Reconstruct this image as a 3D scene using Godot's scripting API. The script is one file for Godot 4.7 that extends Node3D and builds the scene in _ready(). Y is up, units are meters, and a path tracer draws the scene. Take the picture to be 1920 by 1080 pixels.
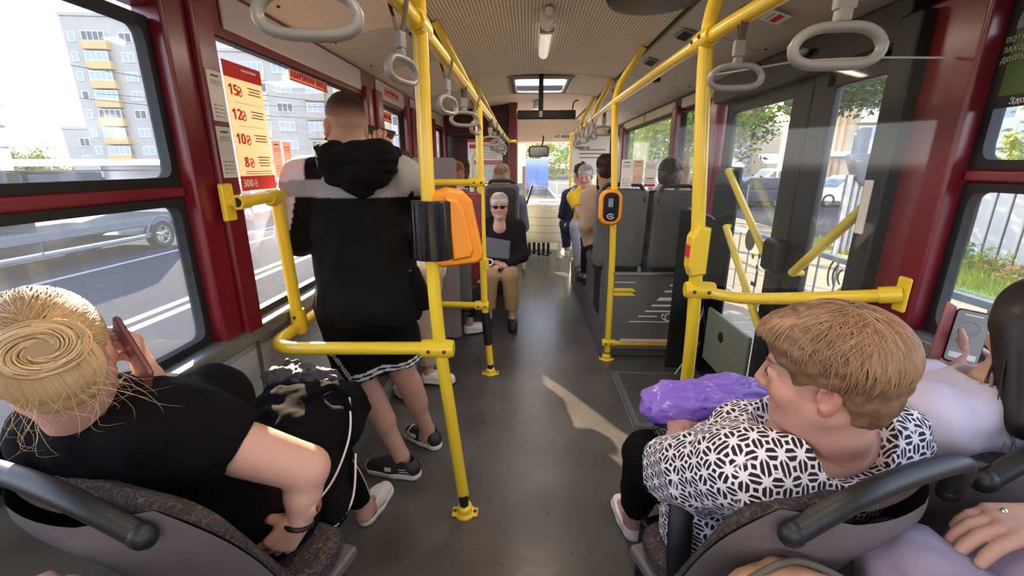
extends Node3D

func _ready() -> void:
	# camera
	var cam := Camera3D.new()
	cam.name = "camera"
	add_child(cam)
	cam.position = Vector3(0, 1.51, 0)
	cam.rotation_degrees = Vector3(-15.85, 2.1, 0)
	cam.fov = 67.38
	cam.near = 0.03
	cam.far = 900.0
	cam.current = true
	# sky and exposure
	var sm := ProceduralSkyMaterial.new()
	sm.sky_top_color = Color(0.66, 0.76, 0.92)
	sm.sky_horizon_color = Color(0.97, 0.96, 0.94)
	sm.sky_curve = 0.18
	sm.ground_bottom_color = Color(0.3, 0.3, 0.3)
	sm.ground_horizon_color = Color(0.6, 0.6, 0.6)
	sm.sky_energy_multiplier = 1.7
	sm.sun_angle_max = 22.0
	sm.sun_curve = 0.12
	var sky := Sky.new()
	sky.sky_material = sm
	var env := Environment.new()
	env.background_mode = Environment.BG_SKY
	env.sky = sky
	env.tonemap_mode = Environment.TONE_MAPPER_LINEAR
	env.tonemap_exposure = 1.8
	env.sdfgi_enabled = true
	env.ssao_enabled = true
	env.ssil_enabled = true
	var we := WorldEnvironment.new()
	we.name = "world_environment"
	we.environment = env
	add_child(we)
	# the low sun, ahead and to the left of the bus
	var sun := DirectionalLight3D.new()
	sun.name = "sun"
	sun.light_color = Color(1.0, 0.9, 0.76)
	sun.light_energy = 5.8
	sun.light_angular_distance = 0.6
	sun.shadow_enabled = true
	add_child(sun)
	var el := deg_to_rad(21.8)
	sun.look_at_from_position(Vector3.ZERO, Vector3(0.53 * cos(el), -sin(el), 0.848 * cos(el)))
	rng.seed = 7
	materials()
	bus_shell()
	bus_fittings()
	outside()
	people()
# ------------------------------------------------------------------ mesh builder
class MB:
	var v := PackedVector3Array()
	var n := PackedVector3Array()
	var uv := PackedVector2Array()
	var c := PackedColorArray()
	var idx := PackedInt32Array()
	var col := Color(1, 1, 1)
	var xf := Transform3D.IDENTITY

	func vert(p: Vector3, nn: Vector3, t := Vector2.ZERO) -> int:
		v.append(xf * p)
		n.append((xf.basis * nn).normalized())
		uv.append(t)
		c.append(col)
		return v.size() - 1

	func itri(a: int, b: int, d: int) -> void:
		var g := (v[b] - v[a]).cross(v[d] - v[a])
		if g.dot(n[a] + n[b] + n[d]) > 0.0:
			idx.append(a); idx.append(d); idx.append(b)
		else:
			idx.append(a); idx.append(b); idx.append(d)

	func iquad(a: int, b: int, d: int, e: int) -> void:
		itri(a, b, d)
		itri(a, d, e)

	func quad(a: Vector3, b: Vector3, d: Vector3, e: Vector3, nn: Vector3) -> void:
		iquad(vert(a, nn, Vector2(0, 1)), vert(b, nn, Vector2(1, 1)), vert(d, nn, Vector2(1, 0)), vert(e, nn, Vector2(0, 0)))

	func tri(a: Vector3, b: Vector3, d: Vector3, nn: Vector3) -> void:
		itri(vert(a, nn), vert(b, nn), vert(d, nn))

	# chamfered box with rounded shading
	func box(at: Vector3, size: Vector3, bev := 0.004, ba := Basis.IDENTITY) -> void:
		var h := size * 0.5
		bev = minf(bev, minf(h.x, minf(h.y, h.z)) * 0.95)
		var id := {}
		for sx in [-1, 1]:
			for sy in [-1, 1]:
				for sz in [-1, 1]:
					var s := Vector3(sx, sy, sz)
					for ax in 3:
						var p := Vector3.ZERO
						for k in 3:
							p[k] = s[k] * (h[k] if k == ax else h[k] - bev)
						var nn := Vector3.ZERO
						nn[ax] = s[ax]
						var t := Vector2(p.x, p.y)
						if ax == 0:
							t = Vector2(p.z, p.y)
						elif ax == 1:
							t = Vector2(p.x, p.z)
						id[[sx, sy, sz, ax]] = vert(at + ba * p, ba * nn, t)
		for s in [-1, 1]:
			iquad(id[[s, -1, -1, 0]], id[[s, 1, -1, 0]], id[[s, 1, 1, 0]], id[[s, -1, 1, 0]])
			iquad(id[[-1, s, -1, 1]], id[[1, s, -1, 1]], id[[1, s, 1, 1]], id[[-1, s, 1, 1]])
			iquad(id[[-1, -1, s, 2]], id[[1, -1, s, 2]], id[[1, 1, s, 2]], id[[-1, 1, s, 2]])
			for s2 in [-1, 1]:
				iquad(id[[s, s2, -1, 0]], id[[s, s2, 1, 0]], id[[s, s2, 1, 1]], id[[s, s2, -1, 1]])
				iquad(id[[s, -1, s2, 0]], id[[s, 1, s2, 0]], id[[s, 1, s2, 2]], id[[s, -1, s2, 2]])
				iquad(id[[-1, s, s2, 1]], id[[1, s, s2, 1]], id[[1, s, s2, 2]], id[[-1, s, s2, 2]])
				for s3 in [-1, 1]:
					itri(id[[s, s2, s3, 0]], id[[s, s2, s3, 1]], id[[s, s2, s3, 2]])

	# box between two points: width across w, height h along up
	func beam(a: Vector3, b: Vector3, w: float, hh: float, up := Vector3.UP, bev := 0.003) -> void:
		var z := (b - a).normalized()
		var x := up.cross(z).normalized()
		var y := z.cross(x)
		box((a + b) * 0.5, Vector3(w, hh, a.distance_to(b)), bev, Basis(x, y, z))

	func tube(path: Array, r, sides := 12, caps := true, squash := 1.0, up := Vector3(0.13, 0.97, 0.2)) -> void:
		var m := path.size()
		var px := up
		var prev: Array = []
		var along := 0.0
		for i in m:
			var p: Vector3 = path[i]
			var d: Vector3 = (path[mini(i + 1, m - 1)] - path[maxi(i - 1, 0)]).normalized()
			var x := px - d * px.dot(d)
			if x.length() < 0.05:
				x = Vector3(0.9, 0.1, 0.3) - d * Vector3(0.9, 0.1, 0.3).dot(d)
			x = x.normalized()
			var y := d.cross(x)
			px = x
			var rr: float = r[i] if r is Array or r is PackedFloat32Array else r
			if i > 0:
				along += p.distance_to(path[i - 1])
			var ring: Array = []
			for k in sides + 1:
				var a := TAU * k / sides
				ring.append(vert(p + (x * cos(a) + y * sin(a) * squash) * rr, x * cos(a) * squash + y * sin(a), Vector2(float(k) / sides, along)))
			if i > 0:
				for k in sides:
					iquad(prev[k], prev[k + 1], ring[k + 1], ring[k])
			if caps and (i == 0 or i == m - 1):
				var nn := d if i > 0 else -d
				var mid := vert(p, nn)
				var rim: Array = []
				for k in sides:
					var a := TAU * k / sides
					rim.append(vert(p + (x * cos(a) + y * sin(a) * squash) * rr, nn))
				for k in sides:
					itri(mid, rim[k], rim[(k + 1) % sides])
			prev = ring

	# profile: Array of Vector2(radius, height) turned round the y axis of xf
	func lathe(prof: Array, sides := 20, at := Vector3.ZERO, ba := Basis.IDENTITY) -> void:
		var prev: Array = []
		for i in prof.size():
			var q: Vector2 = prof[i]
			var t: Vector2 = prof[mini(i + 1, prof.size() - 1)] - prof[maxi(i - 1, 0)]
			var nr := Vector2(t.y, -t.x).normalized()
			var ring: Array = []
			for k in sides + 1:
				var a := TAU * k / sides
				ring.append(vert(at + ba * Vector3(q.x * cos(a), q.y, q.x * sin(a)), ba * Vector3(nr.x * cos(a), nr.y, nr.x * sin(a)), Vector2(float(k) / sides, float(i) / prof.size())))
			if i > 0:
				for k in sides:
					iquad(prev[k], prev[k + 1], ring[k + 1], ring[k])
			prev = ring

	# polygon (xy) extruded from z=-d/2 to d/2 in ba, chamfered by bev
	func prism(poly: Array, d: float, at := Vector3.ZERO, ba := Basis.IDENTITY, bev := 0.0, smooth := false) -> void:
		var pv := PackedVector2Array(poly)
		if Geometry2D.is_polygon_clockwise(pv):
			pv.reverse()
		var m := pv.size()
		var ins := PackedVector2Array()
		var nrm := PackedVector2Array()
		for i in m:
			var e0 := (pv[i] - pv[(i + m - 1) % m]).normalized()
			var e1 := (pv[(i + 1) % m] - pv[i]).normalized()
			var n0 := Vector2(e0.y, -e0.x)
			var n1 := Vector2(e1.y, -e1.x)
			var nn := (n0 + n1).normalized()
			nrm.append(nn)
			ins.append(pv[i] - nn * bev / maxf(0.4, nn.dot(n1)))
		var tris := Geometry2D.triangulate_polygon(ins if bev > 0.0 else pv)
		for s in [-1.0, 1.0]:
			var ids: Array = []
			for i in m:
				var q: Vector2 = ins[i] if bev > 0.0 else pv[i]
				ids.append(vert(at + ba * Vector3(q.x, q.y, s * d * 0.5), ba * Vector3(0, 0, s), q))
			for i in tris.size() / 3:
				itri(ids[tris[i * 3]], ids[tris[i * 3 + 1]], ids[tris[i * 3 + 2]])
		var hz := d * 0.5 - bev
		for i in m:
			var j := (i + 1) % m
			var e := (pv[j] - pv[i]).normalized()
			var ne := Vector2(e.y, -e.x)
			var na: Vector2 = nrm[i] if smooth else ne
			var nb: Vector2 = nrm[j] if smooth else ne
			var n3a := Vector3(na.x, na.y, 0)
			var n3b := Vector3(nb.x, nb.y, 0)
			iquad(vert(at + ba * Vector3(pv[i].x, pv[i].y, -hz), ba * n3a), vert(at + ba * Vector3(pv[j].x, pv[j].y, -hz), ba * n3b), vert(at + ba * Vector3(pv[j].x, pv[j].y, hz), ba * n3b), vert(at + ba * Vector3(pv[i].x, pv[i].y, hz), ba * n3a))
			if bev > 0.0:
				for s in [-1.0, 1.0]:
					var z3 := Vector3(0, 0, s)
					iquad(vert(at + ba * Vector3(pv[i].x, pv[i].y, s * hz), ba * n3a), vert(at + ba * Vector3(pv[j].x, pv[j].y, s * hz), ba * n3b), vert(at + ba * Vector3(ins[j].x, ins[j].y, s * d * 0.5), ba * z3), vert(at + ba * Vector3(ins[i].x, ins[i].y, s * d * 0.5), ba * z3))

	# grid of points rows x columns, smooth normals
	func grid(rows: Array, out_hint := Vector3.ZERO, wrap := false) -> void:
		var R := rows.size()
		var Cn: int = rows[0].size()
		var ids: Array = []
		for i in R:
			var ring: Array = []
			for k in Cn:
				var du: Vector3 = rows[i][(k + 1) % Cn if wrap else mini(k + 1, Cn - 1)] - rows[i][(k + Cn - 1) % Cn if wrap else maxi(k - 1, 0)]
				var dv: Vector3 = rows[mini(i + 1, R - 1)][k] - rows[maxi(i - 1, 0)][k]
				var nn := du.cross(dv).normalized()
				if out_hint != Vector3.ZERO and nn.dot(out_hint) < 0.0:
					nn = -nn
				ring.append(vert(rows[i][k], nn, Vector2(float(k) / (Cn - 1), float(i) / maxi(R - 1, 1))))
			ids.append(ring)
		for i in R - 1:
			for k in (Cn if wrap else Cn - 1):
				iquad(ids[i][k], ids[i][(k + 1) % Cn], ids[i + 1][(k + 1) % Cn], ids[i + 1][k])

	func ball(at: Vector3, r: Vector3, rings := 8, sides := 12, ba := Basis.IDENTITY) -> void:
		var prev: Array = []
		for i in rings + 1:
			var t := PI * i / rings
			var ring: Array = []
			for k in sides + 1:
				var a := TAU * k / sides
				var u := Vector3(sin(t) * cos(a), cos(t), sin(t) * sin(a))
				ring.append(vert(at + ba * (u * r), ba * (u / r), Vector2(float(k) / sides, float(i) / rings)))
			if i > 0:
				for k in sides:
					iquad(prev[k], prev[k + 1], ring[k + 1], ring[k])
			prev = ring

	func append(m: MB) -> void:
		var at := v.size()
		v.append_array(m.v); n.append_array(m.n); uv.append_array(m.uv); c.append_array(m.c)
		for i in m.idx:
			idx.append(i + at)

	func mesh() -> ArrayMesh:
		var arr := []
		arr.resize(Mesh.ARRAY_MAX)
		arr[Mesh.ARRAY_VERTEX] = v
		arr[Mesh.ARRAY_NORMAL] = n
		arr[Mesh.ARRAY_TEX_UV] = uv
		arr[Mesh.ARRAY_COLOR] = c
		arr[Mesh.ARRAY_INDEX] = idx
		var m := ArrayMesh.new()
		if idx.size() > 0:
			m.add_surface_from_arrays(Mesh.PRIMITIVE_TRIANGLES, arr)
		return m


# ------------------------------------------------------------------ distance field on a grid, meshed as surface nets
class SDF:
	var lo: Vector3
	var h: float
	var nx: int
	var ny: int
	var nz: int
	var d := PackedFloat32Array()

	func _init(a: Vector3, b: Vector3, cell: float) -> void:
		lo = a
		h = cell
		nx = int((b.x - a.x) / cell) + 2
		ny = int((b.y - a.y) / cell) + 2
		nz = int((b.z - a.z) / cell) + 2
		d.resize(nx * ny * nz)
		d.fill(1.0)

	func span(a: Vector3, b: Vector3) -> Array:
		var i0 := Vector3i(((a - lo) / h).floor()).clamp(Vector3i.ZERO, Vector3i(nx - 1, ny - 1, nz - 1))
		var i1 := Vector3i(((b - lo) / h).ceil()).clamp(Vector3i.ZERO, Vector3i(nx - 1, ny - 1, nz - 1))
		return [i0, i1]

	# tapered capsule joined with a smooth minimum
	func cap(a: Vector3, b: Vector3, ra: float, rb: float, k := 0.0) -> void:
		var m := maxf(ra, rb) + k + 2.5 * h
		var mm := Vector3(m, m, m)
		var s := span(a.min(b) - mm, a.max(b) + mm)
		var ab := b - a
		var l2 := maxf(ab.length_squared(), 1e-9)
		var i0: Vector3i = s[0]
		var i1: Vector3i = s[1]
		for z in range(i0.z, i1.z + 1):
			for y in range(i0.y, i1.y + 1):
				var at := (z * ny + y) * nx
				for x in range(i0.x, i1.x + 1):
					var p := lo + Vector3(x, y, z) * h - a
					var t := clampf(p.dot(ab) / l2, 0.0, 1.0)
					var q := (p - ab * t).length() - ra - (rb - ra) * t
					var o := d[at + x]
					if k > 0.0:
						var e := k - absf(q - o)
						d[at + x] = minf(q, o) - (e * e * 0.25 / k if e > 0.0 else 0.0)
					elif q < o:
						d[at + x] = q

	func ell(c: Vector3, r: Vector3, k := 0.0, ba := Basis.IDENTITY) -> void:
		var m := maxf(r.x, maxf(r.y, r.z)) + k + 2.5 * h
		var s := span(c - Vector3(m, m, m), c + Vector3(m, m, m))
		var inv := ba.transposed()
		var r1 := Vector3.ONE / r
		var i0: Vector3i = s[0]
		var i1: Vector3i = s[1]
		var far := 1.0 + (k + 4.0 * h) / minf(r.x, minf(r.y, r.z))
		for z in range(i0.z, i1.z + 1):
			for y in range(i0.y, i1.y + 1):
				var at := (z * ny + y) * nx
				for x in range(i0.x, i1.x + 1):
					var p := (inv * (lo + Vector3(x, y, z) * h - c)) * r1
					var k0 := p.length()
					if k0 > far:
						continue
					var q := k0 * (k0 - 1.0) / maxf((p * r1).length(), 1e-6)
					var o := d[at + x]
					if k > 0.0:
						var e := k - absf(q - o)
						d[at + x] = minf(q, o) - (e * e * 0.25 / k if e > 0.0 else 0.0)
					elif q < o:
						d[at + x] = q

	# smooth carve by a tapered capsule
	func carve(a: Vector3, b: Vector3, ra: float, rb: float, k := 0.004) -> void:
		var m := maxf(ra, rb) + k + 2.0 * h
		var mm := Vector3(m, m, m)
		var s := span(a.min(b) - mm, a.max(b) + mm)
		var ab := b - a
		var l2 := maxf(ab.length_squared(), 1e-9)
		var i0: Vector3i = s[0]
		var i1: Vector3i = s[1]
		for z in range(i0.z, i1.z + 1):
			for y in range(i0.y, i1.y + 1):
				var at := (z * ny + y) * nx
				for x in range(i0.x, i1.x + 1):
					var p := lo + Vector3(x, y, z) * h - a
					var t := clampf(p.dot(ab) / l2, 0.0, 1.0)
					var q := -((p - ab * t).length() - ra - (rb - ra) * t)
					var o := d[at + x]
					var e := k - absf(q - o)
					d[at + x] = maxf(q, o) + (e * e * 0.25 / k if e > 0.0 else 0.0)

	# keep what lies on the side away from nn; limited to the box a..b when given
	func clip(pt: Vector3, nn: Vector3, a := Vector3(-99, -99, -99), b := Vector3(99, 99, 99)) -> void:
		var s := span(a, b)
		var i0: Vector3i = s[0]
		var i1: Vector3i = s[1]
		for z in range(i0.z, i1.z + 1):
			for y in range(i0.y, i1.y + 1):
				var at := (z * ny + y) * nx
				for x in range(i0.x, i1.x + 1):
					d[at + x] = maxf(d[at + x], (lo + Vector3(x, y, z) * h - pt).dot(nn))

	# folds: moves the surface by amp times noise
	func ripple(noise: FastNoiseLite, amp: float, stretch := Vector3.ONE) -> void:
		var lim := amp + 2.0 * h
		for z in nz:
			for y in ny:
				var at := (z * ny + y) * nx
				for x in nx:
					var q := d[at + x]
					if q < lim and q > -lim:
						d[at + x] += amp * noise.get_noise_3dv((lo + Vector3(x, y, z) * h) * stretch)

	func mesh(mb: MB, paint = null) -> void:
		var cellv := PackedInt32Array()
		cellv.resize(nx * ny * nz)
		cellv.fill(-1)
		var off := [0, 1, nx, nx + 1, nx * ny, nx * ny + 1, nx * ny + nx, nx * ny + nx + 1]
		var base := mb.v.size()
		var lim := 3.0 * h
		var sy := nx
		var sz := nx * ny
		for z in nz - 1:
			for y in ny - 1:
				var at := (z * ny + y) * nx
				for x in nx - 1:
					var i := at + x
					var d0 := d[i]
					if d0 > lim or d0 < -lim:
						continue
					var neg := d0 < 0.0
					if neg == (d[i + 1] < 0.0) and neg == (d[i + sy] < 0.0) and neg == (d[i + sz] < 0.0) and neg == (d[i + sy + 1] < 0.0) and neg == (d[i + sz + 1] < 0.0) and neg == (d[i + sz + sy] < 0.0) and neg == (d[i + sz + sy + 1] < 0.0):
						continue
					var dd := [d0, d[i + 1], d[i + sy], d[i + sy + 1], d[i + sz], d[i + sz + 1], d[i + sz + sy], d[i + sz + sy + 1]]
					var sum := Vector3.ZERO
					var cnt := 0
					for e in EDGES:
						var da: float = dd[e[0]]
						var db: float = dd[e[1]]
						if (da < 0.0) != (db < 0.0):
							sum += CORNER[e[0]].lerp(CORNER[e[1]], da / (da - db))
							cnt += 1
					sum /= cnt
					var g := Vector3(dd[1] + dd[3] + dd[5] + dd[7] - dd[0] - dd[2] - dd[4] - dd[6], dd[2] + dd[3] + dd[6] + dd[7] - dd[0] - dd[1] - dd[4] - dd[5], dd[4] + dd[5] + dd[6] + dd[7] - dd[0] - dd[1] - dd[2] - dd[3])
					var p := lo + (Vector3(x, y, z) + sum) * h
					if paint != null:
						mb.col = paint.call(p)
					cellv[i] = mb.vert(p, g.normalized() if g.length_squared() > 0.0 else Vector3.UP, Vector2(p.x, p.y))
		for z in range(1, nz - 1):
			for y in range(1, ny - 1):
				var at := (z * ny + y) * nx
				for x in range(1, nx - 1):
					var i := at + x
					if cellv[i] < 0:
						continue
					var s0 := d[i] < 0.0
					if s0 != (d[i + 1] < 0.0):
						face(mb, cellv[i], cellv[i - sy], cellv[i - sy - sz], cellv[i - sz], s0)
					if s0 != (d[i + sy] < 0.0):
						face(mb, cellv[i], cellv[i - 1], cellv[i - 1 - sz], cellv[i - sz], not s0)
					if s0 != (d[i + sz] < 0.0):
						face(mb, cellv[i], cellv[i - 1], cellv[i - 1 - sy], cellv[i - sy], s0)

	func face(mb: MB, a: int, b: int, c: int, e: int, turn: bool) -> void:
		if a >= 0 and b >= 0 and c >= 0 and e >= 0:
			if turn:
				mb.idx.append_array(PackedInt32Array([a, c, b, a, e, c]))
			else:
				mb.idx.append_array(PackedInt32Array([a, b, c, a, c, e]))

	const CORNER := [Vector3(0, 0, 0), Vector3(1, 0, 0), Vector3(0, 1, 0), Vector3(1, 1, 0), Vector3(0, 0, 1), Vector3(1, 0, 1), Vector3(0, 1, 1), Vector3(1, 1, 1)]
	const EDGES := [[0, 1], [2, 3], [4, 5], [6, 7], [0, 2], [1, 3], [4, 6], [5, 7], [0, 4], [1, 5], [2, 6], [3, 7]]


# ------------------------------------------------------------------ scene helpers
var taken := {}
var M := {}
var rng := RandomNumberGenerator.new()

func numbered(called: String) -> String:
	var k: int = taken.get(called, 0)
	taken[called] = k + 1
	return called if k == 0 else "%s_%03d" % [called, k]

func thing(called: String, label: String, category: String, at := Vector3.ZERO, group := "", yaw := 0.0) -> Node3D:
	var o := Node3D.new()
	o.name = numbered(called)
	add_child(o, true)
	o.position = at
	o.rotation.y = yaw
	meta(o, label, category, group)
	return o

func meta(o: Node, label: String, category := "", group := "", kind := "") -> void:
	if label: o.set_meta("label", label)
	if category: o.set_meta("category", category)
	if group: o.set_meta("group", group)
	if kind: o.set_meta("kind", kind)

func part(parent: Node, called: String, mb, mat: Material, label := "") -> MeshInstance3D:
	var o := MeshInstance3D.new()
	o.name = called if parent != self else numbered(called)
	o.mesh = mb.mesh() if mb is MB else mb
	o.material_override = mat
	if label: o.set_meta("label", label)
	parent.add_child(o, true)
	return o

func single(called: String, mb, mat: Material, label: String, category: String, group := "") -> MeshInstance3D:
	var o := part(self, called, mb, mat, label)
	meta(o, label, category, group)
	return o

func struct(called: String, mb, mat: Material, label := "", category := "") -> MeshInstance3D:
	var o := part(self, called, mb, mat)
	meta(o, label, category, "", "structure")
	return o

func copy(o: Node3D, label := "") -> Node3D:
	var r: Node3D = o.duplicate()
	var base: String = str(o.name)
	if base.length() > 4 and base[base.length() - 4] == "_" and base.substr(base.length() - 3).is_valid_int():
		base = base.substr(0, base.length() - 4)
	r.name = numbered(base)
	add_child(r, true)
	if label: r.set_meta("label", label)
	return r

func mat(col: Color, rough := 0.6, metal := 0.0, extra := {}) -> StandardMaterial3D:
	var m := StandardMaterial3D.new()
	m.albedo_color = col
	m.roughness = rough
	m.metallic = metal
	for k in extra:
		m.set(k, extra[k])
	return m

func rgb(r: float, g: float, b: float) -> Color:
	return Color(r / 255.0, g / 255.0, b / 255.0)

func lin(r: float, g: float, b: float) -> Color:
	return Color(r / 255.0, g / 255.0, b / 255.0).srgb_to_linear()

func noise_tex(freq: float, ramp: Array, size := 512, as_normal := false, octaves := 4, seed_ := 1, type := FastNoiseLite.TYPE_SIMPLEX_SMOOTH, bump := 4.0) -> NoiseTexture2D:
	var t := NoiseTexture2D.new()
	t.width = size
	t.height = size
	t.seamless = true
	var f := FastNoiseLite.new()
	f.noise_type = type
	f.frequency = freq
	f.fractal_octaves = octaves
	f.seed = seed_
	t.noise = f
	t.as_normal_map = as_normal
	t.bump_strength = bump
	if ramp.size() > 0:
		var g := Gradient.new()
		var off := PackedFloat32Array()
		var cols := PackedColorArray()
		for i in ramp.size():
			off.append(float(i) / maxi(1, ramp.size() - 1))
			cols.append(ramp[i])
		g.offsets = off
		g.colors = cols
		t.color_ramp = g
	return t

# a smooth line through points
func smooth(pts: Array, per := 6) -> Array:
	var out: Array = []
	var m := pts.size()
	for i in m - 1:
		var p0: Vector3 = pts[maxi(i - 1, 0)]
		var p1: Vector3 = pts[i]
		var p2: Vector3 = pts[i + 1]
		var p3: Vector3 = pts[mini(i + 2, m - 1)]
		for k in per:
			var t := float(k) / per
			out.append(p1.cubic_interpolate(p2, p0, p3, t))
	out.append(pts[m - 1])
	return out

# corners rounded with radius r
func rounded(pts: Array, r: float, per := 6) -> Array:
	var out: Array = [pts[0]]
	for i in range(1, pts.size() - 1):
		var p: Vector3 = pts[i]
		var a: Vector3 = p + (pts[i - 1] - p).normalized() * minf(r, p.distance_to(pts[i - 1]) * 0.49)
		var b: Vector3 = p + (pts[i + 1] - p).normalized() * minf(r, p.distance_to(pts[i + 1]) * 0.49)
		for k in per + 1:
			var t := float(k) / per
			out.append(a.lerp(p, t).lerp(p.lerp(b, t), t))
	out.append(pts[pts.size() - 1])
	return out

func round_rect(w: float, hgt: float, r: float, per := 4, cx := 0.0, cy := 0.0) -> Array:
	var out: Array = []
	for q in 4:
		var sx: float = [1, -1, -1, 1][q]
		var sy: float = [1, 1, -1, -1][q]
		for k in per + 1:
			var a := PI * 0.5 * (q + float(k) / per)
			out.append(Vector2(cx + sx * (w * 0.5 - r) + cos(a) * r, cy + sy * (hgt * 0.5 - r) + sin(a) * r))
	return out

# lettering as thin raised shapes; ba maps x to the reading direction and y up, z out of the face
func letters(parent: Node, text: String, at: Vector3, ba: Basis, height: float, m: Material, called := "lettering", weight := 400, align := HORIZONTAL_ALIGNMENT_LEFT, family := "Droid Sans", stretch := 1.0) -> MeshInstance3D:
	var t := TextMesh.new()
	var f := SystemFont.new()
	f.font_names = PackedStringArray([family])
	f.font_weight = weight
	t.font = f
	t.text = text
	t.font_size = 64
	t.pixel_size = height / 46.0
	t.depth = 0.0015
	t.curve_step = 2.0
	t.horizontal_alignment = align
	t.vertical_alignment = VERTICAL_ALIGNMENT_CENTER
	var o := MeshInstance3D.new()
	o.name = called if parent != self else numbered(called)
	o.mesh = t
	o.material_override = m
	o.transform = Transform3D(Basis(ba.x * stretch, ba.y, ba.z), at)
	parent.add_child(o, true)
	return o
# ------------------------------------------------------------------ materials
func materials() -> void:
	var fine := noise_tex(0.2, [Color(0.93, 0.93, 0.93), Color(1, 1, 1)], 256, false, 3, 5)
	var leather := noise_tex(0.12, [], 256, true, 3, 11, FastNoiseLite.TYPE_CELLULAR, 3.0)
	M.yellow = mat(rgb(240, 203, 46), 0.32, 0.0, {"clearcoat_enabled": true, "clearcoat": 0.5, "clearcoat_roughness": 0.15})
	M.yellow_dull = mat(rgb(206, 182, 60), 0.5)
	M.maroon = mat(rgb(112, 18, 34), 0.34, 0.0, {"clearcoat_enabled": true, "clearcoat": 0.35, "clearcoat_roughness": 0.2})
	M.maroon_dark = mat(rgb(58, 16, 22), 0.5)
	M.lavender = mat(rgb(196, 188, 196), 0.4)
	M.cove = mat(rgb(190, 184, 174), 0.62)
	M.cove_warm = mat(rgb(222, 208, 194), 0.6)
	M.cream = mat(rgb(214, 208, 176), 0.45)
	M.wall_grey = mat(rgb(186, 182, 174), 0.55, 0.0, {"albedo_texture": fine, "uv1_triplanar": true, "uv1_scale": Vector3(6, 6, 6)})
	M.sill = mat(rgb(120, 122, 120), 0.38, 0.5)
	M.rubber = mat(rgb(16, 16, 16), 0.6)
	M.black = mat(rgb(12, 12, 13), 0.5)
	M.black_gloss = mat(rgb(14, 14, 17), 0.2)
	M.black_plastic = mat(rgb(24, 23, 25), 0.48, 0.0, {"normal_enabled": true, "normal_texture": leather, "normal_scale": 0.15, "uv1_triplanar": true, "uv1_scale": Vector3(14, 14, 14)})
	M.seat_shell = mat(rgb(104, 94, 94), 0.42, 0.0, {"normal_enabled": true, "normal_texture": leather, "normal_scale": 0.12, "uv1_triplanar": true, "uv1_scale": Vector3(18, 18, 18)})
	M.seat_grey = mat(rgb(92, 92, 92), 0.5)
	M.panel_dark = mat(rgb(98, 98, 92), 0.42)
	M.panel_mauve = mat(rgb(124, 112, 112), 0.5)
	M.panel_green = mat(rgb(118, 122, 106), 0.5)
	M.grip = mat(rgb(146, 142, 136), 0.38)
	M.strap = mat(rgb(92, 84, 70), 0.75)
	M.white = mat(rgb(236, 234, 230), 0.5)
	M.paper = mat(rgb(232, 228, 220), 0.7, 0.0, {"backlight_enabled": true, "backlight": Color(0.5, 0.46, 0.42)})
	M.paper_warm = mat(rgb(240, 216, 196), 0.7, 0.0, {"backlight_enabled": true, "backlight": Color(0.9, 0.8, 0.68)})
	M.red_print = mat(rgb(206, 40, 44), 0.6, 0.0, {"backlight_enabled": true, "backlight": Color(0.5, 0.3, 0.3)})
	M.pink_print = mat(rgb(250, 206, 190), 0.6, 0.0, {"backlight_enabled": true, "backlight": Color(0.6, 0.4, 0.36)})
	M.grey_print = mat(rgb(120, 112, 110), 0.7)
	M.dark_print = mat(rgb(50, 46, 48), 0.7)
	M.orange = mat(rgb(248, 152, 8), 0.36, 0.0, {"clearcoat_enabled": true, "clearcoat": 0.3})
	M.steel = mat(rgb(190, 188, 182), 0.3, 0.9)
	M.chrome = mat(rgb(225, 225, 225), 0.12, 1.0)
	M.screw = mat(rgb(90, 70, 40), 0.4, 0.6)
	M.glass = mat(Color(0.9, 0.95, 0.95, 0.05), 0.03, 0.0, {"transparency": BaseMaterial3D.TRANSPARENCY_ALPHA})
	M.glass_dusty = mat(Color(0.9, 0.95, 0.98, 0.07), 0.04, 0.0, {"backlight_enabled": true, "backlight": Color(0.06, 0.06, 0.06), "transparency": BaseMaterial3D.TRANSPARENCY_ALPHA})
	M.plexi = mat(Color(0.86, 0.9, 0.84, 0.014), 0.03, 0.0, {"metallic_specular": 0.28, "transparency": BaseMaterial3D.TRANSPARENCY_ALPHA})
	M.plexi_edge = mat(rgb(190, 196, 190), 0.25)
	M.lamp_tube = mat(rgb(230, 224, 212), 0.3, 0.0, {"emission_enabled": true, "emission": rgb(255, 240, 218), "emission_energy_multiplier": 0.32})
	M.lamp_glass = mat(rgb(214, 208, 196), 0.2)
	# vinyl floor: dark grey with fine flecks and worn lighter streaks
	var fleck := noise_tex(0.33, [Color(0.74, 0.74, 0.75), Color(0.81, 0.81, 0.81), Color(0.83, 0.82, 0.81), Color(0.94, 0.93, 0.91)], 512, false, 2, 3)
	var wear := noise_tex(0.012, [Color(0.72, 0.71, 0.7), Color(0.86, 0.86, 0.86), Color(1, 1, 1)], 512, false, 5, 9)
	M.floor = mat(rgb(116, 112, 107), 0.36, 0.0, {"albedo_texture": fleck, "uv1_triplanar": true, "uv1_world_triplanar": true, "uv1_scale": Vector3(2.2, 2.2, 2.2), "detail_enabled": true, "detail_albedo": wear, "detail_blend_mode": BaseMaterial3D.BLEND_MODE_MUL, "detail_uv_layer": BaseMaterial3D.DETAIL_UV_2, "uv2_triplanar": true, "uv2_world_triplanar": true, "uv2_scale": Vector3(0.35, 0.35, 0.35), "roughness_texture": wear})
	# perforated ceiling sheet: rows of small holes
	var im := Image.create(64, 64, false, Image.FORMAT_RGB8)
	im.fill(Color(0.97, 0.95, 0.92))
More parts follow.
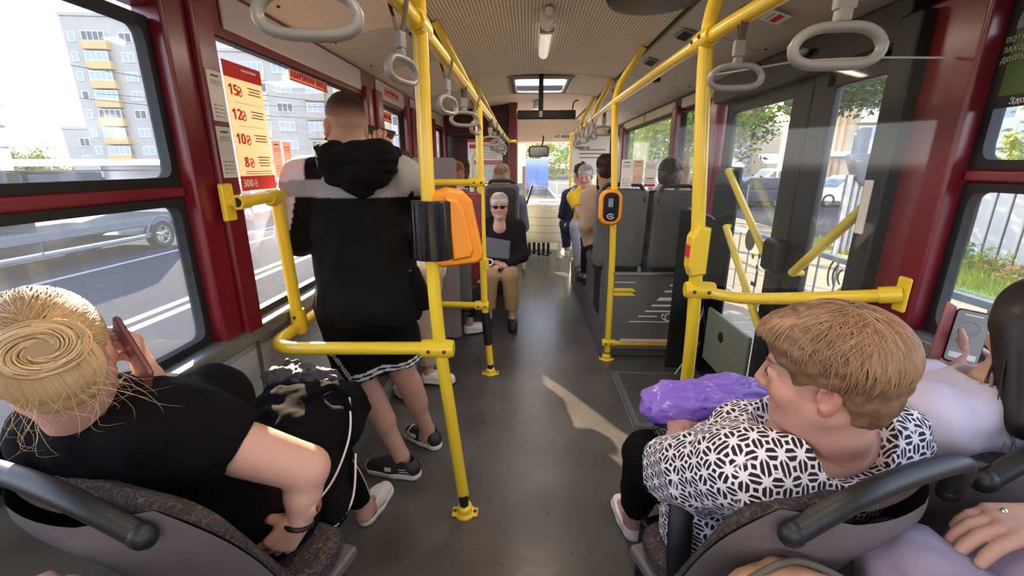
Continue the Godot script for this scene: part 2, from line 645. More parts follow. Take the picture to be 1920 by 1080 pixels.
	for y in 64:
		for x in 64:
			var q := Vector2(x % 32 - 15.5, (y + (16 if x >= 32 else 0)) % 32 - 15.5)
			var r := q.length()
			if r < 9.5:
				im.set_pixel(x, y, Color(0.3, 0.27, 0.24).lerp(Color(0.97, 0.95, 0.92), smoothstep(7.5, 9.5, r)))
	M.perforated = mat(rgb(240, 230, 216), 0.6, 0.0, {"albedo_texture": ImageTexture.create_from_image(im)})
	# seat cover: dark cloth with loose coloured squiggles
	var sq := noise_tex(0.02, [rgb(46, 42, 44), rgb(50, 46, 48), rgb(48, 44, 46), rgb(50, 46, 48), rgb(120, 92, 64), rgb(48, 44, 46), rgb(46, 42, 44), rgb(50, 46, 48), rgb(80, 66, 62), rgb(46, 42, 44), rgb(46, 42, 44)], 512, false, 2, 21)
	M.upholstery = mat(Color(1, 1, 1), 0.9, 0.0, {"albedo_texture": sq, "uv1_triplanar": true, "uv1_scale": Vector3(3, 3, 3)})

func slab(called: String, a: Vector3, b: Vector3, m: Material, parent: Node = null, bev := 0.002, label := "") -> MeshInstance3D:
	var q := MB.new()
	q.box((a + b) * 0.5, (b - a).abs(), bev)
	if parent == null:
		return struct(called, q, m, label)
	return part(parent, called, q, m, label)

# ------------------------------------------------------------------ the bus body
const XL := -1.11
const XR := 1.30
var next_trim := 20

func side_window(n: int, side: int, z0: float, z1: float, y0: float, y1: float, mid: float, glass: Material, label: String) -> void:
	# z0 nearer the rear. frame of black rubber with rounded inner corners, panes and, where there is one, a maroon rail
	var x := (XL - 0.03) if side < 0 else (XR + 0.03)
	var root := Node3D.new()
	root.name = "window_%d" % n
	add_child(root, true)
	meta(root, label, "window", "", "structure")
	root.position = Vector3(x, 0, 0)
	var spans: Array = [[y0, y1]] if mid == 0.0 else [[y0, mid - 0.016], [mid + 0.016, y1]]
	var w := absf(z0 - z1)
	for s in spans:
		var outer := round_rect(w, s[1] - s[0], 0.01, 2)
		var inner := round_rect(w - 0.056, s[1] - s[0] - 0.056, 0.035, 5)
		var q := MB.new()
		ring_frame(q, outer, inner, 0.035, Vector3(0, (s[0] + s[1]) * 0.5, (z0 + z1) * 0.5), Basis(Vector3(0, 0, 1), Vector3(0, 1, 0), Vector3(-1, 0, 0)))
		part(root, "window_frame", q, M.rubber)
		var p := MB.new()
		p.box(Vector3(-0.012 if side < 0 else 0.012, (s[0] + s[1]) * 0.5, (z0 + z1) * 0.5), Vector3(0.004, s[1] - s[0] - 0.03, w - 0.03), 0.0005)
		part(root, "pane", p, glass)
	if mid > 0.0:
		var q2 := MB.new()
		q2.box(Vector3(0.012 if side < 0 else -0.012, mid, (z0 + z1) * 0.5), Vector3(0.035, 0.038, w), 0.01)
		part(root, "rail", q2, M.maroon)

# a flat ring between an outer and an inner outline with as many points each as divides them by angle
func ring_frame(q: MB, outer: Array, inner: Array, d: float, at: Vector3, ba: Basis) -> void:
	var m := 48
	var po: Array = resample(outer, m)
	var pi_: Array = resample(inner, m)
	for i in m:
		var j := (i + 1) % m
		var o0: Vector2 = po[i]; var o1: Vector2 = po[j]; var i0: Vector2 = pi_[i]; var i1: Vector2 = pi_[j]
		for s in [-1.0, 1.0]:
			var z: float = s * d * 0.5
			q.quad(at + ba * Vector3(o0.x, o0.y, z), at + ba * Vector3(o1.x, o1.y, z), at + ba * Vector3(i1.x, i1.y, z), at + ba * Vector3(i0.x, i0.y, z), ba * Vector3(0, 0, s))
		var ni := -(i0 + i1).normalized()
		q.quad(at + ba * Vector3(i0.x, i0.y, -d * 0.5), at + ba * Vector3(i1.x, i1.y, -d * 0.5), at + ba * Vector3(i1.x, i1.y, d * 0.5), at + ba * Vector3(i0.x, i0.y, d * 0.5), ba * Vector3(ni.x, ni.y, 0))
		q.quad(at + ba * Vector3(o0.x, o0.y, -d * 0.5), at + ba * Vector3(o1.x, o1.y, -d * 0.5), at + ba * Vector3(o1.x, o1.y, d * 0.5), at + ba * Vector3(o0.x, o0.y, d * 0.5), ba * Vector3(-ni.x, -ni.y, 0))

# where rays from the centre, evenly spread, meet the outline
func resample(poly: Array, m: int) -> Array:
	var big := Vector2.ZERO
	for p in poly:
		big = big.max(p.abs())
	var out: Array = []
	for i in m:
		# even along the square round the outline, so that corners get their share
		var s := 8.0 * i / m
		var sd := int(s / 2.0)
		var f := fmod(s, 2.0) - 1.0
		f = signf(f) * (1.0 - pow(1.0 - absf(f), 2.2))
		var e := [Vector2(1, f), Vector2(-f, 1), Vector2(-1, -f), Vector2(f, -1)][sd] as Vector2
		var dir := (e * big).normalized()
		var best := Vector2.ZERO
		for k in poly.size():
			var r = Geometry2D.segment_intersects_segment(Vector2.ZERO, dir * 20.0, poly[k], poly[(k + 1) % poly.size()])
			if r != null:
				best = r
		out.append(best)
	return out

func bus_shell() -> void:
	# floor and underside
	slab("floor", Vector3(XL - 0.06, -0.09, 2.0), Vector3(XR + 0.06, 0.0, -8.1), M.floor, null, 0.002, "dark grey speckled vinyl bus floor")
	# left side below the windows
	slab("wall_left", Vector3(XL - 0.06, 0.0, 2.0), Vector3(XL, 0.84, -8.0), M.wall_grey, null, 0.004, "pale grey lower side wall panel under the left windows")
	slab("trim_1", Vector3(XL - 0.07, 0.84, 2.0), Vector3(XL + 0.055, 0.9, -5.95), M.sill, null, 0.012, "grey metal sill along the left windows")
	slab("trim_2", Vector3(XL, 0.15, 1.9), Vector3(XL + 0.03, 0.25, -2.62), M.maroon, null, 0.004, "maroon strip along the foot of the left wall")
	for z in [-1.6, -2.45]:
		slab("trim_3" if z > -2.0 else "trim_4", Vector3(XL, 0.25, z), Vector3(XL + 0.006, 0.84, z - 0.022), M.sill, null, 0.002, "dark joint strip on the left lower wall")
	# window posts, left
	var k := 0
	for p in [[0.47, 0.25], [-1.4, -1.6], [-3.1, -3.35], [-4.08, -4.31], [-5.12, -5.2], [-5.9, -6.2]]:
		var q := MB.new()
		q.box(Vector3(XL - 0.02, 1.43, (p[0] + p[1]) * 0.5), Vector3(0.1, 1.18, p[0] - p[1]), 0.012)
		q.box(Vector3(XL + 0.038, 1.43, (p[0] + p[1]) * 0.5 - (p[0] - p[1]) * 0.24), Vector3(0.03, 1.18, (p[0] - p[1]) * 0.52), 0.012)
		k += 1
		var lab: String = ["maroon window post beside the rear left window", "wide maroon window post with stickers left of the fare list", "maroon window post ahead of the standing man", "maroon window post beyond the first narrow left window", "slim maroon window post near the driver's cabin", "maroon post at the end of the left windows"][k - 1]
		struct("trim_%d" % next_trim, q, M.maroon, lab)
		next_trim += 1
	# header over the left windows
	slab("trim_5", Vector3(XL - 0.07, 1.96, 2.0), Vector3(XL - 0.005, 2.14, -6.2), M.maroon, null, 0.004, "maroon header rail over the left windows")
	for p in [[0.2, -1.42], [-1.72, -3.06], [-3.36, -4.08], [-4.3, -5.12], [-5.22, -5.9]]:
		var q := MB.new()
		q.box(Vector3(XL, 2.05, (p[0] + p[1]) * 0.5), Vector3(0.014, 0.125, p[0] - p[1]), 0.006)
		struct("trim_%d" % next_trim, q, M.lavender, "pale lavender header panel over the left windows")
		next_trim += 1
	side_window(1, -1, 0.25, -1.40, 0.9, 1.93, 1.428, M.glass_dusty, "left rear window with a maroon cross rail, white van outside")
	side_window(2, -1, -1.60, -3.10, 0.9, 1.98, 0.0, M.glass_dusty, "wide left window behind the standing man")
	side_window(3, -1, -3.35, -4.08, 0.9, 1.96, 0.0, M.glass_dusty, "narrow left window right of the standing man's head")
	side_window(4, -1, -4.31, -5.12, 0.9, 1.95, 0.0, M.glass_dusty, "narrow left window partly behind the near yellow pole")
	side_window(5, -1, -5.2, -5.9, 0.9, 1.95, 0.0, M.glass_dusty, "last left window before the driver's cabin")
	side_window(6, -1, 1.95, 0.47, 0.9, 1.96, 0.0, M.glass_dusty, "rear left window behind the camera")
	side_window(7, -1, -6.3, -7.7, 0.9, 1.9, 0.0, M.glass_dusty, "driver's side window")
	slab("wall_driver", Vector3(XL - 0.07, 1.9, -6.2), Vector3(XL, 2.14, -8.0), M.maroon_dark, null, 0.003, "dark header above the driver's side window")
	# right side
	slab("wall_right", Vector3(XR, 0.0, 2.0), Vector3(XR + 0.06, 0.93, -1.62), M.wall_grey, null, 0.004, "lower right side wall behind the seats")
	slab("wall_right_front", Vector3(XR, 0.0, -3.15), Vector3(XR + 0.06, 0.93, -6.4), M.wall_grey, null, 0.004, "lower right side wall ahead of the door")
	slab("trim_6", Vector3(XR - 0.055, 0.93, 2.0), Vector3(XR + 0.07, 0.985, -1.6), M.sill, null, 0.012, "grey metal sill along the right rear window")
	slab("trim_7", Vector3(XR - 0.04, 0.93, -3.2), Vector3(XR + 0.07, 0.985, -6.4), M.sill, null, 0.012, "grey metal sill along the right front windows")
	k = 0
	for p in [[0.5, 0.3], [-1.39, -1.62], [-3.15, -3.28], [-4.02, -4.15], [-6.2, -6.42], [-7.5, -7.75]]:
		var q := MB.new()
		var y0 := 0.0 if k in [1, 4] else 0.95
		q.box(Vector3(XR + 0.01, (y0 + 2.0) * 0.5, (p[0] + p[1]) * 0.5), Vector3(0.1, 2.0 - y0, p[0] - p[1]), 0.014)
		k += 1
		var lab: String = ["maroon window post on the right behind the seats", "broad maroon post between the right rear window and the door", "dark maroon post at the front edge of the door", "maroon post between the two right windows behind the glass screen", "maroon post at the front door", "post at the right front corner"][k - 1]
		struct("trim_%d" % next_trim, q, M.maroon, lab)
		next_trim += 1
	slab("trim_8", Vector3(XR + 0.005, 1.96, 2.0), Vector3(XR + 0.07, 2.1, -8.0), M.maroon_dark, null, 0.004, "dark maroon header rail over the right windows")
	for p in [[0.3, -1.36], [-3.3, -4.0], [-4.18, -5.2], [-5.25, -6.3]]:
		var q := MB.new()
		q.box(Vector3(XR, 2.015, (p[0] + p[1]) * 0.5), Vector3(0.016, 0.08, p[0] - p[1]), 0.005)
		struct("trim_%d" % next_trim, q, M.cream, "cream header strip over the right windows")
		next_trim += 1
	side_window(8, 1, 0.3, -1.39, 0.985, 1.95, 1.48, M.glass, "right rear window with a green poster and corrugated fence outside")
	side_window(9, 1, -3.28, -4.02, 0.985, 1.97, 0.0, M.glass, "right window behind the seated dark-haired passenger")
	side_window(10, 1, -4.15, -6.2, 0.985, 1.97, 0.0, M.glass, "long right window with trees outside")
	side_window(11, 1, 1.95, 0.5, 0.985, 1.95, 0.0, M.glass, "rear right window behind the camera")
	side_window(12, 1, -6.42, -7.5, 0.1, 1.95, 0.0, M.glass, "glazed front door leaf beside the dashboard")
	# ceiling: coves, arched middle sheet with a hatch, roof skin
	cove(-1)
	cove(1)
	ceiling_sheet()
	# rear wall
	slab("wall_rear", Vector3(XL - 0.07, -0.09, 2.0), Vector3(XR + 0.07, 0.95, 2.1), M.wall_grey, null, 0.004, "rear wall behind the camera")
	slab("wall_rear_top", Vector3(XL - 0.07, 1.9, 2.0), Vector3(XR + 0.07, 2.33, 2.1), M.cove, null, 0.004, "header over the rear window")
	slab("wall_rear_side_1", Vector3(XL - 0.07, 0.95, 2.0), Vector3(XL + 0.2, 1.9, 2.1), M.maroon, null, 0.004, "rear corner post on the left")
	slab("wall_rear_side_2", Vector3(XR - 0.2, 0.95, 2.0), Vector3(XR + 0.07, 1.9, 2.1), M.maroon, null, 0.004, "rear corner post on the right")
	# front: header box, windscreen, corner posts, apron
	slab("wall_front_top", Vector3(-0.9, 1.88, -7.6), Vector3(XR + 0.06, 2.3, -7.95), M.cove_warm, null, 0.02, "beige header box over the windscreen")
	slab("wall_front", Vector3(XL - 0.07, -0.09, -8.0), Vector3(XR + 0.07, 0.86, -8.1), M.cream, null, 0.01, "front wall under the windscreen")
	slab("trim_9", Vector3(XR - 0.1, 0.8, -7.9), Vector3(XR + 0.06, 2.1, -8.08), M.rubber, null, 0.02, "right windscreen post")
	slab("trim_10", Vector3(XL - 0.06, 0.8, -7.9), Vector3(XL + 0.1, 2.1, -8.08), M.rubber, null, 0.02, "left windscreen post")
	slab("window_13", Vector3(XL + 0.05, 0.86, -8.03), Vector3(XR - 0.05, 1.95, -8.04), M.glass, null, 0.002, "windscreen with a blue truck ahead")
	# driver's cabin wall with its red post
	slab("wall_cabin", Vector3(XL, 0.02, -5.95), Vector3(-0.27, 1.25, -6.0), M.maroon_dark, null, 0.006, "dark wall of the driver's cabin")
	slab("wall_cabin_top", Vector3(XL, 1.88, -5.95), Vector3(-0.27, 2.3, -6.0), M.maroon_dark, null, 0.006, "dark panel above the cabin glass")
	slab("wall_cabin_glass", Vector3(XL, 1.25, -5.96), Vector3(-0.27, 1.88, -5.99), M.black_gloss, null, 0.003, "dark tinted upper part of the cabin wall")
	slab("trim_11", Vector3(-0.27, 0.02, -5.86), Vector3(-0.145, 2.3, -6.04), M.maroon, null, 0.02, "red corner post of the driver's cabin")
	slab("wall_cabin_side", Vector3(-0.2, 0.02, -6.04), Vector3(-0.15, 0.95, -6.9), M.cream, null, 0.01, "cream cabin side panel beside the aisle")

func cove(side: int) -> void:
	# sloped panels between the window header and the ceiling sheet, in lengths with open joints
	var xa := (XL - 0.03) if side < 0 else (XR + 0.03)
	var xb := -0.53 if side < 0 else 0.76
	var ya := 2.12 if side < 0 else 2.07
	var yb := 2.235
	var cuts: Array = [2.0, 0.6, -1.35, -2.55, -3.35, -4.6, -5.9, -8.0] if side < 0 else [2.0, 0.5, -1.3, -2.65, -3.9, -5.2, -6.6, -8.0]
	var root := Node3D.new()
	root.name = "ceiling_cove_left" if side < 0 else "ceiling_cove_right"
	add_child(root, true)
	meta(root, "sloped grey panels over the left windows" if side < 0 else "sloped grey panels over the right windows and door", "ceiling", "", "structure")
	for i in cuts.size() - 1:
		var z0: float = cuts[i] - 0.004
		var z1: float = cuts[i + 1] + 0.004
		var q := MB.new()
		var a := Vector2(xa, ya)
		var b := Vector2(xb, yb)
		var mid := (a + b) * 0.5 + Vector2(0, 0.02)
		var poly: Array = [a, mid, b, b + Vector2(0, 0.03), mid + Vector2(0, 0.03), a + Vector2(0, 0.03)]
		q.prism(poly, z0 - z1, Vector3(0, 0, (z0 + z1) * 0.5), Basis.IDENTITY, 0.003)
		part(root, "panel", q, M.cove_warm if (side < 0 and i in [2, 4]) else M.cove)
	# round screw caps along the lower edge
	for i in 12:
		var z := -0.9 - i * 0.55
		var q := MB.new()
		var x := xa + (0.1 if side < 0 else -0.1)
		var y := ya + 0.032
		q.ball(Vector3(x, y - 0.012, z), Vector3(0.008, 0.004, 0.008), 4, 8)
		part(root, "screw_cap", q, M.rubber)

func ceiling_sheet() -> void:
	var root := Node3D.new()
	root.name = "ceiling"
	add_child(root, true)
	meta(root, "arched ceiling of perforated beige sheet with a roof hatch", "ceiling", "", "structure")
	var x0 := -0.53
	var x1 := 0.76
	var hx0 := -0.15
	var hx1 := 0.36
	var hz0 := -4.22
	var hz1 := -5.02
	# [z near, z far, x from, x to, perforated]
	var cells: Array = [[2.0, -0.9, x0, x1, 1], [-0.9, -4.1, x0, x1, 1], [-4.1, hz0, x0, x1, 1], [hz0, hz1, x0, hx0, 1], [hz0, hz1, hx1, x1, 1], [hz1, -5.15, x0, x1, 1], [-5.15, -7.9, x0, x1, 0]]
	for c in cells:
		var q := MB.new()
		var rows: Array = []
		var nn := 14
		for s in 2:
			var ring: Array = []
			for i in nn + 1:
				var x: float = lerpf(c[2], c[3], float(i) / nn)
				ring.append(Vector3(x, arch(x), c[0] if s == 0 else c[1]))
			rows.append(ring)
		var base := q.v.size()
		q.grid(rows, Vector3(0, -1, 0))
		for i in range(base, q.v.size()):
			q.uv[i] = Vector2(q.v[i].x, q.v[i].z) / 0.036
		part(root, "ceiling_sheet", q, M.perforated if c[4] == 1 else M.cove_warm)
	for z in [-0.9, -4.1, -5.15]:
		var path: Array = []
		for i in 15:
			var x: float = lerpf(x0, x1, i / 14.0)
			path.append(Vector3(x, arch(x) - 0.001, z))
		var q := MB.new()
		q.tube(path, 0.006, 6, true)
		part(root, "joint_strip", q, M.cove_warm)
	for x in [x0, x1]:
		var q := MB.new()
		q.box(Vector3(x, arch(x) - 0.002, -2.95), Vector3(0.022, 0.02, 9.9), 0.004)
		part(root, "edge_strip", q, M.rubber)
	# roof skin, open over the hatch
	for r in [[XL - 0.1, hx0, 2.1, -8.1], [hx1, XR + 0.1, 2.1, -8.1], [hx0, hx1, 2.1, hz0], [hx0, hx1, hz1, -8.1]]:
		slab("roof", Vector3(r[0], 2.295, r[2]), Vector3(r[1], 2.325, r[3]), M.white, root, 0.002)
	slab("roof_side", Vector3(XL - 0.1, 2.1, 2.1), Vector3(XL - 0.04, 2.325, -8.1), M.white, root)
	slab("roof_side", Vector3(XR + 0.04, 2.05, 2.1), Vector3(XR + 0.1, 2.325, -8.1), M.white, root)
	# hatch: frame, well, milky lid
	var hatch := Node3D.new()
	hatch.name = "window_14"
	add_child(hatch, true)
	meta(hatch, "roof hatch with a milky lid in the middle of the ceiling", "hatch", "", "structure")
	var cx := (hx0 + hx1) * 0.5
	var cz := (hz0 + hz1) * 0.5
	var fr := MB.new()
	ring_frame(fr, round_rect(0.6, 0.9, 0.05, 4), round_rect(0.47, 0.74, 0.05, 4), 0.02, Vector3(cx, 2.262, cz), Basis(Vector3(1, 0, 0), Vector3(0, 0, 1), Vector3(0, -1, 0)))
	part(hatch, "frame", fr, M.grip)
	var well := MB.new()
	well.box(Vector3(hx0 - 0.01, 2.285, cz), Vector3(0.03, 0.07, 0.84), 0.004)
	well.box(Vector3(hx1 + 0.01, 2.285, cz), Vector3(0.03, 0.07, 0.84), 0.004)
	well.box(Vector3(cx, 2.285, hz0 + 0.01), Vector3(0.55, 0.07, 0.03), 0.004)
	well.box(Vector3(cx, 2.29, hz1 - 0.01), Vector3(0.55, 0.08, 0.03), 0.004)
	part(hatch, "well", well, M.rubber)
	var lid := MB.new()
	lid.box(Vector3(cx, 2.5, cz), Vector3(0.6, 0.012, 0.88), 0.003)
	lid.box(Vector3(cx, 2.41, hz1 - 0.03), Vector3(0.6, 0.18, 0.01), 0.003)
	lid.box(Vector3(cx, 2.41, hz0 + 0.03), Vector3(0.6, 0.18, 0.01), 0.003)
	lid.box(Vector3(hx0 - 0.04, 2.41, cz), Vector3(0.01, 0.18, 0.88), 0.003)
	lid.box(Vector3(hx1 + 0.04, 2.41, cz), Vector3(0.01, 0.18, 0.88), 0.003)
	part(hatch, "lid", lid, mat(rgb(246, 248, 250), 0.5, 0.0, {"backlight_enabled": true, "backlight": Color(1.6, 1.6, 1.6)}))

func arch(x: float) -> float:
	var t := (x + 0.53) / 1.29
	return 2.235 + 0.045 * (1.0 - pow(2.0 * t - 1.0, 2.0))
# ------------------------------------------------------------------ poles, rails, straps, validators, screens, seats, signs
func clamp_joint(parent: Node, at: Vector3, axis: Vector3, length := 0.1, r := 0.036) -> void:
	var q := MB.new()
	var a := axis.normalized()
	q.tube(smooth([at - a * length * 0.5, at - a * length * 0.46, at - a * length * 0.2, at + a * length * 0.2, at + a * length * 0.46, at + a * length * 0.5], 2), [r * 0.78, r * 0.85, r * 0.93, r * 0.98, r, r, r, r * 0.98, r * 0.93, r * 0.85, r * 0.78], 16)
	var o := part(parent, "clamp", q, M.yellow)
	var side := a.cross(Vector3.UP) if absf(a.y) < 0.8 else Vector3(0, 0, 1)
	side = side.normalized()
	if side.z < 0.0: side = -side
	for k in [-0.24, 0.24]:
		var s := MB.new()
		s.ball(at + a * length * k + side * r * 0.97, Vector3(0.008, 0.008, 0.008), 5, 8)
		part(o, "screw", s, M.screw)

func pole_foot(parent: Node, at: Vector3, big := 1.0) -> void:
	var q := MB.new()
	q.lathe([Vector2(0.0, 0.012), Vector2(0.044, 0.012), Vector2(0.046, 0.006), Vector2(0.046, 0.0)], 20, at)
	q.lathe([Vector2(0.03, 0.012), Vector2(0.034, 0.03), Vector2(0.03, 0.045), Vector2(0.0, 0.046)], 16, at)
	q.box(at + Vector3(0.0, 0.006, 0), Vector3(0.13, 0.012, 0.06) * big, 0.004)
	var o := part(parent, "foot", q, M.yellow)
	for k in [-1.0, 1.0]:
		var s := MB.new()
		s.ball(at + Vector3(k * 0.05 * big, 0.013, 0), Vector3(0.009, 0.005, 0.009), 4, 8)
		part(o, "screw", s, M.screw)

func strap(at: Vector3, drop: float, yaw: float, label: String, size := 1.0) -> void:
	# at: on the rail
	var t := thing("grab_strap", label, "grab strap", at, "grab straps hanging from the ceiling rails", yaw)
	var band := MB.new()
	var hold_y := -drop + 0.1 * size
	for s in [-1.0, 1.0]:
		var path := smooth([Vector3(0, 0.027, s * 0.004), Vector3(0, 0.018, s * 0.024), Vector3(0, -0.005, s * 0.027), Vector3(0, hold_y * 0.5, s * 0.016), Vector3(0, hold_y + 0.0, s * 0.005)], 4)
		band.tube(path, 0.011, 8, true, 0.18, Vector3(1, 0, 0))
	part(t, "band", band, M.strap)
	var hold := MB.new()
	hold.box(Vector3(0, hold_y - 0.01, 0), Vector3(0.036, 0.05, 0.022) * size, 0.006)
	hold.box(Vector3(0, hold_y - 0.045, 0), Vector3(0.028, 0.03, 0.024) * size, 0.008)
	part(t, "holder", hold, M.grip)
	var ring: Array = []
	var w := 0.075 * size
	var hh := 0.032 * size
	for k in 33:
		var a := TAU * k / 32.0 + PI * 0.5
		var x := signf(cos(a)) * pow(absf(cos(a)), 0.6) * w
		var y := signf(sin(a)) * pow(absf(sin(a)), 0.75) * hh
		if y > 0.0: x *= 1.0 - 0.18 * y / hh
		ring.append(Vector3(x, hold_y - 0.058 * size - hh + y, 0))
	var rq := MB.new()
	rq.tube(ring, 0.0125 * size, 10, false, 0.75, Vector3(0, 0, 1))
	part(t, "handle", rq, M.grip)

func bus_fittings() -> void:
	# --- left rail and its two poles
	var t := thing("overhead_rail", "yellow overhead rail along the left side of the aisle, hung with straps", "handrail")
	var q := MB.new()
	q.tube(smooth([Vector3(-0.45, 1.97, 0.9), Vector3(-0.405, 1.97, -0.6), Vector3(-0.364, 1.95, -1.6), Vector3(-0.322, 1.89, -2.95), Vector3(-0.271, 1.82, -5.0), Vector3(-0.25, 1.8, -5.75)], 5), 0.024, 14)
	part(t, "rail", q, M.yellow)
	for s in [[Vector3(-0.5, 2.24, -2.55), Vector3(-0.33, 1.9, -2.93)], [Vector3(-0.5, 2.24, -4.1), Vector3(-0.29, 1.85, -4.4)]]:
		var st := MB.new()
		st.tube(rounded([s[0], s[0] + Vector3(0.03, -0.06, -0.03), s[1]], 0.05), 0.022, 12)
		part(t, "strut", st, M.yellow)
	q = MB.new()
	q.tube([Vector3(-0.255, 1.8, -5.72), Vector3(-0.17, 1.8, -5.74), Vector3(-0.17, 1.8, -5.86)], 0.02, 10)
	part(t, "end_bracket", q, M.yellow)
	t = thing("grab_pole", "near left yellow pole carrying the black and orange ticket machine", "pole")
	q = MB.new()
	q.tube(rounded([Vector3(-0.30, 2.24, -1.32), Vector3(-0.352, 2.07, -1.52), Vector3(-0.364, 1.95, -1.6), Vector3(-0.368, 1.5, -1.6), Vector3(-0.36, 0.9, -1.6), Vector3(-0.277, 0.09, -1.6)], 0.25), 0.026, 16)
	part(t, "pole", q, M.yellow)
	clamp_joint(t, Vector3(-0.364, 1.955, -1.6), Vector3(-0.04, 0.02, -1).normalized(), 0.15, 0.036)
	clamp_joint(t, Vector3(-0.358, 0.8, -1.598), Vector3(1, 0, 0), 0.13, 0.038)
	q = MB.new()
	q.tube([Vector3(-0.276, 0.1, -1.59), Vector3(-0.272, 0.03, -1.59)], 0.02, 12)
	part(t, "rubber_joint", q, M.rubber)
	pole_foot(t, Vector3(-0.27, 0, -1.59), 0.9)
	t = thing("grab_pole", "second left yellow pole with a black sleeve near its foot, before the lady in sunglasses", "pole")
	q = MB.new()
	q.tube([Vector3(-0.322, 1.89, -2.95), Vector3(-0.318, 1.4, -2.95), Vector3(-0.306, 0.55, -2.95), Vector3(-0.27, 0.08, -2.95)], 0.025, 14)
	part(t, "pole", q, M.yellow)
	clamp_joint(t, Vector3(-0.335, 1.40, -2.95), Vector3(1, 0, 0), 0.1, 0.034)
	clamp_joint(t, Vector3(-0.325, 0.54, -2.95), Vector3(1, 0, 0), 0.1, 0.034)
	q = MB.new()
	q.tube([Vector3(-0.302, 0.49, -2.95), Vector3(-0.283, 0.24, -2.95)], 0.031, 12)
	part(t, "sleeve", q, M.black, "black foam sleeve")
	for y in [1.40, 0.54]:
		q = MB.new()
		q.tube([Vector3(-0.32, y, -2.95), Vector3(-0.66, y, -2.97)], 0.022, 12)
		part(t, "cross_bar", q, M.yellow)
	q = MB.new()
	q.tube([Vector3(-0.272, 0.1, -2.95), Vector3(-0.27, 0.03, -2.95)], 0.02, 12)
	part(t, "rubber_joint", q, M.rubber)
	pole_foot(t, Vector3(-0.27, 0, -2.95), 0.95)
	q = MB.new()
	q.box(Vector3(-0.285, 0.85, -2.935), Vector3(0.03, 0.08, 0.04), 0.006)
	part(t, "catch", q, M.yellow)
	# --- window handrail and U-shaped bar round the standing bay
	t = thing("window_handrail", "yellow handrail bracketed to the maroon post, with an upright down to the U bar", "handrail")
	q = MB.new()
	q.tube([Vector3(-1.02, 1.385, -1.52), Vector3(-1.02, 1.39, -1.7), Vector3(-1.02, 1.39, -3.05)], 0.022, 14)
	part(t, "rail", q, M.yellow)
	q = MB.new()
	q.box(Vector3(-1.052, 1.385, -1.5), Vector3(0.02, 0.13, 0.06), 0.006)
	q.tube([Vector3(-1.05, 1.385, -1.5), Vector3(-1.02, 1.385, -1.5)], 0.017, 10)
	part(t, "bracket", q, M.yellow)
	q = MB.new()
	q.tube([Vector3(-1.02, 1.385, -1.5), Vector3(-1.02, 1.385, -1.56)], 0.026, 14)
	part(t, "socket", q, M.yellow)
	q = MB.new()
	q.tube([Vector3(-1.019, 1.385, -1.497), Vector3(-1.019, 1.385, -1.5)], 0.017, 12)
	part(t, "open_end", q, M.rubber)
	q = MB.new()
	q.tube([Vector3(-1.02, 1.38, -1.75), Vector3(-1.02, 0.83, -1.78)], 0.025, 14)
	part(t, "upright", q, M.yellow)
	clamp_joint(t, Vector3(-1.02, 1.385, -1.75), Vector3(0, 0, 1), 0.11, 0.033)
	clamp_joint(t, Vector3(-1.02, 0.84, -1.785), Vector3(0, 1, 0), 0.11, 0.034)
	t = thing("guard_bar", "yellow U shaped bar at hip height from the near left pole to the left wall", "handrail")
	q = MB.new()
	q.tube(rounded([Vector3(-0.36, 0.8, -1.6), Vector3(-1.03, 0.81, -1.55), Vector3(-1.03, 0.825, -3.05)], 0.13, 8), 0.026, 16)
	part(t, "bar", q, M.yellow)
	# --- right rail and poles
	t = thing("overhead_rail", "yellow overhead rail along the right side of the aisle", "handrail")
	q = MB.new()
	q.tube(smooth([Vector3(0.66, 1.95, 0.9), Vector3(0.65, 1.93, -1.0), Vector3(0.64, 1.95, -1.78), Vector3(0.6, 1.935, -3.25), Vector3(0.61, 1.93, -5.0), Vector3(0.62, 1.93, -6.6)], 5), 0.024, 14)
	part(t, "rail", q, M.yellow)
	for s in [[Vector3(0.73, 2.24, -3.1), Vector3(0.6, 1.94, -3.28)], [Vector3(0.725, 2.24, -4.15), Vector3(0.62, 1.92, -4.46)], [Vector3(0.73, 2.24, -5.2), Vector3(0.62, 1.93, -5.5)]]:
		var st := MB.new()
		st.tube(rounded([s[0], s[1] + Vector3(0.01, 0.1, 0.05), s[1]], 0.08), 0.022, 12)
		part(t, "strut", st, M.yellow)
	t = thing("grab_pole", "near right yellow pole with a red stop button and a bar to the wall", "pole")
	q = MB.new()
	q.tube(rounded([Vector3(0.66, 2.225, -1.5), Vector3(0.64, 2.1, -1.7), Vector3(0.636, 1.95, -1.78), Vector3(0.69, 1.28, -1.78), Vector3(0.722, 0.8, -1.78), Vector3(0.712, 0.08, -1.78)], 0.25), 0.027, 16)
	part(t, "pole", q, M.yellow)
	clamp_joint(t, Vector3(0.637, 1.95, -1.78), Vector3(0, 0, 1), 0.15, 0.036)
	clamp_joint(t, Vector3(0.725, 1.005, -1.775), Vector3(1, 0, 0.1), 0.12, 0.037)
	q = MB.new()
	q.tube(smooth([Vector3(0.72, 1.005, -1.78), Vector3(0.86, 0.995, -1.7), Vector3(1.05, 1.04, -1.56), Vector3(1.235, 1.09, -1.44)], 6), 0.023, 14)
	part(t, "cross_bar", q, M.yellow)
	q = MB.new()
	q.tube([Vector3(1.2, 1.083, -1.46), Vector3(1.25, 1.095, -1.43)], 0.029, 14)
	q.box(Vector3(1.252, 1.095, -1.43), Vector3(0.016, 0.12, 0.05), 0.006)
	part(t, "wall_bracket", q, M.yellow)
	q = MB.new()
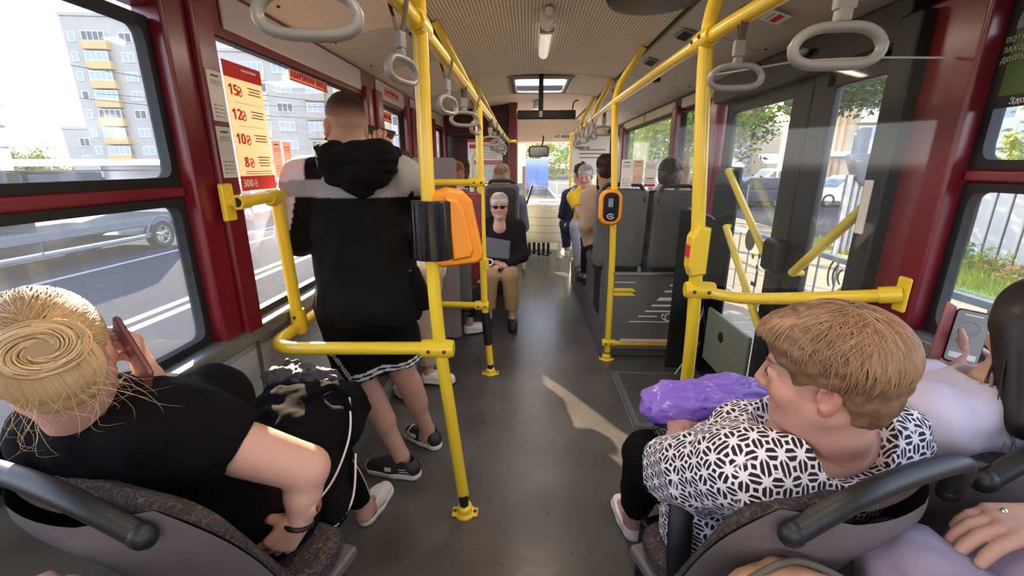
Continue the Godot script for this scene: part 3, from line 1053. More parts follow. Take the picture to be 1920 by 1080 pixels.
	q.prism([Vector2(-0.03, -0.1), Vector2(0.03, -0.09), Vector2(0.03, 0.1), Vector2(-0.02, 0.11), Vector2(-0.045, 0.06), Vector2(-0.045, -0.06)], 0.07, Vector3(0.70, 1.17, -1.77), Basis.IDENTITY, 0.01)
	var bx := part(t, "button_box", q, M.yellow)
	q = MB.new()
	q.box(Vector3(0.654, 1.175, -1.765), Vector3(0.012, 0.05, 0.04), 0.004)
	part(bx, "button", q, M.red_print, "red stop button")
	pole_foot(t, Vector3(0.712, 0, -1.78))
	t = thing("grab_pole", "thin yellow pole holding the oval orange ticket validator", "pole")
	q = MB.new()
	q.tube([Vector3(0.592, 1.93, -3.25), Vector3(0.626, 1.36, -3.25), Vector3(0.644, 0.85, -3.25), Vector3(0.652, 0.06, -3.25)], 0.024, 14)
	part(t, "pole", q, M.yellow)
	clamp_joint(t, Vector3(0.655, 0.14, -3.25), Vector3(1, 0, 0), 0.1, 0.033)
	pole_foot(t, Vector3(0.645, 0, -3.235), 0.9)
	q = MB.new()
	q.tube([Vector3(0.65, 0.14, -3.25), Vector3(1.27, 0.14, -3.25)], 0.024, 12)
	part(t, "foot_bar", q, M.yellow)
	# --- straps
	strap(Vector3(-0.395, 1.96, -0.86), 0.2, 0.15, "large pale grab strap cut by the top edge left of the near pole", 1.15)
	strap(Vector3(-0.372, 1.953, -1.38), 0.185, 1.3, "grab strap seen edge on just left of the near left pole")
	strap(Vector3(-0.35, 1.93, -2.0), 0.18, 1.25, "grab strap seen edge on above the orange ticket machine")
	strap(Vector3(-0.338, 1.915, -2.42), 0.18, 0.5, "open grab strap just before the second left pole")
	strap(Vector3(-0.326, 1.9, -2.8), 0.18, 1.35, "edge-on grab strap touching the second left pole")
	var k := 0
	for z in [-3.6, -3.95, -4.3, -4.65, -4.95]:
		strap(Vector3(lerpf(-0.31, -0.272, (-z - 3.2) / 1.8), 1.94 + z * 0.024, z), 0.17, [0.4, 1.2, 0.2, 0.9, 1.4][k], ["first small grab strap past the second left pole", "second small grab strap past the second left pole", "third small grab strap past the second left pole", "fourth small grab strap past the second left pole", "last small grab strap before the driver's red post"][k])
		k += 1
	strap(Vector3(0.648, 1.93, -1.04), 0.19, -0.1, "large open grab strap at top right, in front of the door header", 1.15)
	strap(Vector3(0.643, 1.945, -1.5), 0.18, -0.15, "open grab strap just right of the near right pole")
	k = 0
	for z in [-3.75, -4.3, -4.7, -5.1, -5.5, -5.9]:
		strap(Vector3(0.607, 1.93, z), 0.16, [0.0, 1.1, 1.3, 0.9, 1.4, 1.2][k], ["open grab strap hanging above the beige jacket passenger", "second small grab strap on the right rail above the passengers", "third small grab strap on the right rail above the passengers", "fourth small grab strap on the right rail above the passengers", "fifth small grab strap on the right rail above the passengers", "farthest small grab strap on the right rail"][k])
		k += 1
	# --- ticket machine on the near left pole
	t = thing("ticket_machine", "orange ticket machine with a black curved rear cover on the near left pole", "ticket machine", Vector3(-0.335, 1.3, -1.6))
	q = MB.new()
	q.prism([Vector2(-0.05, 0.085), Vector2(-0.02, 0.115), Vector2(0.03, 0.13), Vector2(0.085, 0.12), Vector2(0.118, 0.085), Vector2(0.125, 0.05), Vector2(0.158, -0.115), Vector2(0.155, -0.14), Vector2(0.13, -0.155), Vector2(0.0, -0.165), Vector2(-0.05, -0.15)], 0.13, Vector3(0, 0, -0.045), Basis(Vector3.UP, 0.25), 0.016)
	var body := part(t, "body", q, M.orange)
	q = MB.new()
	q.prism([Vector2(0.03, 0.1), Vector2(0.075, 0.09), Vector2(0.1, 0.05), Vector2(0.13, -0.1), Vector2(0.12, -0.125), Vector2(0.05, -0.135)], 0.03, Vector3(0.005, 0, 0.03), Basis(Vector3.UP, 0.25), 0.012)
	part(body, "front_rib", q, M.orange)
	q = MB.new()
	q.box(Vector3(0.1, 0.0, -0.125), Vector3(0.1, 0.22, 0.03), 0.01, Basis(Vector3.UP, 0.25))
	part(body, "reader_face", q, M.maroon, "dark red front face")
	q = MB.new()
	var prof: Array = []
	for i in 13:
		var a := PI * i / 12.0
		prof.append(Vector2(cos(a) * 0.076, sin(a) * 0.062))
	prof.append(Vector2(-0.076, -0.02)); prof.append(Vector2(0.076, -0.02))
	q.prism(prof, 0.215, Vector3(-0.018, -0.02, 0.02), Basis(Vector3(1, 0, 0), Vector3(0, 0, 1), Vector3(0, -1, 0)) , 0.006, true)
	part(t, "rear_cover", q, M.black_gloss, "glossy black curved rear cover")
	# --- oval validator
	t = thing("ticket_validator", "oval orange ticket validator with a dark screen on the thin pole", "ticket validator", Vector3(0.596, 1.217, -3.2))
	q = MB.new()
	q.prism(round_rect(0.168, 0.258, 0.07, 8), 0.06, Vector3.ZERO, Basis.IDENTITY, 0.02, true)
	part(t, "housing", q, M.orange)
	q = MB.new()
	q.prism(round_rect(0.112, 0.205, 0.045, 8), 0.006, Vector3(0, 0.004, 0.031), Basis.IDENTITY, 0.002, true)
	var scr := part(t, "screen", q, M.black_gloss)
	q = MB.new()
	q.prism(round_rect(0.034, 0.06, 0.004, 2), 0.001, Vector3(-0.004, 0.035, 0.035))
	part(scr, "picture", q, mat(rgb(120, 140, 170), 0.4))
	q = MB.new()
	var ringp: Array = []
	for i in 21:
		var a := 0.4 + TAU * 0.82 * i / 20.0
		ringp.append(Vector3(cos(a) * 0.024, sin(a) * 0.018 - 0.062, 0.036))
	q.tube(ringp, 0.0028, 6)
	q.tube([Vector3(-0.012, -0.066, 0.036), Vector3(0.0, -0.056, 0.036), Vector3(0.012, -0.068, 0.036), Vector3(0.026, -0.07, 0.036)], 0.0028, 6)
	part(scr, "card_symbol", q, M.white)
	# --- screens and partitions
	t = thing("glass_screen", "clear screen behind the right seats over a grey striped panel with an emblem", "screen")
	q = MB.new()
	q.box(Vector3(0.955, 1.29, -3.25), Vector3(0.56, 1.16, 0.008), 0.002)
	part(t, "pane", q, M.plexi)
	q = MB.new()
	q.box(Vector3(0.96, 0.4, -3.25), Vector3(0.62, 0.62, 0.024), 0.004)
	var pn := part(t, "panel", q, M.panel_dark)
	q = MB.new()
	q.box(Vector3(0.96, 0.715, -3.235), Vector3(0.62, 0.022, 0.03), 0.004)
	part(pn, "top_strip", q, M.steel)
	q = MB.new()
	q.box(Vector3(0.94, 0.168, -3.225), Vector3(0.4, 0.025, 0.02), 0.004)
	part(pn, "kick_strip", q, M.paper_warm)
	for s in [[1.09, 1.26, 0.625, 0.012], [1.055, 1.26, 0.575, 0.014], [1.005, 1.26, 0.513, 0.026], [0.965, 1.26, 0.46, 0.014], [0.92, 1.26, 0.413, 0.011], [0.87, 1.02, 0.37, 0.008], [0.80, 1.26, 0.325, 0.006], [0.67, 0.83, 0.645, 0.005]]:
		var m: float = s[3]
		var sb := MB.new()
		sb.prism([Vector2(s[0], s[2] - m * 0.5), Vector2(s[1], s[2] - m * 0.5), Vector2(s[1], s[2] + m * 0.5), Vector2(s[0] + m * 0.8, s[2] + m * 0.5)], 0.003, Vector3(0, 0, -3.2365))
		part(pn, "stripe", sb, M.white)
	for y in [0.585, 0.55]:
		var sb := MB.new()
		sb.prism([Vector2(0.67, y - 0.013), Vector2(0.84, y - 0.013), Vector2(0.81, y + 0.013), Vector2(0.67, y + 0.013)], 0.003, Vector3(0, 0, -3.2365))
		part(pn, "yellow_stripe", sb, M.yellow)
	# emblem: a round bud between two outward curling petals
	q = MB.new()
	for s in [-1.0, 1.0]:
		var c := Vector3(1.105, 0.365, -3.236)
		q.tube(smooth([c + Vector3(0, -0.035, 0), c + Vector3(s * 0.022, -0.012, 0), c + Vector3(s * 0.016, 0.018, 0), c + Vector3(0, 0.032, 0)], 5), 0.004, 6)
		q.tube(smooth([c + Vector3(s * 0.012, -0.03, 0), c + Vector3(s * 0.042, -0.012, 0), c + Vector3(s * 0.05, 0.014, 0), c + Vector3(s * 0.028, 0.022, 0)], 5), 0.004, 6)
	part(pn, "emblem", q, M.white)
	q = MB.new()
	q.box(Vector3(0.62, 0.4, -3.8), Vector3(0.03, 0.78, 1.1), 0.006)
	part(t, "side_panel", q, M.seat_grey)
	t = thing("draught_screen", "large clear screen between the near right pole and the maroon door post", "screen")
	q = MB.new()
	var za := Vector3(0.665, 0, -1.775)
	var zb := Vector3(1.262, 0, -1.47)
	var dx := (zb - za).normalized()
	var L := za.distance_to(zb)
	var pb := Basis(dx, Vector3.UP, dx.cross(Vector3.UP))
	q.prism([Vector2(0.02, 1.03), Vector2(L, 1.09), Vector2(L, 1.80), Vector2(L - 0.02, 1.82), Vector2(L * 0.7, 1.84), Vector2(L * 0.4, 1.85), Vector2(0.02, 1.83)], 0.006, za, pb)
	part(t, "pane", q, M.plexi)
	q = MB.new()
	q.tube([za + dx * 0.02 + Vector3(0, 1.83, 0), za + dx * L * 0.4 + Vector3(0, 1.85, 0), za + dx * L * 0.7 + Vector3(0, 1.84, 0), za + dx * (L - 0.02) + Vector3(0, 1.82, 0)], 0.0035, 6)
	part(t, "top_edge", q, M.plexi_edge)
	t = thing("side_screen", "black screen panel with a pale rounded edge at the front side of the door", "screen")
	q = MB.new()
	q.prism([Vector2(0, 0.03), Vector2(0.2, 0.03), Vector2(0.235, 0.5), Vector2(0.245, 1.1), Vector2(0.23, 1.16), Vector2(0.2, 1.19), Vector2(0, 1.22)], 0.02, Vector3(1.05, 0, -3.04), Basis.IDENTITY, 0.006)
	part(t, "panel", q, M.black)
	q = MB.new()
	q.tube(rounded([Vector3(1.1, 0.02, -2.95), Vector3(1.2, 0.12, -3.02), Vector3(1.285, 0.5, -3.03), Vector3(1.297, 1.16, -3.03), Vector3(1.1, 1.23, -3.03)], 0.06), 0.005, 8)
	part(t, "edge_trim", q, M.plexi_edge)
	# mauve seat partition on the left
	t = thing("seat_partition", "mauve grey partition board behind the left seats beside the ticket machine", "partition")
	q = MB.new()
	q.prism(round_rect(0.42, 1.3, 0.03, 4), 0.022, Vector3(-0.70, 0.91, -3.02), Basis.IDENTITY, 0.005)
	part(t, "board", q, M.panel_mauve)
	q = MB.new()
	q.tube([Vector3(-0.86, 0.25, -3.02), Vector3(-0.86, 0.0, -3.02)], 0.018, 8)
	part(t, "leg", q, M.steel)
	# --- doors on the right
	door()
	# ramp plate in the floor by the door
	t = thing("ramp_plate", "dark metal framed ramp plate set in the floor by the door", "ramp")
	q = MB.new()
	ring_frame(q, round_rect(0.63, 0.72, 0.01, 2), round_rect(0.56, 0.65, 0.01, 2), 0.006, Vector3(0.97, 0.003, -2.65), Basis(Vector3(1, 0, 0), Vector3(0, 0, 1), Vector3(0, -1, 0)))
	part(t, "frame", q, M.sill)
	q = MB.new()
	q.box(Vector3(0.97, 0.001, -2.65), Vector3(0.555, 0.004, 0.645), 0.001)
	part(t, "plate", q, M.floor)
	q = MB.new()
	q.box(Vector3(0.645, 0.003, -2.65), Vector3(0.008, 0.006, 0.75), 0.002)
	part(t, "edge_rail", q, M.steel)
	heater()
	# right seat side wall board
	t = thing("wall_board", "white board in a grey frame on the right side wall by the window", "board")
	q = MB.new()
	q.box(Vector3(1.285, 0.76, -1.15), Vector3(0.02, 0.34, 0.62), 0.008)
	part(t, "frame", q, M.sill)
	q = MB.new()
	q.box(Vector3(1.272, 0.745, -1.13), Vector3(0.01, 0.28, 0.52), 0.003)
	part(t, "board", q, M.white)
	ceiling_things()
	front_things()
	seats()
	signs()

func door() -> void:
	var root := Node3D.new()
	root.name = "door_1"
	add_child(root, true)
	meta(root, "right side double door with black framed glass leaves and yellow bars", "door", "", "structure")
	var x := XR + 0.02
	# header and sill
	slab("header", Vector3(XR - 0.08, 1.9, -1.62), Vector3(XR + 0.06, 2.04, -3.15), M.black, root, 0.01)
	slab("threshold", Vector3(XR - 0.04, -0.02, -1.62), Vector3(XR + 0.06, 0.012, -3.15), M.steel, root, 0.003)
	# two leaves: [near z, far z, stile widths near and far]
	for lf in [[-1.635, -2.2, 0.06, 0.15], [-2.21, -3.1, 0.15, 0.3]]:
		var leaf := Node3D.new()
		leaf.name = "leaf"
		root.add_child(leaf, true)
		slab("stile", Vector3(x - 0.018, 0.02, lf[0]), Vector3(x + 0.018, 1.9, lf[0] - lf[2]), M.black, leaf, 0.006)
		slab("stile", Vector3(x - 0.018, 0.02, lf[1] + (0.1 if lf[3] > 0.2 else lf[3])), Vector3(x + 0.018, 1.9, lf[1]), M.black, leaf, 0.006)
		slab("top_rail", Vector3(x - 0.018, 1.83, lf[0] - lf[2]), Vector3(x + 0.018, 1.9, lf[1] + 0.09), M.black, leaf, 0.006)
		slab("bottom_rail", Vector3(x - 0.018, 0.02, lf[0] - lf[2]), Vector3(x + 0.018, 0.16, lf[1] + 0.09), M.black, leaf, 0.006)
		slab("pane", Vector3(x - 0.003, 0.15, lf[0] - lf[2] + 0.01), Vector3(x + 0.003, 1.84, lf[1] + 0.09), M.glass, leaf, 0.001)
	# broad dark seal on the front door edge, only up to eye height as in a screened leaf
	slab("edge_cover", Vector3(XR - 0.02, 0.02, -2.76), Vector3(XR + 0.0, 1.5, -3.1), M.black_gloss, root, 0.006)
	slab("lock_box", Vector3(XR - 0.07, 0.98, -2.16), Vector3(XR - 0.005, 1.15, -2.3), M.black, root, 0.02)
	slab("foot_panel", Vector3(XR - 0.06, 0.2, -2.3), Vector3(XR - 0.03, 0.58, -2.86), M.panel_green, root, 0.01)
	var q := MB.new()
	q.tube([Vector3(XR - 0.062, 0.45, -2.62), Vector3(XR - 0.058, 0.45, -2.62)], 0.035, 16)
	part(root, "hole", q, M.rubber)
	for b in [[Vector3(1.25, 1.48, -2.85), Vector3(1.25, 1.0, -2.21)], [Vector3(1.25, 1.14, -2.78), Vector3(1.25, 0.66, -2.22)], [Vector3(1.25, 1.41, -1.62), Vector3(1.25, 1.02, -2.03)], [Vector3(1.25, 1.09, -1.62), Vector3(1.25, 0.7, -2.05)]]:
		q = MB.new()
		q.tube([b[0], b[1]], 0.02, 12)
		for e in b:
			q.tube([e, e + Vector3(0.05, 0, 0)], 0.014, 8)
		part(root, "grab_bar", q, M.yellow_dull)
	# prints on the door glass: a round pictogram with a seat and dots, three waves, a line of dark lettering
	q = MB.new()
	var onr := Basis(Vector3(0, 0, 1), Vector3.UP, Vector3(-1, 0, 0))
	var oval: Array = []
	for i in 24:
		oval.append(Vector2(cos(TAU * i / 24.0) * 0.058, sin(TAU * i / 24.0) * 0.066))
	q.prism(oval, 0.002, Vector3(1.312, 1.09, -2.58), onr)
	for d in [[Vector3(1.312, 1.0, -2.52), 0.014], [Vector3(1.312, 1.015, -2.45), 0.014], [Vector3(1.312, 0.95, -2.46), 0.014]]:
		var dot: Array = []
		for i in 12:
			dot.append(Vector2(cos(TAU * i / 12.0), sin(TAU * i / 12.0)) * d[1])
		q.prism(dot, 0.002, d[0], onr)
	q.prism([Vector2(-0.06, -0.045), Vector2(0.0, -0.045), Vector2(0.0, 0.05), Vector2(-0.02, 0.05), Vector2(-0.02, -0.022), Vector2(-0.06, -0.022)], 0.002, Vector3(1.312, 0.88, -2.44), onr)
	part(root, "pictogram", q, M.seat_grey)
	q = MB.new()
	for k in 3:
		var wv: Array = []
		for i in 9:
			var a := lerpf(-0.9, 0.9, i / 8.0)
			wv.append(Vector3(1.312, 1.06 + sin(a) * (0.07 - k * 0.015), -1.88 + k * 0.03 + 0.05 - cos(a) * 0.05))
		q.tube(wv, 0.004, 5)
	part(root, "wave_symbol", q, M.seat_grey)
	# pneumatic cover and sensor over the door
	q = MB.new()
	q.ball(Vector3(1.19, 1.985, -2.17), Vector3(0.03, 0.018, 0.07), 6, 12)
	part(root, "sensor", q, M.grip)
	# black door post with a paper strip
	slab("edge_post", Vector3(XR - 0.09, 0.0, -1.56), Vector3(XR - 0.03, 1.98, -1.66), M.black, root, 0.012)
	slab("paper_strip", Vector3(XR - 0.095, 1.27, -1.6), Vector3(XR - 0.09, 1.46, -1.64), M.paper, root, 0.001)

func heater() -> void:
	var t := thing("heater_box", "low slotted metal heater box along the foot of the left wall", "heater", Vector3(-1.0, 0, -2.2))
	var q := MB.new()
	q.box(Vector3(0.025, 0.07, 0.0), Vector3(0.15, 0.14, 0.86), 0.006)
	part(t, "body", q, M.sill)
	q = MB.new()
	for i in 42:
		for j in 6:
			var z := -0.41 + i * 0.0195 + (0.009 if j % 2 == 1 else 0.0)
			q.box(Vector3(-0.035 + j * 0.022, 0.1405, z), Vector3(0.016, 0.002, 0.010), 0.001)
	part(t, "slots", q, M.rubber).set_meta("kind", "stuff")

func ceiling_things() -> void:
	# tube lamps along the middle, switched on
	var k := 0
	for z in [-1.75, -2.95, -6.2, -0.4, 0.9]:
		var y := arch(0.095)
		var t := thing("tube_lamp", ["ceiling lamp nearest the camera, cut by the top edge", "unlit ceiling tube lamp between its two white end caps", "far ceiling lamp beyond the roof hatch", "ceiling lamp above the camera", "rearmost ceiling lamp behind the camera"][k], "lamp", Vector3(0.095, y, z), "ceiling lamps")
		var q := MB.new()
		q.tube([Vector3(0, -0.03, 0.3), Vector3(0, -0.03, -0.36)], 0.034, 16)
		part(t, "tube", q, M.lamp_tube)
		var al := AreaLight3D.new()
		al.name = "tube_light"
		al.area_size = Vector2(0.07, 0.62)
		al.light_color = Color(1.0, 0.93, 0.84)
		al.light_energy = 0.42
		al.shadow_enabled = true
		al.position = Vector3(0, -0.07, -0.03)
		al.rotation.x = -PI * 0.5
		t.add_child(al, true)
		q = MB.new()
		q.tube(smooth([Vector3(0, -0.03, 0.5), Vector3(0, -0.03, 0.48), Vector3(0, -0.03, 0.42), Vector3(0, -0.03, 0.31)], 3), [0.02, 0.032, 0.038, 0.041, 0.042, 0.043, 0.043, 0.042, 0.042, 0.04], 16)
		part(t, "end_cap", q, M.white)
		q = MB.new()
		q.box(Vector3(0, -0.03, 0.26), Vector3(0.08, 0.075, 0.06), 0.01)
		part(t, "collar", q, M.grip)
		q = MB.new()
		q.ball(Vector3(0.026, -0.055, 0.42), Vector3(0.014, 0.012, 0.014), 6, 10)
		part(t, "knob", q, M.steel)
		k += 1
	# black T shaped carrier under the hatch
	var t := thing("display_carrier", "black T shaped carrier hanging below the roof hatch", "bracket", Vector3(0.105, 2.275, -4.15))
	var q := MB.new()
	q.box(Vector3(0, -0.16, 0), Vector3(0.042, 0.32, 0.04), 0.006)
	part(t, "post", q, M.black)
	q = MB.new()
	q.box(Vector3(0.05, -0.33, 0), Vector3(0.52, 0.075, 0.06), 0.008)
	part(t, "beam", q, M.black)
	q = MB.new()
	q.box(Vector3(0.0, -0.325, 0.033), Vector3(0.03, 0.05, 0.004), 0.001)
	part(t, "tag", q, M.paper)
	q = MB.new()
	q.tube(rounded([Vector3(0.28, -0.29, 0), Vector3(0.29, -0.22, 0), Vector3(0.33, -0.21, 0)], 0.02), 0.006, 6)
	part(t, "hook", q, M.black)
	# vents and small fittings on the coves
	k = 0
	for v in [[Vector3(0.86, 2.205, -2.72), 1], [Vector3(0.85, 2.207, -3.38), 1], [Vector3(0.85, 2.207, -4.6), 1], [Vector3(-0.62, 2.2, -2.62), -1]]:
		var a := thing("air_vent", ["larger slotted air vent on the right sloped ceiling", "second small air vent on the right sloped ceiling", "third air vent on the right sloped ceiling, farther", "small air vent on the left sloped ceiling above the rail"][k], "vent", v[0], "air vents", 0.0)
		a.rotation.z = 0.32 * v[1] * -1.0
		q = MB.new()
		q.box(Vector3.ZERO, Vector3(0.075, 0.012, 0.16), 0.004)
		part(a, "frame", q, M.grip)
		q = MB.new()
		for i in 7:
			q.box(Vector3(0, -0.007, -0.06 + i * 0.02), Vector3(0.055, 0.004, 0.012), 0.001)
		part(a, "louvre", q, M.rubber)
		k += 1
	var sp := MB.new()
	sp.lathe([Vector2(0.0, -0.035), Vector2(0.15, -0.035), Vector2(0.2, -0.025), Vector2(0.215, 0.0), Vector2(0.2, 0.01)], 32)
	var s := single("ceiling_speaker", sp, M.black, "large round black ceiling cover at the top edge above the right rail", "speaker")
	s.position = Vector3(0.55, arch(0.55) - 0.02, -2.22)
	q = MB.new()
	q.ball(Vector3.ZERO, Vector3(0.03, 0.022, 0.05), 8, 14)
	s = single("sensor_dome", q, M.black, "dark oval bump on the right sloped ceiling before the windows", "sensor")
	s.position = Vector3(1.0, 2.155, -3.75)

func front_things() -> void:
	var q := MB.new()
	# dashboard: cream curved counter with a pale top, seen from the aisle
	var t := thing("dashboard", "cream curved dashboard counter under the windscreen", "dashboard", Vector3(0.33, 0, -7.3))
	var rows: Array = []
	for yy in [0.28, 0.34, 0.56, 0.58, 0.84, 0.88]:
		var ring: Array = []
		for i in 15:
			var a := lerpf(-1.0, 1.0, i / 14.0)
			var bulge: float = 0.26 * (1.0 - a * a) - (0.03 if yy < 0.3 or yy > 0.86 else 0.0) + (yy - 0.3) * 0.12
			ring.append(Vector3(a * 0.46, yy, bulge))
		rows.append(ring)
	q.grid(rows, Vector3(0, 0, 1))
	var f := part(t, "front", q, M.cream)
	q = MB.new()
	for yy in [0.57, 0.45, 0.7]:
		var path: Array = []
		for i in 15:
			var a := lerpf(-1.0, 1.0, i / 14.0)
			path.append(Vector3(a * 0.46, yy, 0.26 * (1.0 - a * a) + (yy - 0.3) * 0.12 + 0.001))
		q.tube(path, 0.003, 6)
	part(f, "groove", q, M.panel_green)
	q = MB.new()
	q.prism([Vector2(-0.5, 0.7), Vector2(-0.5, -0.05), Vector2(-0.3, -0.19), Vector2(0.0, -0.27), Vector2(0.3, -0.19), Vector2(0.95, -0.05), Vector2(0.95, 0.7)], 0.05, Vector3(0, 0.9, 0.06), Basis(Vector3(1, 0, 0), Vector3(0, 0, -1), Vector3(0, 1, 0)), 0.012)
	part(t, "top", q, M.white)
	for x in [-0.02, 0.3]:
		q = MB.new()
		q.ball(Vector3(x, 0.8, 0.31 - x * x * 1.4), Vector3(0.012, 0.012, 0.006), 5, 8)
		part(t, "screw", q, M.rubber)
	q = MB.new()
	q.tube([Vector3(0.22, 0.0, 0.05), Vector3(0.22, 0.3, 0.05)], 0.05, 12)
	part(t, "leg", q, M.cream)
	q = MB.new()
	for i in 5:
		q.box(Vector3(-0.3 + i * 0.08, 0.13 + 0.02 * (i % 2), 0.0), Vector3(0.05, 0.22, 0.06), 0.01)
	q.tube(smooth([Vector3(-0.35, 0.05, 0.1), Vector3(-0.2, 0.12, 0.1), Vector3(-0.05, 0.04, 0.1), Vector3(0.08, 0.1, 0.1)], 5), 0.012, 6)
	part(t, "pipework", q, M.rubber)
	q = MB.new()
	q.box(Vector3(0.0, 0.93, 0.0), Vector3(0.36, 0.02, 0.2), 0.004)
	part(t, "tray", q, M.grip)
	# cream driver's door beside the aisle
	t = thing("cabin_door", "cream low door of the driver's cabin beside the aisle", "cabin door", Vector3(-0.06, 0, -6.55))
	q = MB.new()
	q.prism([Vector2(-0.3, 0.02), Vector2(0.3, 0.02), Vector2(0.32, 0.8), Vector2(0.28, 1.0), Vector2(-0.05, 1.05), Vector2(-0.25, 1.5), Vector2(-0.3, 1.5)], 0.05, Vector3.ZERO, Basis(Vector3(0, 0, -1), Vector3.UP, Vector3(1, 0, 0)), 0.015)
	var d := part(t, "panel", q, M.cream)
	q = MB.new()
	q.box(Vector3(0.028, 0.55, 0.0), Vector3(0.01, 0.3, 0.36), 0.004)
	part(d, "inset", q, M.paper)
	t = thing("fare_tray", "dark slanted holder at the driver's door", "tray", Vector3(0.02, 0.98, -6.75))
	q = MB.new()
	q.box(Vector3(0, 0.1, 0), Vector3(0.03, 0.3, 0.12), 0.008, Basis(Vector3(0, 0, 1), -0.3))
	part(t, "holder", q, M.black)
	# interior mirror
	t = thing("mirror", "black rounded interior mirror hanging over the windscreen", "mirror", Vector3(0.16, 1.72, -7.15))
	q = MB.new()
	q.prism(round_rect(0.32, 0.17, 0.05, 6), 0.05, Vector3.ZERO, Basis(Vector3(1, 0, 0), 0.1), 0.012, true)
	part(t, "housing", q, M.black)
	q = MB.new()
	q.prism(round_rect(0.28, 0.135, 0.04, 6), 0.004, Vector3(0, -0.002, 0.026), Basis(Vector3(1, 0, 0), 0.1))
	part(t, "mirror_glass", q, M.chrome)
	q = MB.new()
	q.tube(smooth([Vector3(0.05, 0.06, -0.02), Vector3(0.07, 0.2, -0.1), Vector3(0.08, 0.26, -0.46)], 5), 0.012, 8)
	part(t, "arm", q, M.black)
	# number plate notice on the header
	t = thing("registration_notice", "white registration notice on the header over the windscreen", "sign", Vector3(0.57, 1.965, -7.57))
	q = MB.new()
	q.box(Vector3.ZERO, Vector3(0.34, 0.11, 0.004), 0.001)
	part(t, "sheet", q, M.paper)
	letters(t, "АТ 4604", Vector3(-0.14, 0.005, 0.0035), Basis.IDENTITY, 0.05, M.dark_print, "lettering", 700)
	# thin pole at the front door
	q = MB.new()
	q.tube([Vector3(0.62, 0.9, -6.5), Vector3(0.6, 1.95, -6.5)], 0.022, 10)
	single("grab_pole", q, M.yellow, "farthest thin yellow pole before the windscreen", "pole")
	# ticket machine loop pole by the left seats
	q = MB.new()
	q.tube(rounded([Vector3(-0.42, 1.66, -4.15), Vector3(-0.53, 1.62, -4.2), Vector3(-0.55, 0.46, -4.2), Vector3(-0.4, 0.43, -4.2)], 0.07), 0.02, 12)
	single("seat_loop_rail", q, M.cream, "cream looped rail beside the left seats behind the second pole", "handrail")

# ------------------------------------------------------------------ seats
# back shell in its own axes: x across, y up the back, z out of the rear face
func seat_shell(w: float, hgt: float) -> MB:
	var q := MB.new()
	var front: Array = []
	var back: Array = []
	for i in 17:
		var v := i / 16.0
		var y := v * hgt
		var ww := w * (0.5 - 0.06 * pow(1.0 - v, 3.0) - 0.1 * pow(maxf(0.0, v - 0.72) / 0.28, 2.2))
		var rf: Array = []
		var rb: Array = []
		for k in 15:
			var u := lerpf(-1.0, 1.0, k / 14.0)
			var edge := pow(absf(u), 5.0)
			var e2 := pow(absf(2.0 * v - 1.0), 7.0)
			var th := 0.026 * (1.0 - edge) * (1.0 - e2) + 0.002
			var curve := 0.045 * (1.0 - u * u) - 0.02 * sin(v * PI)
			rb.append(Vector3(u * ww, y, curve + th + 0.016 * (1.0 - smoothstep(0.5, 0.7, absf(u)))))
			rf.append(Vector3(u * ww, y, curve - th))
		back.append(rb)
		front.append(rf)
	q.grid(back, Vector3(0, 0, 1))
	q.grid(front, Vector3(0, 0, -1))
	return q

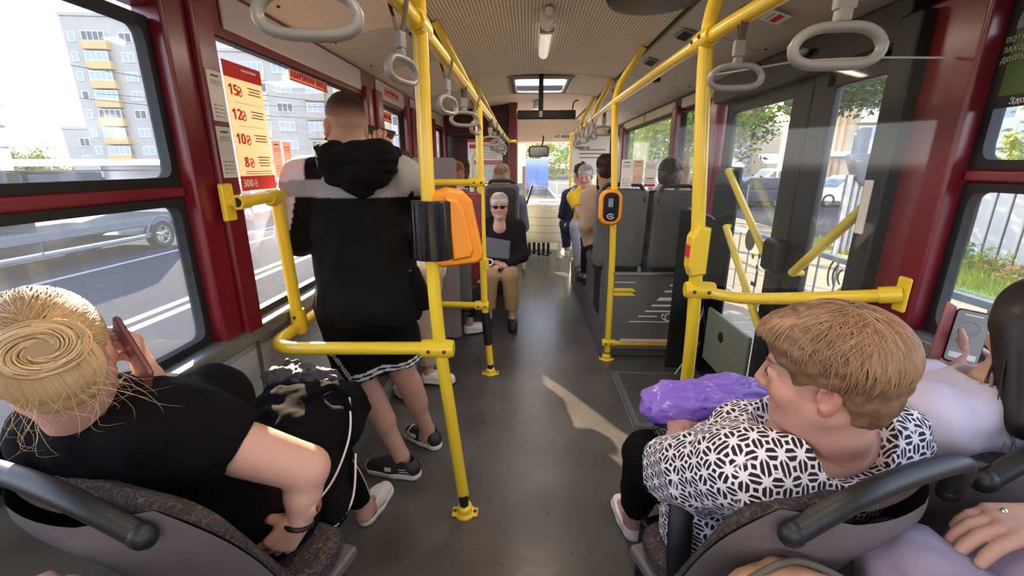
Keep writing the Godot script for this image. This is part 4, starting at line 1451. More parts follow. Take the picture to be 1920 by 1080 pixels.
func bus_seat(called: String, label: String, at: Vector3, yaw: float, lean: float, shell_mat: Material, w := 0.42, pan_w := 0.3, flip := 1.0) -> Node3D:
	# at: middle of the top handle; the seat faces -z before the turn
	var t := thing(called, label, "seat", Vector3(at.x, 0, at.z), "", yaw)
	var up := Vector3(0, cos(lean), sin(lean))
	var ba := Basis(Vector3(1, 0, 0), up, Vector3(1, 0, 0).cross(up))
	var hgt := (at.y - 0.44) / cos(lean)
	var org := Vector3(0, at.y, 0) - up * hgt
	var sh := seat_shell(w + 0.05, hgt - 0.055)
	var o := part(t, "back_shell", sh, shell_mat)
	o.transform = Transform3D(ba, org)
	# padded front with a rolled edge that shows beside the shell
	var q := MB.new()
	q.prism(round_rect(w - 0.01, hgt - 0.12, 0.09, 6), 0.05, Vector3(0, (hgt - 0.13) * 0.5, -0.025), Basis.IDENTITY, 0.02, true)
	o = part(t, "back_cushion", q, M.upholstery)
	o.transform = Transform3D(ba, org)
	q = MB.new()
	var y1 := hgt - 0.005
	q.tube(rounded([Vector3((-w * 0.5 + 0.035) * flip, y1 - 0.075, 0.035), Vector3((-w * 0.5 + 0.13) * flip, y1 - 0.005, 0.028), Vector3(0.03 * flip, y1, 0.02), Vector3((w * 0.5 - 0.02) * flip, y1, 0.02), Vector3((w * 0.5 - 0.005) * flip, y1 - 0.09, 0.04)], 0.06), 0.021, 14, true, 0.9)
	q.ball(Vector3((-w * 0.5 + 0.035) * flip, y1 - 0.075, 0.035), Vector3(0.024, 0.026, 0.021), 8, 14)
	q.ball(Vector3((w * 0.5 - 0.005) * flip, y1 - 0.09, 0.04), Vector3(0.022, 0.024, 0.02), 8, 14)
	o = part(t, "handle", q, M.black_plastic)
	o.transform = Transform3D(ba, org)
	# fixing recess and screw in the shell
	q = MB.new()
	q.tube([Vector3(0.05, hgt * 0.45, 0.089), Vector3(0.05, hgt * 0.45, 0.085)], 0.012, 12)
	var shell := t.get_node("back_shell")
	part(shell, "screw_hole", q, M.rubber)
	q = MB.new()
	q.prism(round_rect(pan_w, 0.3, 0.08, 6), 0.08, Vector3(0, 0.43, -0.1) + org * Vector3(0, 0, 1), Basis(Vector3(1, 0, 0), Vector3(0, 0.06, -1).normalized(), Vector3(0, 1, 0.06).normalized()), 0.03, true)
	part(t, "seat_cushion", q, M.upholstery)
	q = MB.new()
	q.box(Vector3(0, 0.375, -0.1) + org * Vector3(0, 0, 1), Vector3(pan_w + 0.02, 0.04, 0.3), 0.012)
	part(t, "seat_pan", q, shell_mat)
	q = MB.new()
	q.box(Vector3(0, 0.18, -0.22) + org * Vector3(0, 0, 1), Vector3(0.1, 0.36, 0.3), 0.02)
	part(t, "pedestal", q, M.black)
	return t

func tall_seat(called: String, label: String, at: Vector3, yaw: float, y_top: float, w: float, handle := true, y_seat := 0.5, shell: Material = null) -> void:
	# at: floor point under the back; it faces -z before the turn
	var m: Material = shell if shell else M.seat_grey
	var t := thing(called, label, "seat", at, "", yaw)
	var hgt := y_top - y_seat + 0.06
	var q := MB.new()
	q.prism(round_rect(w, hgt, 0.05, 5), 0.06, Vector3(0, y_seat - 0.06 + hgt * 0.5, 0), Basis(Vector3(1, 0, 0), 0.06), 0.018, true)
	part(t, "back_shell", q, m)
	q = MB.new()
	q.prism(round_rect(w - 0.05, hgt - 0.1, 0.05, 5), 0.04, Vector3(0, y_seat - 0.04 + hgt * 0.5, -0.04), Basis(Vector3(1, 0, 0), 0.06), 0.016, true)
	part(t, "back_cushion", q, M.upholstery)
	if handle:
		q = MB.new()
		q.tube(rounded([Vector3(-w * 0.42, y_top - 0.1, 0.03), Vector3(-w * 0.36, y_top + 0.03, 0.03), Vector3(w * 0.36, y_top + 0.03, 0.03), Vector3(w * 0.42, y_top - 0.1, 0.03)], 0.05), 0.016, 10)
		part(t, "handle", q, M.black_plastic)
	q = MB.new()
	q.prism(round_rect(w, 0.42, 0.06, 5), 0.09, Vector3(0, y_seat - 0.04, -0.24), Basis(Vector3(1, 0, 0), Vector3(0, 0, -1), Vector3(0, 1, 0)), 0.025, true)
	part(t, "seat_cushion", q, M.upholstery)
	q = MB.new()
	q.box(Vector3(0, (y_seat - 0.08 + 0.28) * 0.5, -0.22), Vector3(w * 0.6, y_seat - 0.36, 0.3), 0.01)
	part(t, "pedestal", q, M.black)

func seats() -> void:
	bus_seat("bus_seat", "grey plastic backed seat of the woman with the blonde bun", Vector3(-0.83, 1.0, -0.605), -0.24, 0.42, M.seat_shell, 0.46, 0.4, -1.0)
	bus_seat("bus_seat", "grey plastic backed seat of the woman in the patterned blouse", Vector3(0.626, 1.0, -0.665), 0.33, 0.4, M.seat_shell, 0.44)
	bus_seat("bus_seat", "dark seat by the right window, of the woman in the white shirt", Vector3(1.06, 1.0, -0.8), 0.3, 0.36, M.seat_shell, 0.4)
	slab("trim_13", Vector3(0.36, 0.0, -0.3), Vector3(XR, 0.23, 2.0), M.floor, null, 0.01, "raised step under the rear right seats")
	slab("trim_14", Vector3(XL, 0.0, -0.3), Vector3(-0.38, 0.23, 2.0), M.floor, null, 0.01, "raised step under the rear left seats")
	# podium and seats behind the glass screen
	slab("trim_12", Vector3(0.6, 0.0, -3.3), Vector3(XR, 0.28, -6.0), M.seat_grey, null, 0.01, "raised grey podium under the front right seats")
	tall_seat("tall_seat", "tall grey seat back behind the glass screen, beside the validator pole", Vector3(0.72, 0, -3.42), 0.0, 1.34, 0.4, true, 0.78)
	tall_seat("tall_seat", "tall grey seat back behind the glass screen, by the window", Vector3(1.13, 0, -3.42), 0.0, 1.33, 0.34, true, 0.78)
	tall_seat("tall_seat", "grey seat farther forward on the podium", Vector3(0.78, 0, -3.86), 0.0, 1.22, 0.38, true, 0.75)
	tall_seat("tall_seat", "grey seat of the man in the yellow shirt", Vector3(0.86, 0, -5.65), PI, 1.2, 0.4, true, 0.72)
	# left block: backs to backs
	tall_seat("tall_seat", "grey high backed seat behind the lady in sunglasses", Vector3(-0.27, 0, -4.46), PI, 1.33, 0.36, true, 0.5)
	tall_seat("tall_seat", "grey seat back left of the lady in sunglasses", Vector3(-0.59, 0, -4.47), PI, 1.28, 0.26, false, 0.5)
	tall_seat("tall_seat", "low seat against the mauve partition, behind the ticket machine", Vector3(-0.6, 0, -3.12), 0.0, 1.1, 0.36, false, 0.5)
	tall_seat("tall_seat", "seat of the blonde passenger near the driver", Vector3(-0.28, 0, -4.58), 0.0, 1.25, 0.36, false, 0.5)
	tall_seat("tall_seat", "seat of the red-haired passenger near the left window", Vector3(-0.62, 0, -4.6), 0.0, 1.22, 0.3, false, 0.5)

# ------------------------------------------------------------------ stickers and notices
# a sheet of paper; ba.x reading direction, ba.y up, ba.z out of the face
func sheet(called: String, label: String, category: String, at: Vector3, ba: Basis, w: float, h: float, m: Material, bands := [], lines := [], texts := []) -> Node3D:
	var t := thing(called, label, category, at)
	t.basis = ba
	var q := MB.new()
	q.box(Vector3.ZERO, Vector3(w, h, 0.0025), 0.0008)
	part(t, "sheet", q, m)
	for b in bands:  # [y centre, height, material, x centre, width] in fractions of the sheet
		var s := MB.new()
		s.box(Vector3(b[3] * w, b[0] * h, 0.0016), Vector3(b[4] * w, b[1] * h, 0.0012), 0.0003)
		part(t, "printed_band", s, b[2])
	if lines.size() > 0:
		var s := MB.new()
		for l in lines:  # [x centre, y, width, height]
			s.box(Vector3(l[0] * w, l[1] * h, 0.0018), Vector3(l[2] * w, l[3] * h, 0.0008), 0.0002)
		part(t, "small_print", s, M.grey_print).set_meta("kind", "stuff")
	for x in texts:  # [text, x, y, height, material, stretch]
		letters(t, x[0], Vector3(x[1] * w, x[2] * h, 0.0026), Basis.IDENTITY, x[3] * h, x[4], "lettering", 700, HORIZONTAL_ALIGNMENT_LEFT, "Droid Sans", x[5] if x.size() > 5 else 1.0)
	return t

func code_sticker(label: String, at: Vector3, ba: Basis, w: float, h: float, m: Material, red: bool) -> void:
	var bands: Array = [[0.4, 0.03, M.dark_print, 0.0, 0.5]]
	if red:
		bands = [[-0.44, 0.09, M.red_print, 0.0, 0.98], [0.36, 0.02, M.red_print, 0.0, 0.8], [-0.16, 0.04, M.red_print, 0.0, 0.7]]
	var lines: Array = []
	for i in 4:
		lines.append([0.06, -0.18 - i * 0.075, 0.5, 0.012])
		lines.append([-0.28, -0.18 - i * 0.075, 0.09, 0.03])
	for i in 3:
		lines.append([0.0, 0.3 - i * 0.035, 0.7, 0.01])
	sheet("sticker", label, "sticker", at, ba, w, h, m, bands, lines)

func hryvnia(parent: Node, at: Vector3, s: float, m: Material) -> void:
	# the currency sign: a mirrored s with two bars
	var q := MB.new()
	q.tube(smooth([at + Vector3(-0.3, 0.3, 0) * s, at + Vector3(-0.1, 0.5, 0) * s, at + Vector3(0.2, 0.42, 0) * s, at + Vector3(0.24, 0.18, 0) * s, at + Vector3(0, 0, 0) * s, at + Vector3(-0.24, -0.18, 0) * s, at + Vector3(-0.2, -0.42, 0) * s, at + Vector3(0.1, -0.5, 0) * s, at + Vector3(0.3, -0.3, 0) * s], 3), s * 0.06, 6)
	for y in [0.1, -0.1]:
		q.tube([at + Vector3(-0.46, y, 0) * s, at + Vector3(0.46, y, 0) * s], s * 0.045, 6)
	part(parent, "currency_sign", q, m)

func signs() -> void:
	var on_left := Basis(Vector3(0, 0, -1), Vector3.UP, Vector3(1, 0, 0))
	var on_right := Basis(Vector3(0, 0, 1), Vector3.UP, Vector3(-1, 0, 0))
	var facing := Basis.IDENTITY
	# fare list on the wide left window
	var lines: Array = []
	for r in [[0.3, 3], [0.115, 3], [-0.075, 3], [-0.255, 4]]:
		for i in r[1]:
			lines.append([0.24, r[0] + 0.03 - i * 0.024, 0.36 - 0.06 * (i % 2), 0.01])
	for i in 2:
		lines.append([0.05, -0.345 - i * 0.018, 0.75, 0.006])
	lines.append([0.02, 0.2, 0.7, 0.003])
	lines.append([0.02, 0.02, 0.7, 0.003])
	var t := sheet("fare_list", "tall fare list with red prices stuck on the left window beside the maroon post", "poster", Vector3(-1.116, 1.648, -1.805), on_left, 0.235, 0.47, M.paper_warm, [[0.44, 0.12, M.red_print, 0, 1.0], [-0.44, 0.12, M.red_print, 0, 1.0]], lines,
		[["15", -0.45, 0.29, 0.082, M.red_print], ["12", -0.45, 0.105, 0.082, M.red_print], ["10", -0.45, -0.085, 0.082, M.red_print], ["8", -0.33, -0.27, 0.082, M.red_print], ["300", -0.46, -0.44, 0.06, M.white], ["перевезення", -0.05, 0.46, 0.022, M.white], ["₴", 9, 9, 0.01, M.white]])
	for r in [[-0.155, 0.285], [-0.14, 0.1], [-0.12, -0.09], [-0.12, -0.275]]:
		hryvnia(t, Vector3(r[0] * 0.255, r[1] * 0.47, 0.003), 0.034, M.red_print)
	hryvnia(t, Vector3(-0.1 * 0.255, -0.44 * 0.47, 0.003), 0.026, M.white)
	code_sticker("upper cream sticker on the wide maroon window post", Vector3(-1.0555, 1.735, -1.548), on_left, 0.075, 0.16, M.paper, false)
	code_sticker("lower cream sticker on the wide maroon window post", Vector3(-1.0555, 1.553, -1.548), on_left, 0.075, 0.17, M.paper, false)
	code_sticker("left one of two small pink stickers on the wide left window", Vector3(-1.128, 1.535, -1.99), on_left, 0.07, 0.16, M.pink_print, false)
	code_sticker("right one of two small pink stickers on the wide left window, with a red foot", Vector3(-1.128, 1.53, -2.077), on_left, 0.065, 0.17, M.pink_print, true)
	var k := 0
	for s in [[Vector3(-1.135, 1.93, -2.4), 0.4, 0.06], [Vector3(-1.135, 1.88, -3.62), 0.3, 0.075], [Vector3(-1.098, 2.055, -3.72), 0.34, 0.05]]:
		var e := sheet("exit_sticker", ["red framed emergency exit sticker at the top of the wide left window", "red framed emergency exit sticker on the narrow left window", "red emergency exit sticker on the header over the narrow left window"][k], "sticker", s[0], on_left, s[1], s[2], M.pink_print, [[0.42, 0.1, M.red_print, 0, 1.0], [-0.42, 0.1, M.red_print, 0, 1.0]], [])
		letters(e, "АВАРІЙНИЙ ВИХІД", Vector3(0, 0, 0.003), Basis.IDENTITY, s[2] * 0.5, M.red_print, "lettering", 700, HORIZONTAL_ALIGNMENT_CENTER, "Droid Sans", s[1] * 0.9 / (s[2] * 0.5 * 12.4))
		k += 1
	# posters on the driver's cabin wall
	lines = []
	for i in 6:
		lines.append([0.05, 0.22 - i * 0.1, 0.7 - 0.1 * (i % 3), 0.02])
	sheet("poster", "white and red poster high on the cabin wall behind the second left pole", "poster", Vector3(-0.57, 1.69, -5.93), facing, 0.46, 0.29, M.paper, [[0.44, 0.1, M.red_print, 0, 1.0], [-0.44, 0.06, M.red_print, 0, 1.0], [0.2, 0.16, M.red_print, -0.33, 0.24]], lines)
	lines = []
	for i in 9:
		lines.append([0.0, 0.36 - i * 0.09, 0.8, 0.012])
	sheet("poster", "large white notice with ruled lines low on the cabin wall", "poster", Vector3(-0.56, 1.41, -5.92), facing, 0.52, 0.25, M.paper, [[0.46, 0.05, M.red_print, 0, 1.0]], lines)
	# three stickers on the glass screen
	code_sticker("left cream sticker on the glass screen behind the seats", Vector3(0.705, 1.45, -3.243), facing, 0.078, 0.2, M.paper, false)
	code_sticker("middle pale pink sticker on the glass screen behind the seats", Vector3(0.785, 1.465, -3.243), facing, 0.075, 0.165, M.paper_warm, false)
	code_sticker("right sticker with a red foot on the glass screen behind the seats", Vector3(0.875, 1.448, -3.243), facing, 0.082, 0.175, M.paper, true)
	# notices to the right
	lines = []
	for i in 3:
		lines.append([0.05, 0.1 - i * 0.1, 0.7, 0.03])
	sheet("notice_board", "white board with dark lines of writing beyond the beige jacket passenger", "board", Vector3(0.83, 1.66, -6.1), facing, 0.5, 0.5, M.paper, [], lines, [["Водію не", -0.42, 0.16, 0.07, M.dark_print, 0.9]])
	sheet("notice", "small white notice on the right window behind the near right pole", "notice", Vector3(1.3, 1.66, -3.5), on_right, 0.22, 0.2, M.paper, [[0.38, 0.05, M.dark_print, -0.1, 0.5], [-0.1, 0.3, M.grey_print, -0.28, 0.22]], [[0.18, -0.05, 0.4, 0.03], [0.18, -0.15, 0.4, 0.03]])
	var rt := Basis(Vector3(-0.3, 0, 0.954), Vector3(0.27, 0.96, 0.08), Vector3(-0.27, 0.0, 0).normalized())
	rt = Basis(Vector3(0, 0, 1), Vector3(0.94, -0.29, 0).normalized(), Vector3(-0.3, -0.95, 0).normalized())
	sheet("ceiling_sticker", "small white and red sticker on the sloped ceiling over the door", "sticker", Vector3(1.08, 2.137, -2.2), Basis(-rt.x, rt.y, rt.z) * Basis.IDENTITY, 0.12, 0.09, M.paper, [[0.1, 0.3, M.red_print, 0.0, 0.7]], [[0.0, -0.25, 0.7, 0.05]])
	# green poster in the right rear window, read from inside
	t = sheet("green_poster", "dark green poster with grey writing in the right rear window", "poster", Vector3(1.315, 1.765, -1.235), on_right, 0.34, 0.2, mat(rgb(62, 84, 24), 0.5, 0.0, {"backlight_enabled": true, "backlight": Color(0.35, 0.4, 0.25)}), [[-0.43, 0.16, M.black, 0, 1.0]], [])
	var gm := mat(rgb(150, 150, 130), 0.6)
	letters(t, "ПОТРІБНІ ЛЮДИ", Vector3(-0.145, 0.075, 0.003), Basis.IDENTITY, 0.014, gm, "lettering", 700)
	letters(t, "ЗАХОДЬТЕ", Vector3(-0.145, 0.05, 0.003), Basis.IDENTITY, 0.014, gm, "lettering", 700)
	letters(t, "ДОПОМОЖЕМО", Vector3(-0.145, 0.025, 0.003), Basis.IDENTITY, 0.014, gm, "lettering", 700)
	letters(t, "Здоров'я", Vector3(-0.09, -0.086, 0.003), Basis.IDENTITY, 0.016, M.white, "lettering", 400, HORIZONTAL_ALIGNMENT_LEFT, "Droid Serif")
	sheet("paper_strip", "long beige notice strip above the right rear window", "notice", Vector3(1.285, 2.0, -1.1), on_right, 0.7, 0.07, M.paper_warm, [[0.3, 0.3, M.maroon, 0.1, 0.8]], [])
# ------------------------------------------------------------------ the street outside
const GY := -0.38

func leaf_mesh(w := 0.5) -> ArrayMesh:
	var q := MB.new()
	var a := Vector3(0, 0, 0)
	var b := Vector3(w * 0.5, 0.42, 0.06)
	var c := Vector3(0, 1.0, -0.05)
	var d := Vector3(-w * 0.5, 0.42, 0.06)
	var m := Vector3(0, 0.45, -0.02)
	var nn := Vector3(0, 0, 1)
	q.tri(a, b, m, Vector3(-0.3, 0, 1)); q.tri(b, c, m, Vector3(-0.3, 0, 1)); q.tri(c, d, m, Vector3(0.3, 0, 1)); q.tri(d, a, m, Vector3(0.3, 0, 1))
	return q.mesh()

var leaf: ArrayMesh

func leaves(parent: Node, called: String, pts: Array, size: float, m: Material, r: RandomNumberGenerator, upright := 0.0) -> MultiMeshInstance3D:
	var mm := MultiMesh.new()
	mm.transform_format = MultiMesh.TRANSFORM_3D
	mm.use_colors = true
	mm.mesh = leaf
	mm.instance_count = pts.size()
	for i in pts.size():
		var ba := Basis.from_euler(Vector3(r.randf_range(-PI, PI), r.randf_range(-PI, PI), r.randf_range(-PI, PI)))
		if upright > 0.0:
			ba = Basis.from_euler(Vector3(r.randf_range(-0.5, 0.5), r.randf_range(-PI, PI), r.randf_range(-0.5, 0.5)))
		mm.set_instance_transform(i, Transform3D(ba.scaled(Vector3.ONE * size * r.randf_range(0.6, 1.3)), pts[i]))
		var g := r.randf_range(0.6, 1.25)
		mm.set_instance_color(i, Color(g * r.randf_range(0.85, 1.2), g, g * r.randf_range(0.7, 1.0)))
	var o := MultiMeshInstance3D.new()
	o.name = called
	o.multimesh = mm
	o.material_override = m
	o.set_meta("kind", "stuff")
	parent.add_child(o, true)
	return o

func tree(label: String, at: Vector3, crown_y: float, rad: Vector3, n: int, size: float, m: Material, seed_: int, called := "street_tree", trunk_r := 0.14) -> void:
	var r := RandomNumberGenerator.new()
	r.seed = seed_
	var t := thing(called, label, "tree", at)
	var q := MB.new()
	var top := Vector3(r.randf_range(-0.2, 0.2), crown_y, r.randf_range(-0.2, 0.2))
	q.tube(smooth([Vector3.ZERO, Vector3(0.05, crown_y * 0.4, 0.03), Vector3(-0.04, crown_y * 0.75, 0.0), top + Vector3(0, rad.y * 0.4, 0)], 4), [trunk_r * 1.2, trunk_r * 1.1, trunk_r, trunk_r, trunk_r, trunk_r * 0.95, trunk_r * 0.9, trunk_r * 0.85, trunk_r * 0.8, trunk_r * 0.7, trunk_r * 0.6, trunk_r * 0.5, trunk_r * 0.35], 9)
	var pts: Array = []
	var clusters := 46
	for k in clusters:
		var dir := Vector3(r.randfn(), r.randfn(), r.randfn()).normalized()
		var c := top + dir * rad * r.randf_range(0.35, 0.95)
		if k % 3 == 0:
			var from := Vector3(0, crown_y * r.randf_range(0.55, 1.0), 0)
			q.tube(smooth([from, from.lerp(c, 0.5) + Vector3(0, 0.1, 0), c], 3), [0.05, 0.045, 0.04, 0.03, 0.025, 0.018, 0.01], 5)
		var cr := rad.length() * r.randf_range(0.1, 0.19)
		for j in n / clusters:
			pts.append(c + Vector3(r.randfn(), r.randfn() * 0.8, r.randfn()) * cr * 0.6)
	part(t, "trunk", q, M.bark)
	leaves(t, "foliage", pts, size, m, r)

func window_meshes(w: float, h: float, panes: int) -> Array:
	var f := MB.new()
	var t := 0.09
	f.box(Vector3(0, h * 0.5, 0), Vector3(w, t, 0.12), 0.01)
	f.box(Vector3(0, -h * 0.5, 0), Vector3(w, t, 0.12), 0.01)
	for i in panes + 1:
		f.box(Vector3(-w * 0.5 + w * i / panes, 0, 0), Vector3(t, h, 0.12), 0.01)
	var p := MB.new()
	p.box(Vector3.ZERO, Vector3(w, h, 0.03), 0.005)
	return [f.mesh(), p.mesh()]

# a block of flats: columns of [centre, width, colour, window width, window panes, balcony]
func flats(called: String, label: String, at: Vector3, yaw: float, w: float, h: float, depth: float, wall: Material, cols: Array, first: float, pitch: float, floors: int, group := "") -> Node3D:
	var t := thing(called, label, "building", at, group, yaw)
	var q := MB.new()
	q.box(Vector3(0, h * 0.5, -depth * 0.5), Vector3(w, h, depth), 0.03)
	part(t, "wall", q, wall)
	q = MB.new()
	q.box(Vector3(0, h + 0.25, -depth * 0.5), Vector3(w + 0.3, 0.5, depth + 0.3), 0.05)
	part(t, "roof", q, M.concrete)
	for c in cols:
		var off := 0.0
		if c[2] != null:
			q = MB.new()
			off = 0.9 if c[5] else 0.12
			for f in floors:
				q.box(Vector3(c[0], first + f * pitch - pitch * 0.28, off * 0.5), Vector3(c[1], pitch * 0.42, off), 0.03)
			part(t, "balcony_front" if c[5] else "facade_band", q, c[2]).set_meta("kind", "stuff")
		var wm := window_meshes(c[3], pitch * 0.46, c[4])
		for f in floors:
			var o := part(t, "window", wm[0], M.window_frame)
			o.position = Vector3(c[0] + (0.12 if f % 3 == 1 else 0.0), first + f * pitch + pitch * 0.16, 0.04 + (off * 0.85 if c[5] else 0.0))
			part(o, "pane", wm[1], M.window_pane if (f * 7 + int(c[0] * 3.0)) % 4 != 0 else M.window_dark)
	return t

func car(label: String, at: Vector3, yaw: float, paint: Material, L := 4.2, H := 1.45, group := "", van := false) -> Node3D:
	# forward along +x; width along z
	var t := thing("van" if van else "car", label, "van" if van else "car", at, group, yaw)
	var W := 1.75
	var q := MB.new()
	var l := L * 0.5
	var low := 0.22
	var belt := H * 0.62
	var side := Basis.IDENTITY
	q.prism([Vector2(-l, low + 0.12), Vector2(-l + 0.06, low), Vector2(l - 0.08, low), Vector2(l, low + 0.18), Vector2(l - 0.03, belt * 0.78), Vector2(l - 0.25, belt * 0.86), Vector2(l * 0.42, belt), Vector2(-l + 0.1, belt), Vector2(-l, belt * 0.85)], W, Vector3.ZERO, side, 0.09)
	var body := part(t, "body", q, paint)
	q = MB.new()
	var rear := -l + (0.05 if van else 0.55)
	q.prism([Vector2(-l + (0.02 if van else 0.1), belt - 0.03), Vector2(l * 0.44, belt - 0.03), Vector2(l * 0.08, H - 0.03), Vector2(l * 0.0, H), Vector2(rear + 0.1, H), Vector2(rear, H - 0.05)], W - 0.18, Vector3.ZERO, side, 0.07)
	part(t, "roof", q, paint)
	q = MB.new()
	for s in [[-l * 0.42, -l * 0.02], [l * 0.02, l * 0.3]] if not van else [[l * 0.02, l * 0.3], [-l * 0.5, -l * 0.02]]:
		q.prism([Vector2(s[0], belt + 0.02), Vector2(s[1], belt + 0.02), Vector2(minf(s[1], l * 0.09 + (0.0)), H - 0.13), Vector2(s[0] + 0.05, H - 0.13)], W - 0.15, Vector3.ZERO, side, 0.01)
	part(t, "side_window", q, M.window_dark)
	q = MB.new()
	for s in [-1.0]:
		q.quad(Vector3(l * 0.445, belt, W * 0.42), Vector3(l * 0.445, belt, -W * 0.42), Vector3(l * 0.095, H - 0.06, -W * 0.38), Vector3(l * 0.095, H - 0.06, W * 0.38), Vector3(0.8, 0.6, 0))
	part(t, "windscreen", q, M.window_dark)
	for sx in [-0.62, 0.6]:
		for sz in [-1.0, 1.0]:
			wheel(t, Vector3(l * sx, 0.31, sz * (W * 0.5 - 0.09)), 0.31, sz)
	q = MB.new()
	for sz in [-1.0, 1.0]:
		q.box(Vector3(l - 0.06, belt * 0.7, sz * W * 0.36), Vector3(0.1, 0.13, 0.34), 0.03)
	part(body, "headlamp", q, M.lamp_glass)
	q = MB.new()
	q.box(Vector3(l - 0.02, low + 0.14, 0), Vector3(0.06, 0.13, W * 0.6), 0.02)
	part(body, "grille", q, M.rubber)
	return t

func wheel(parent: Node, at: Vector3, r: float, sz: float) -> void:
	var ba := Basis(Vector3(1, 0, 0), Vector3(0, 0, sz), Vector3(0, -sz, 0)).orthonormalized()
	var q := MB.new()
	q.lathe([Vector2(r * 0.62, -0.1), Vector2(r * 0.93, -0.1), Vector2(r, -0.06), Vector2(r, 0.06), Vector2(r * 0.93, 0.1), Vector2(r * 0.64, 0.1), Vector2(r * 0.6, 0.05)], 28, at, ba)
	var w := part(parent, "wheel", q, M.rubber)
	q = MB.new()
	q.lathe([Vector2(0.0, 0.075), Vector2(r * 0.16, 0.075), Vector2(r * 0.2, 0.05)], 16, at, ba)
	for i in 5:
		var a := TAU * i / 5.0
		for s in [-0.16, 0.16]:
			q.beam(at + ba * Vector3(cos(a + s) * r * 0.12, 0.06, sin(a + s) * r * 0.12), at + ba * Vector3(cos(a + s * 1.3) * r * 0.6, 0.07, sin(a + s * 1.3) * r * 0.6), r * 0.09, 0.03, ba.y, 0.006)
	q.lathe([Vector2(r * 0.56, 0.07), Vector2(r * 0.63, 0.1), Vector2(r * 0.63, 0.02)], 28, at, ba)
	part(w, "rim", q, M.steel)

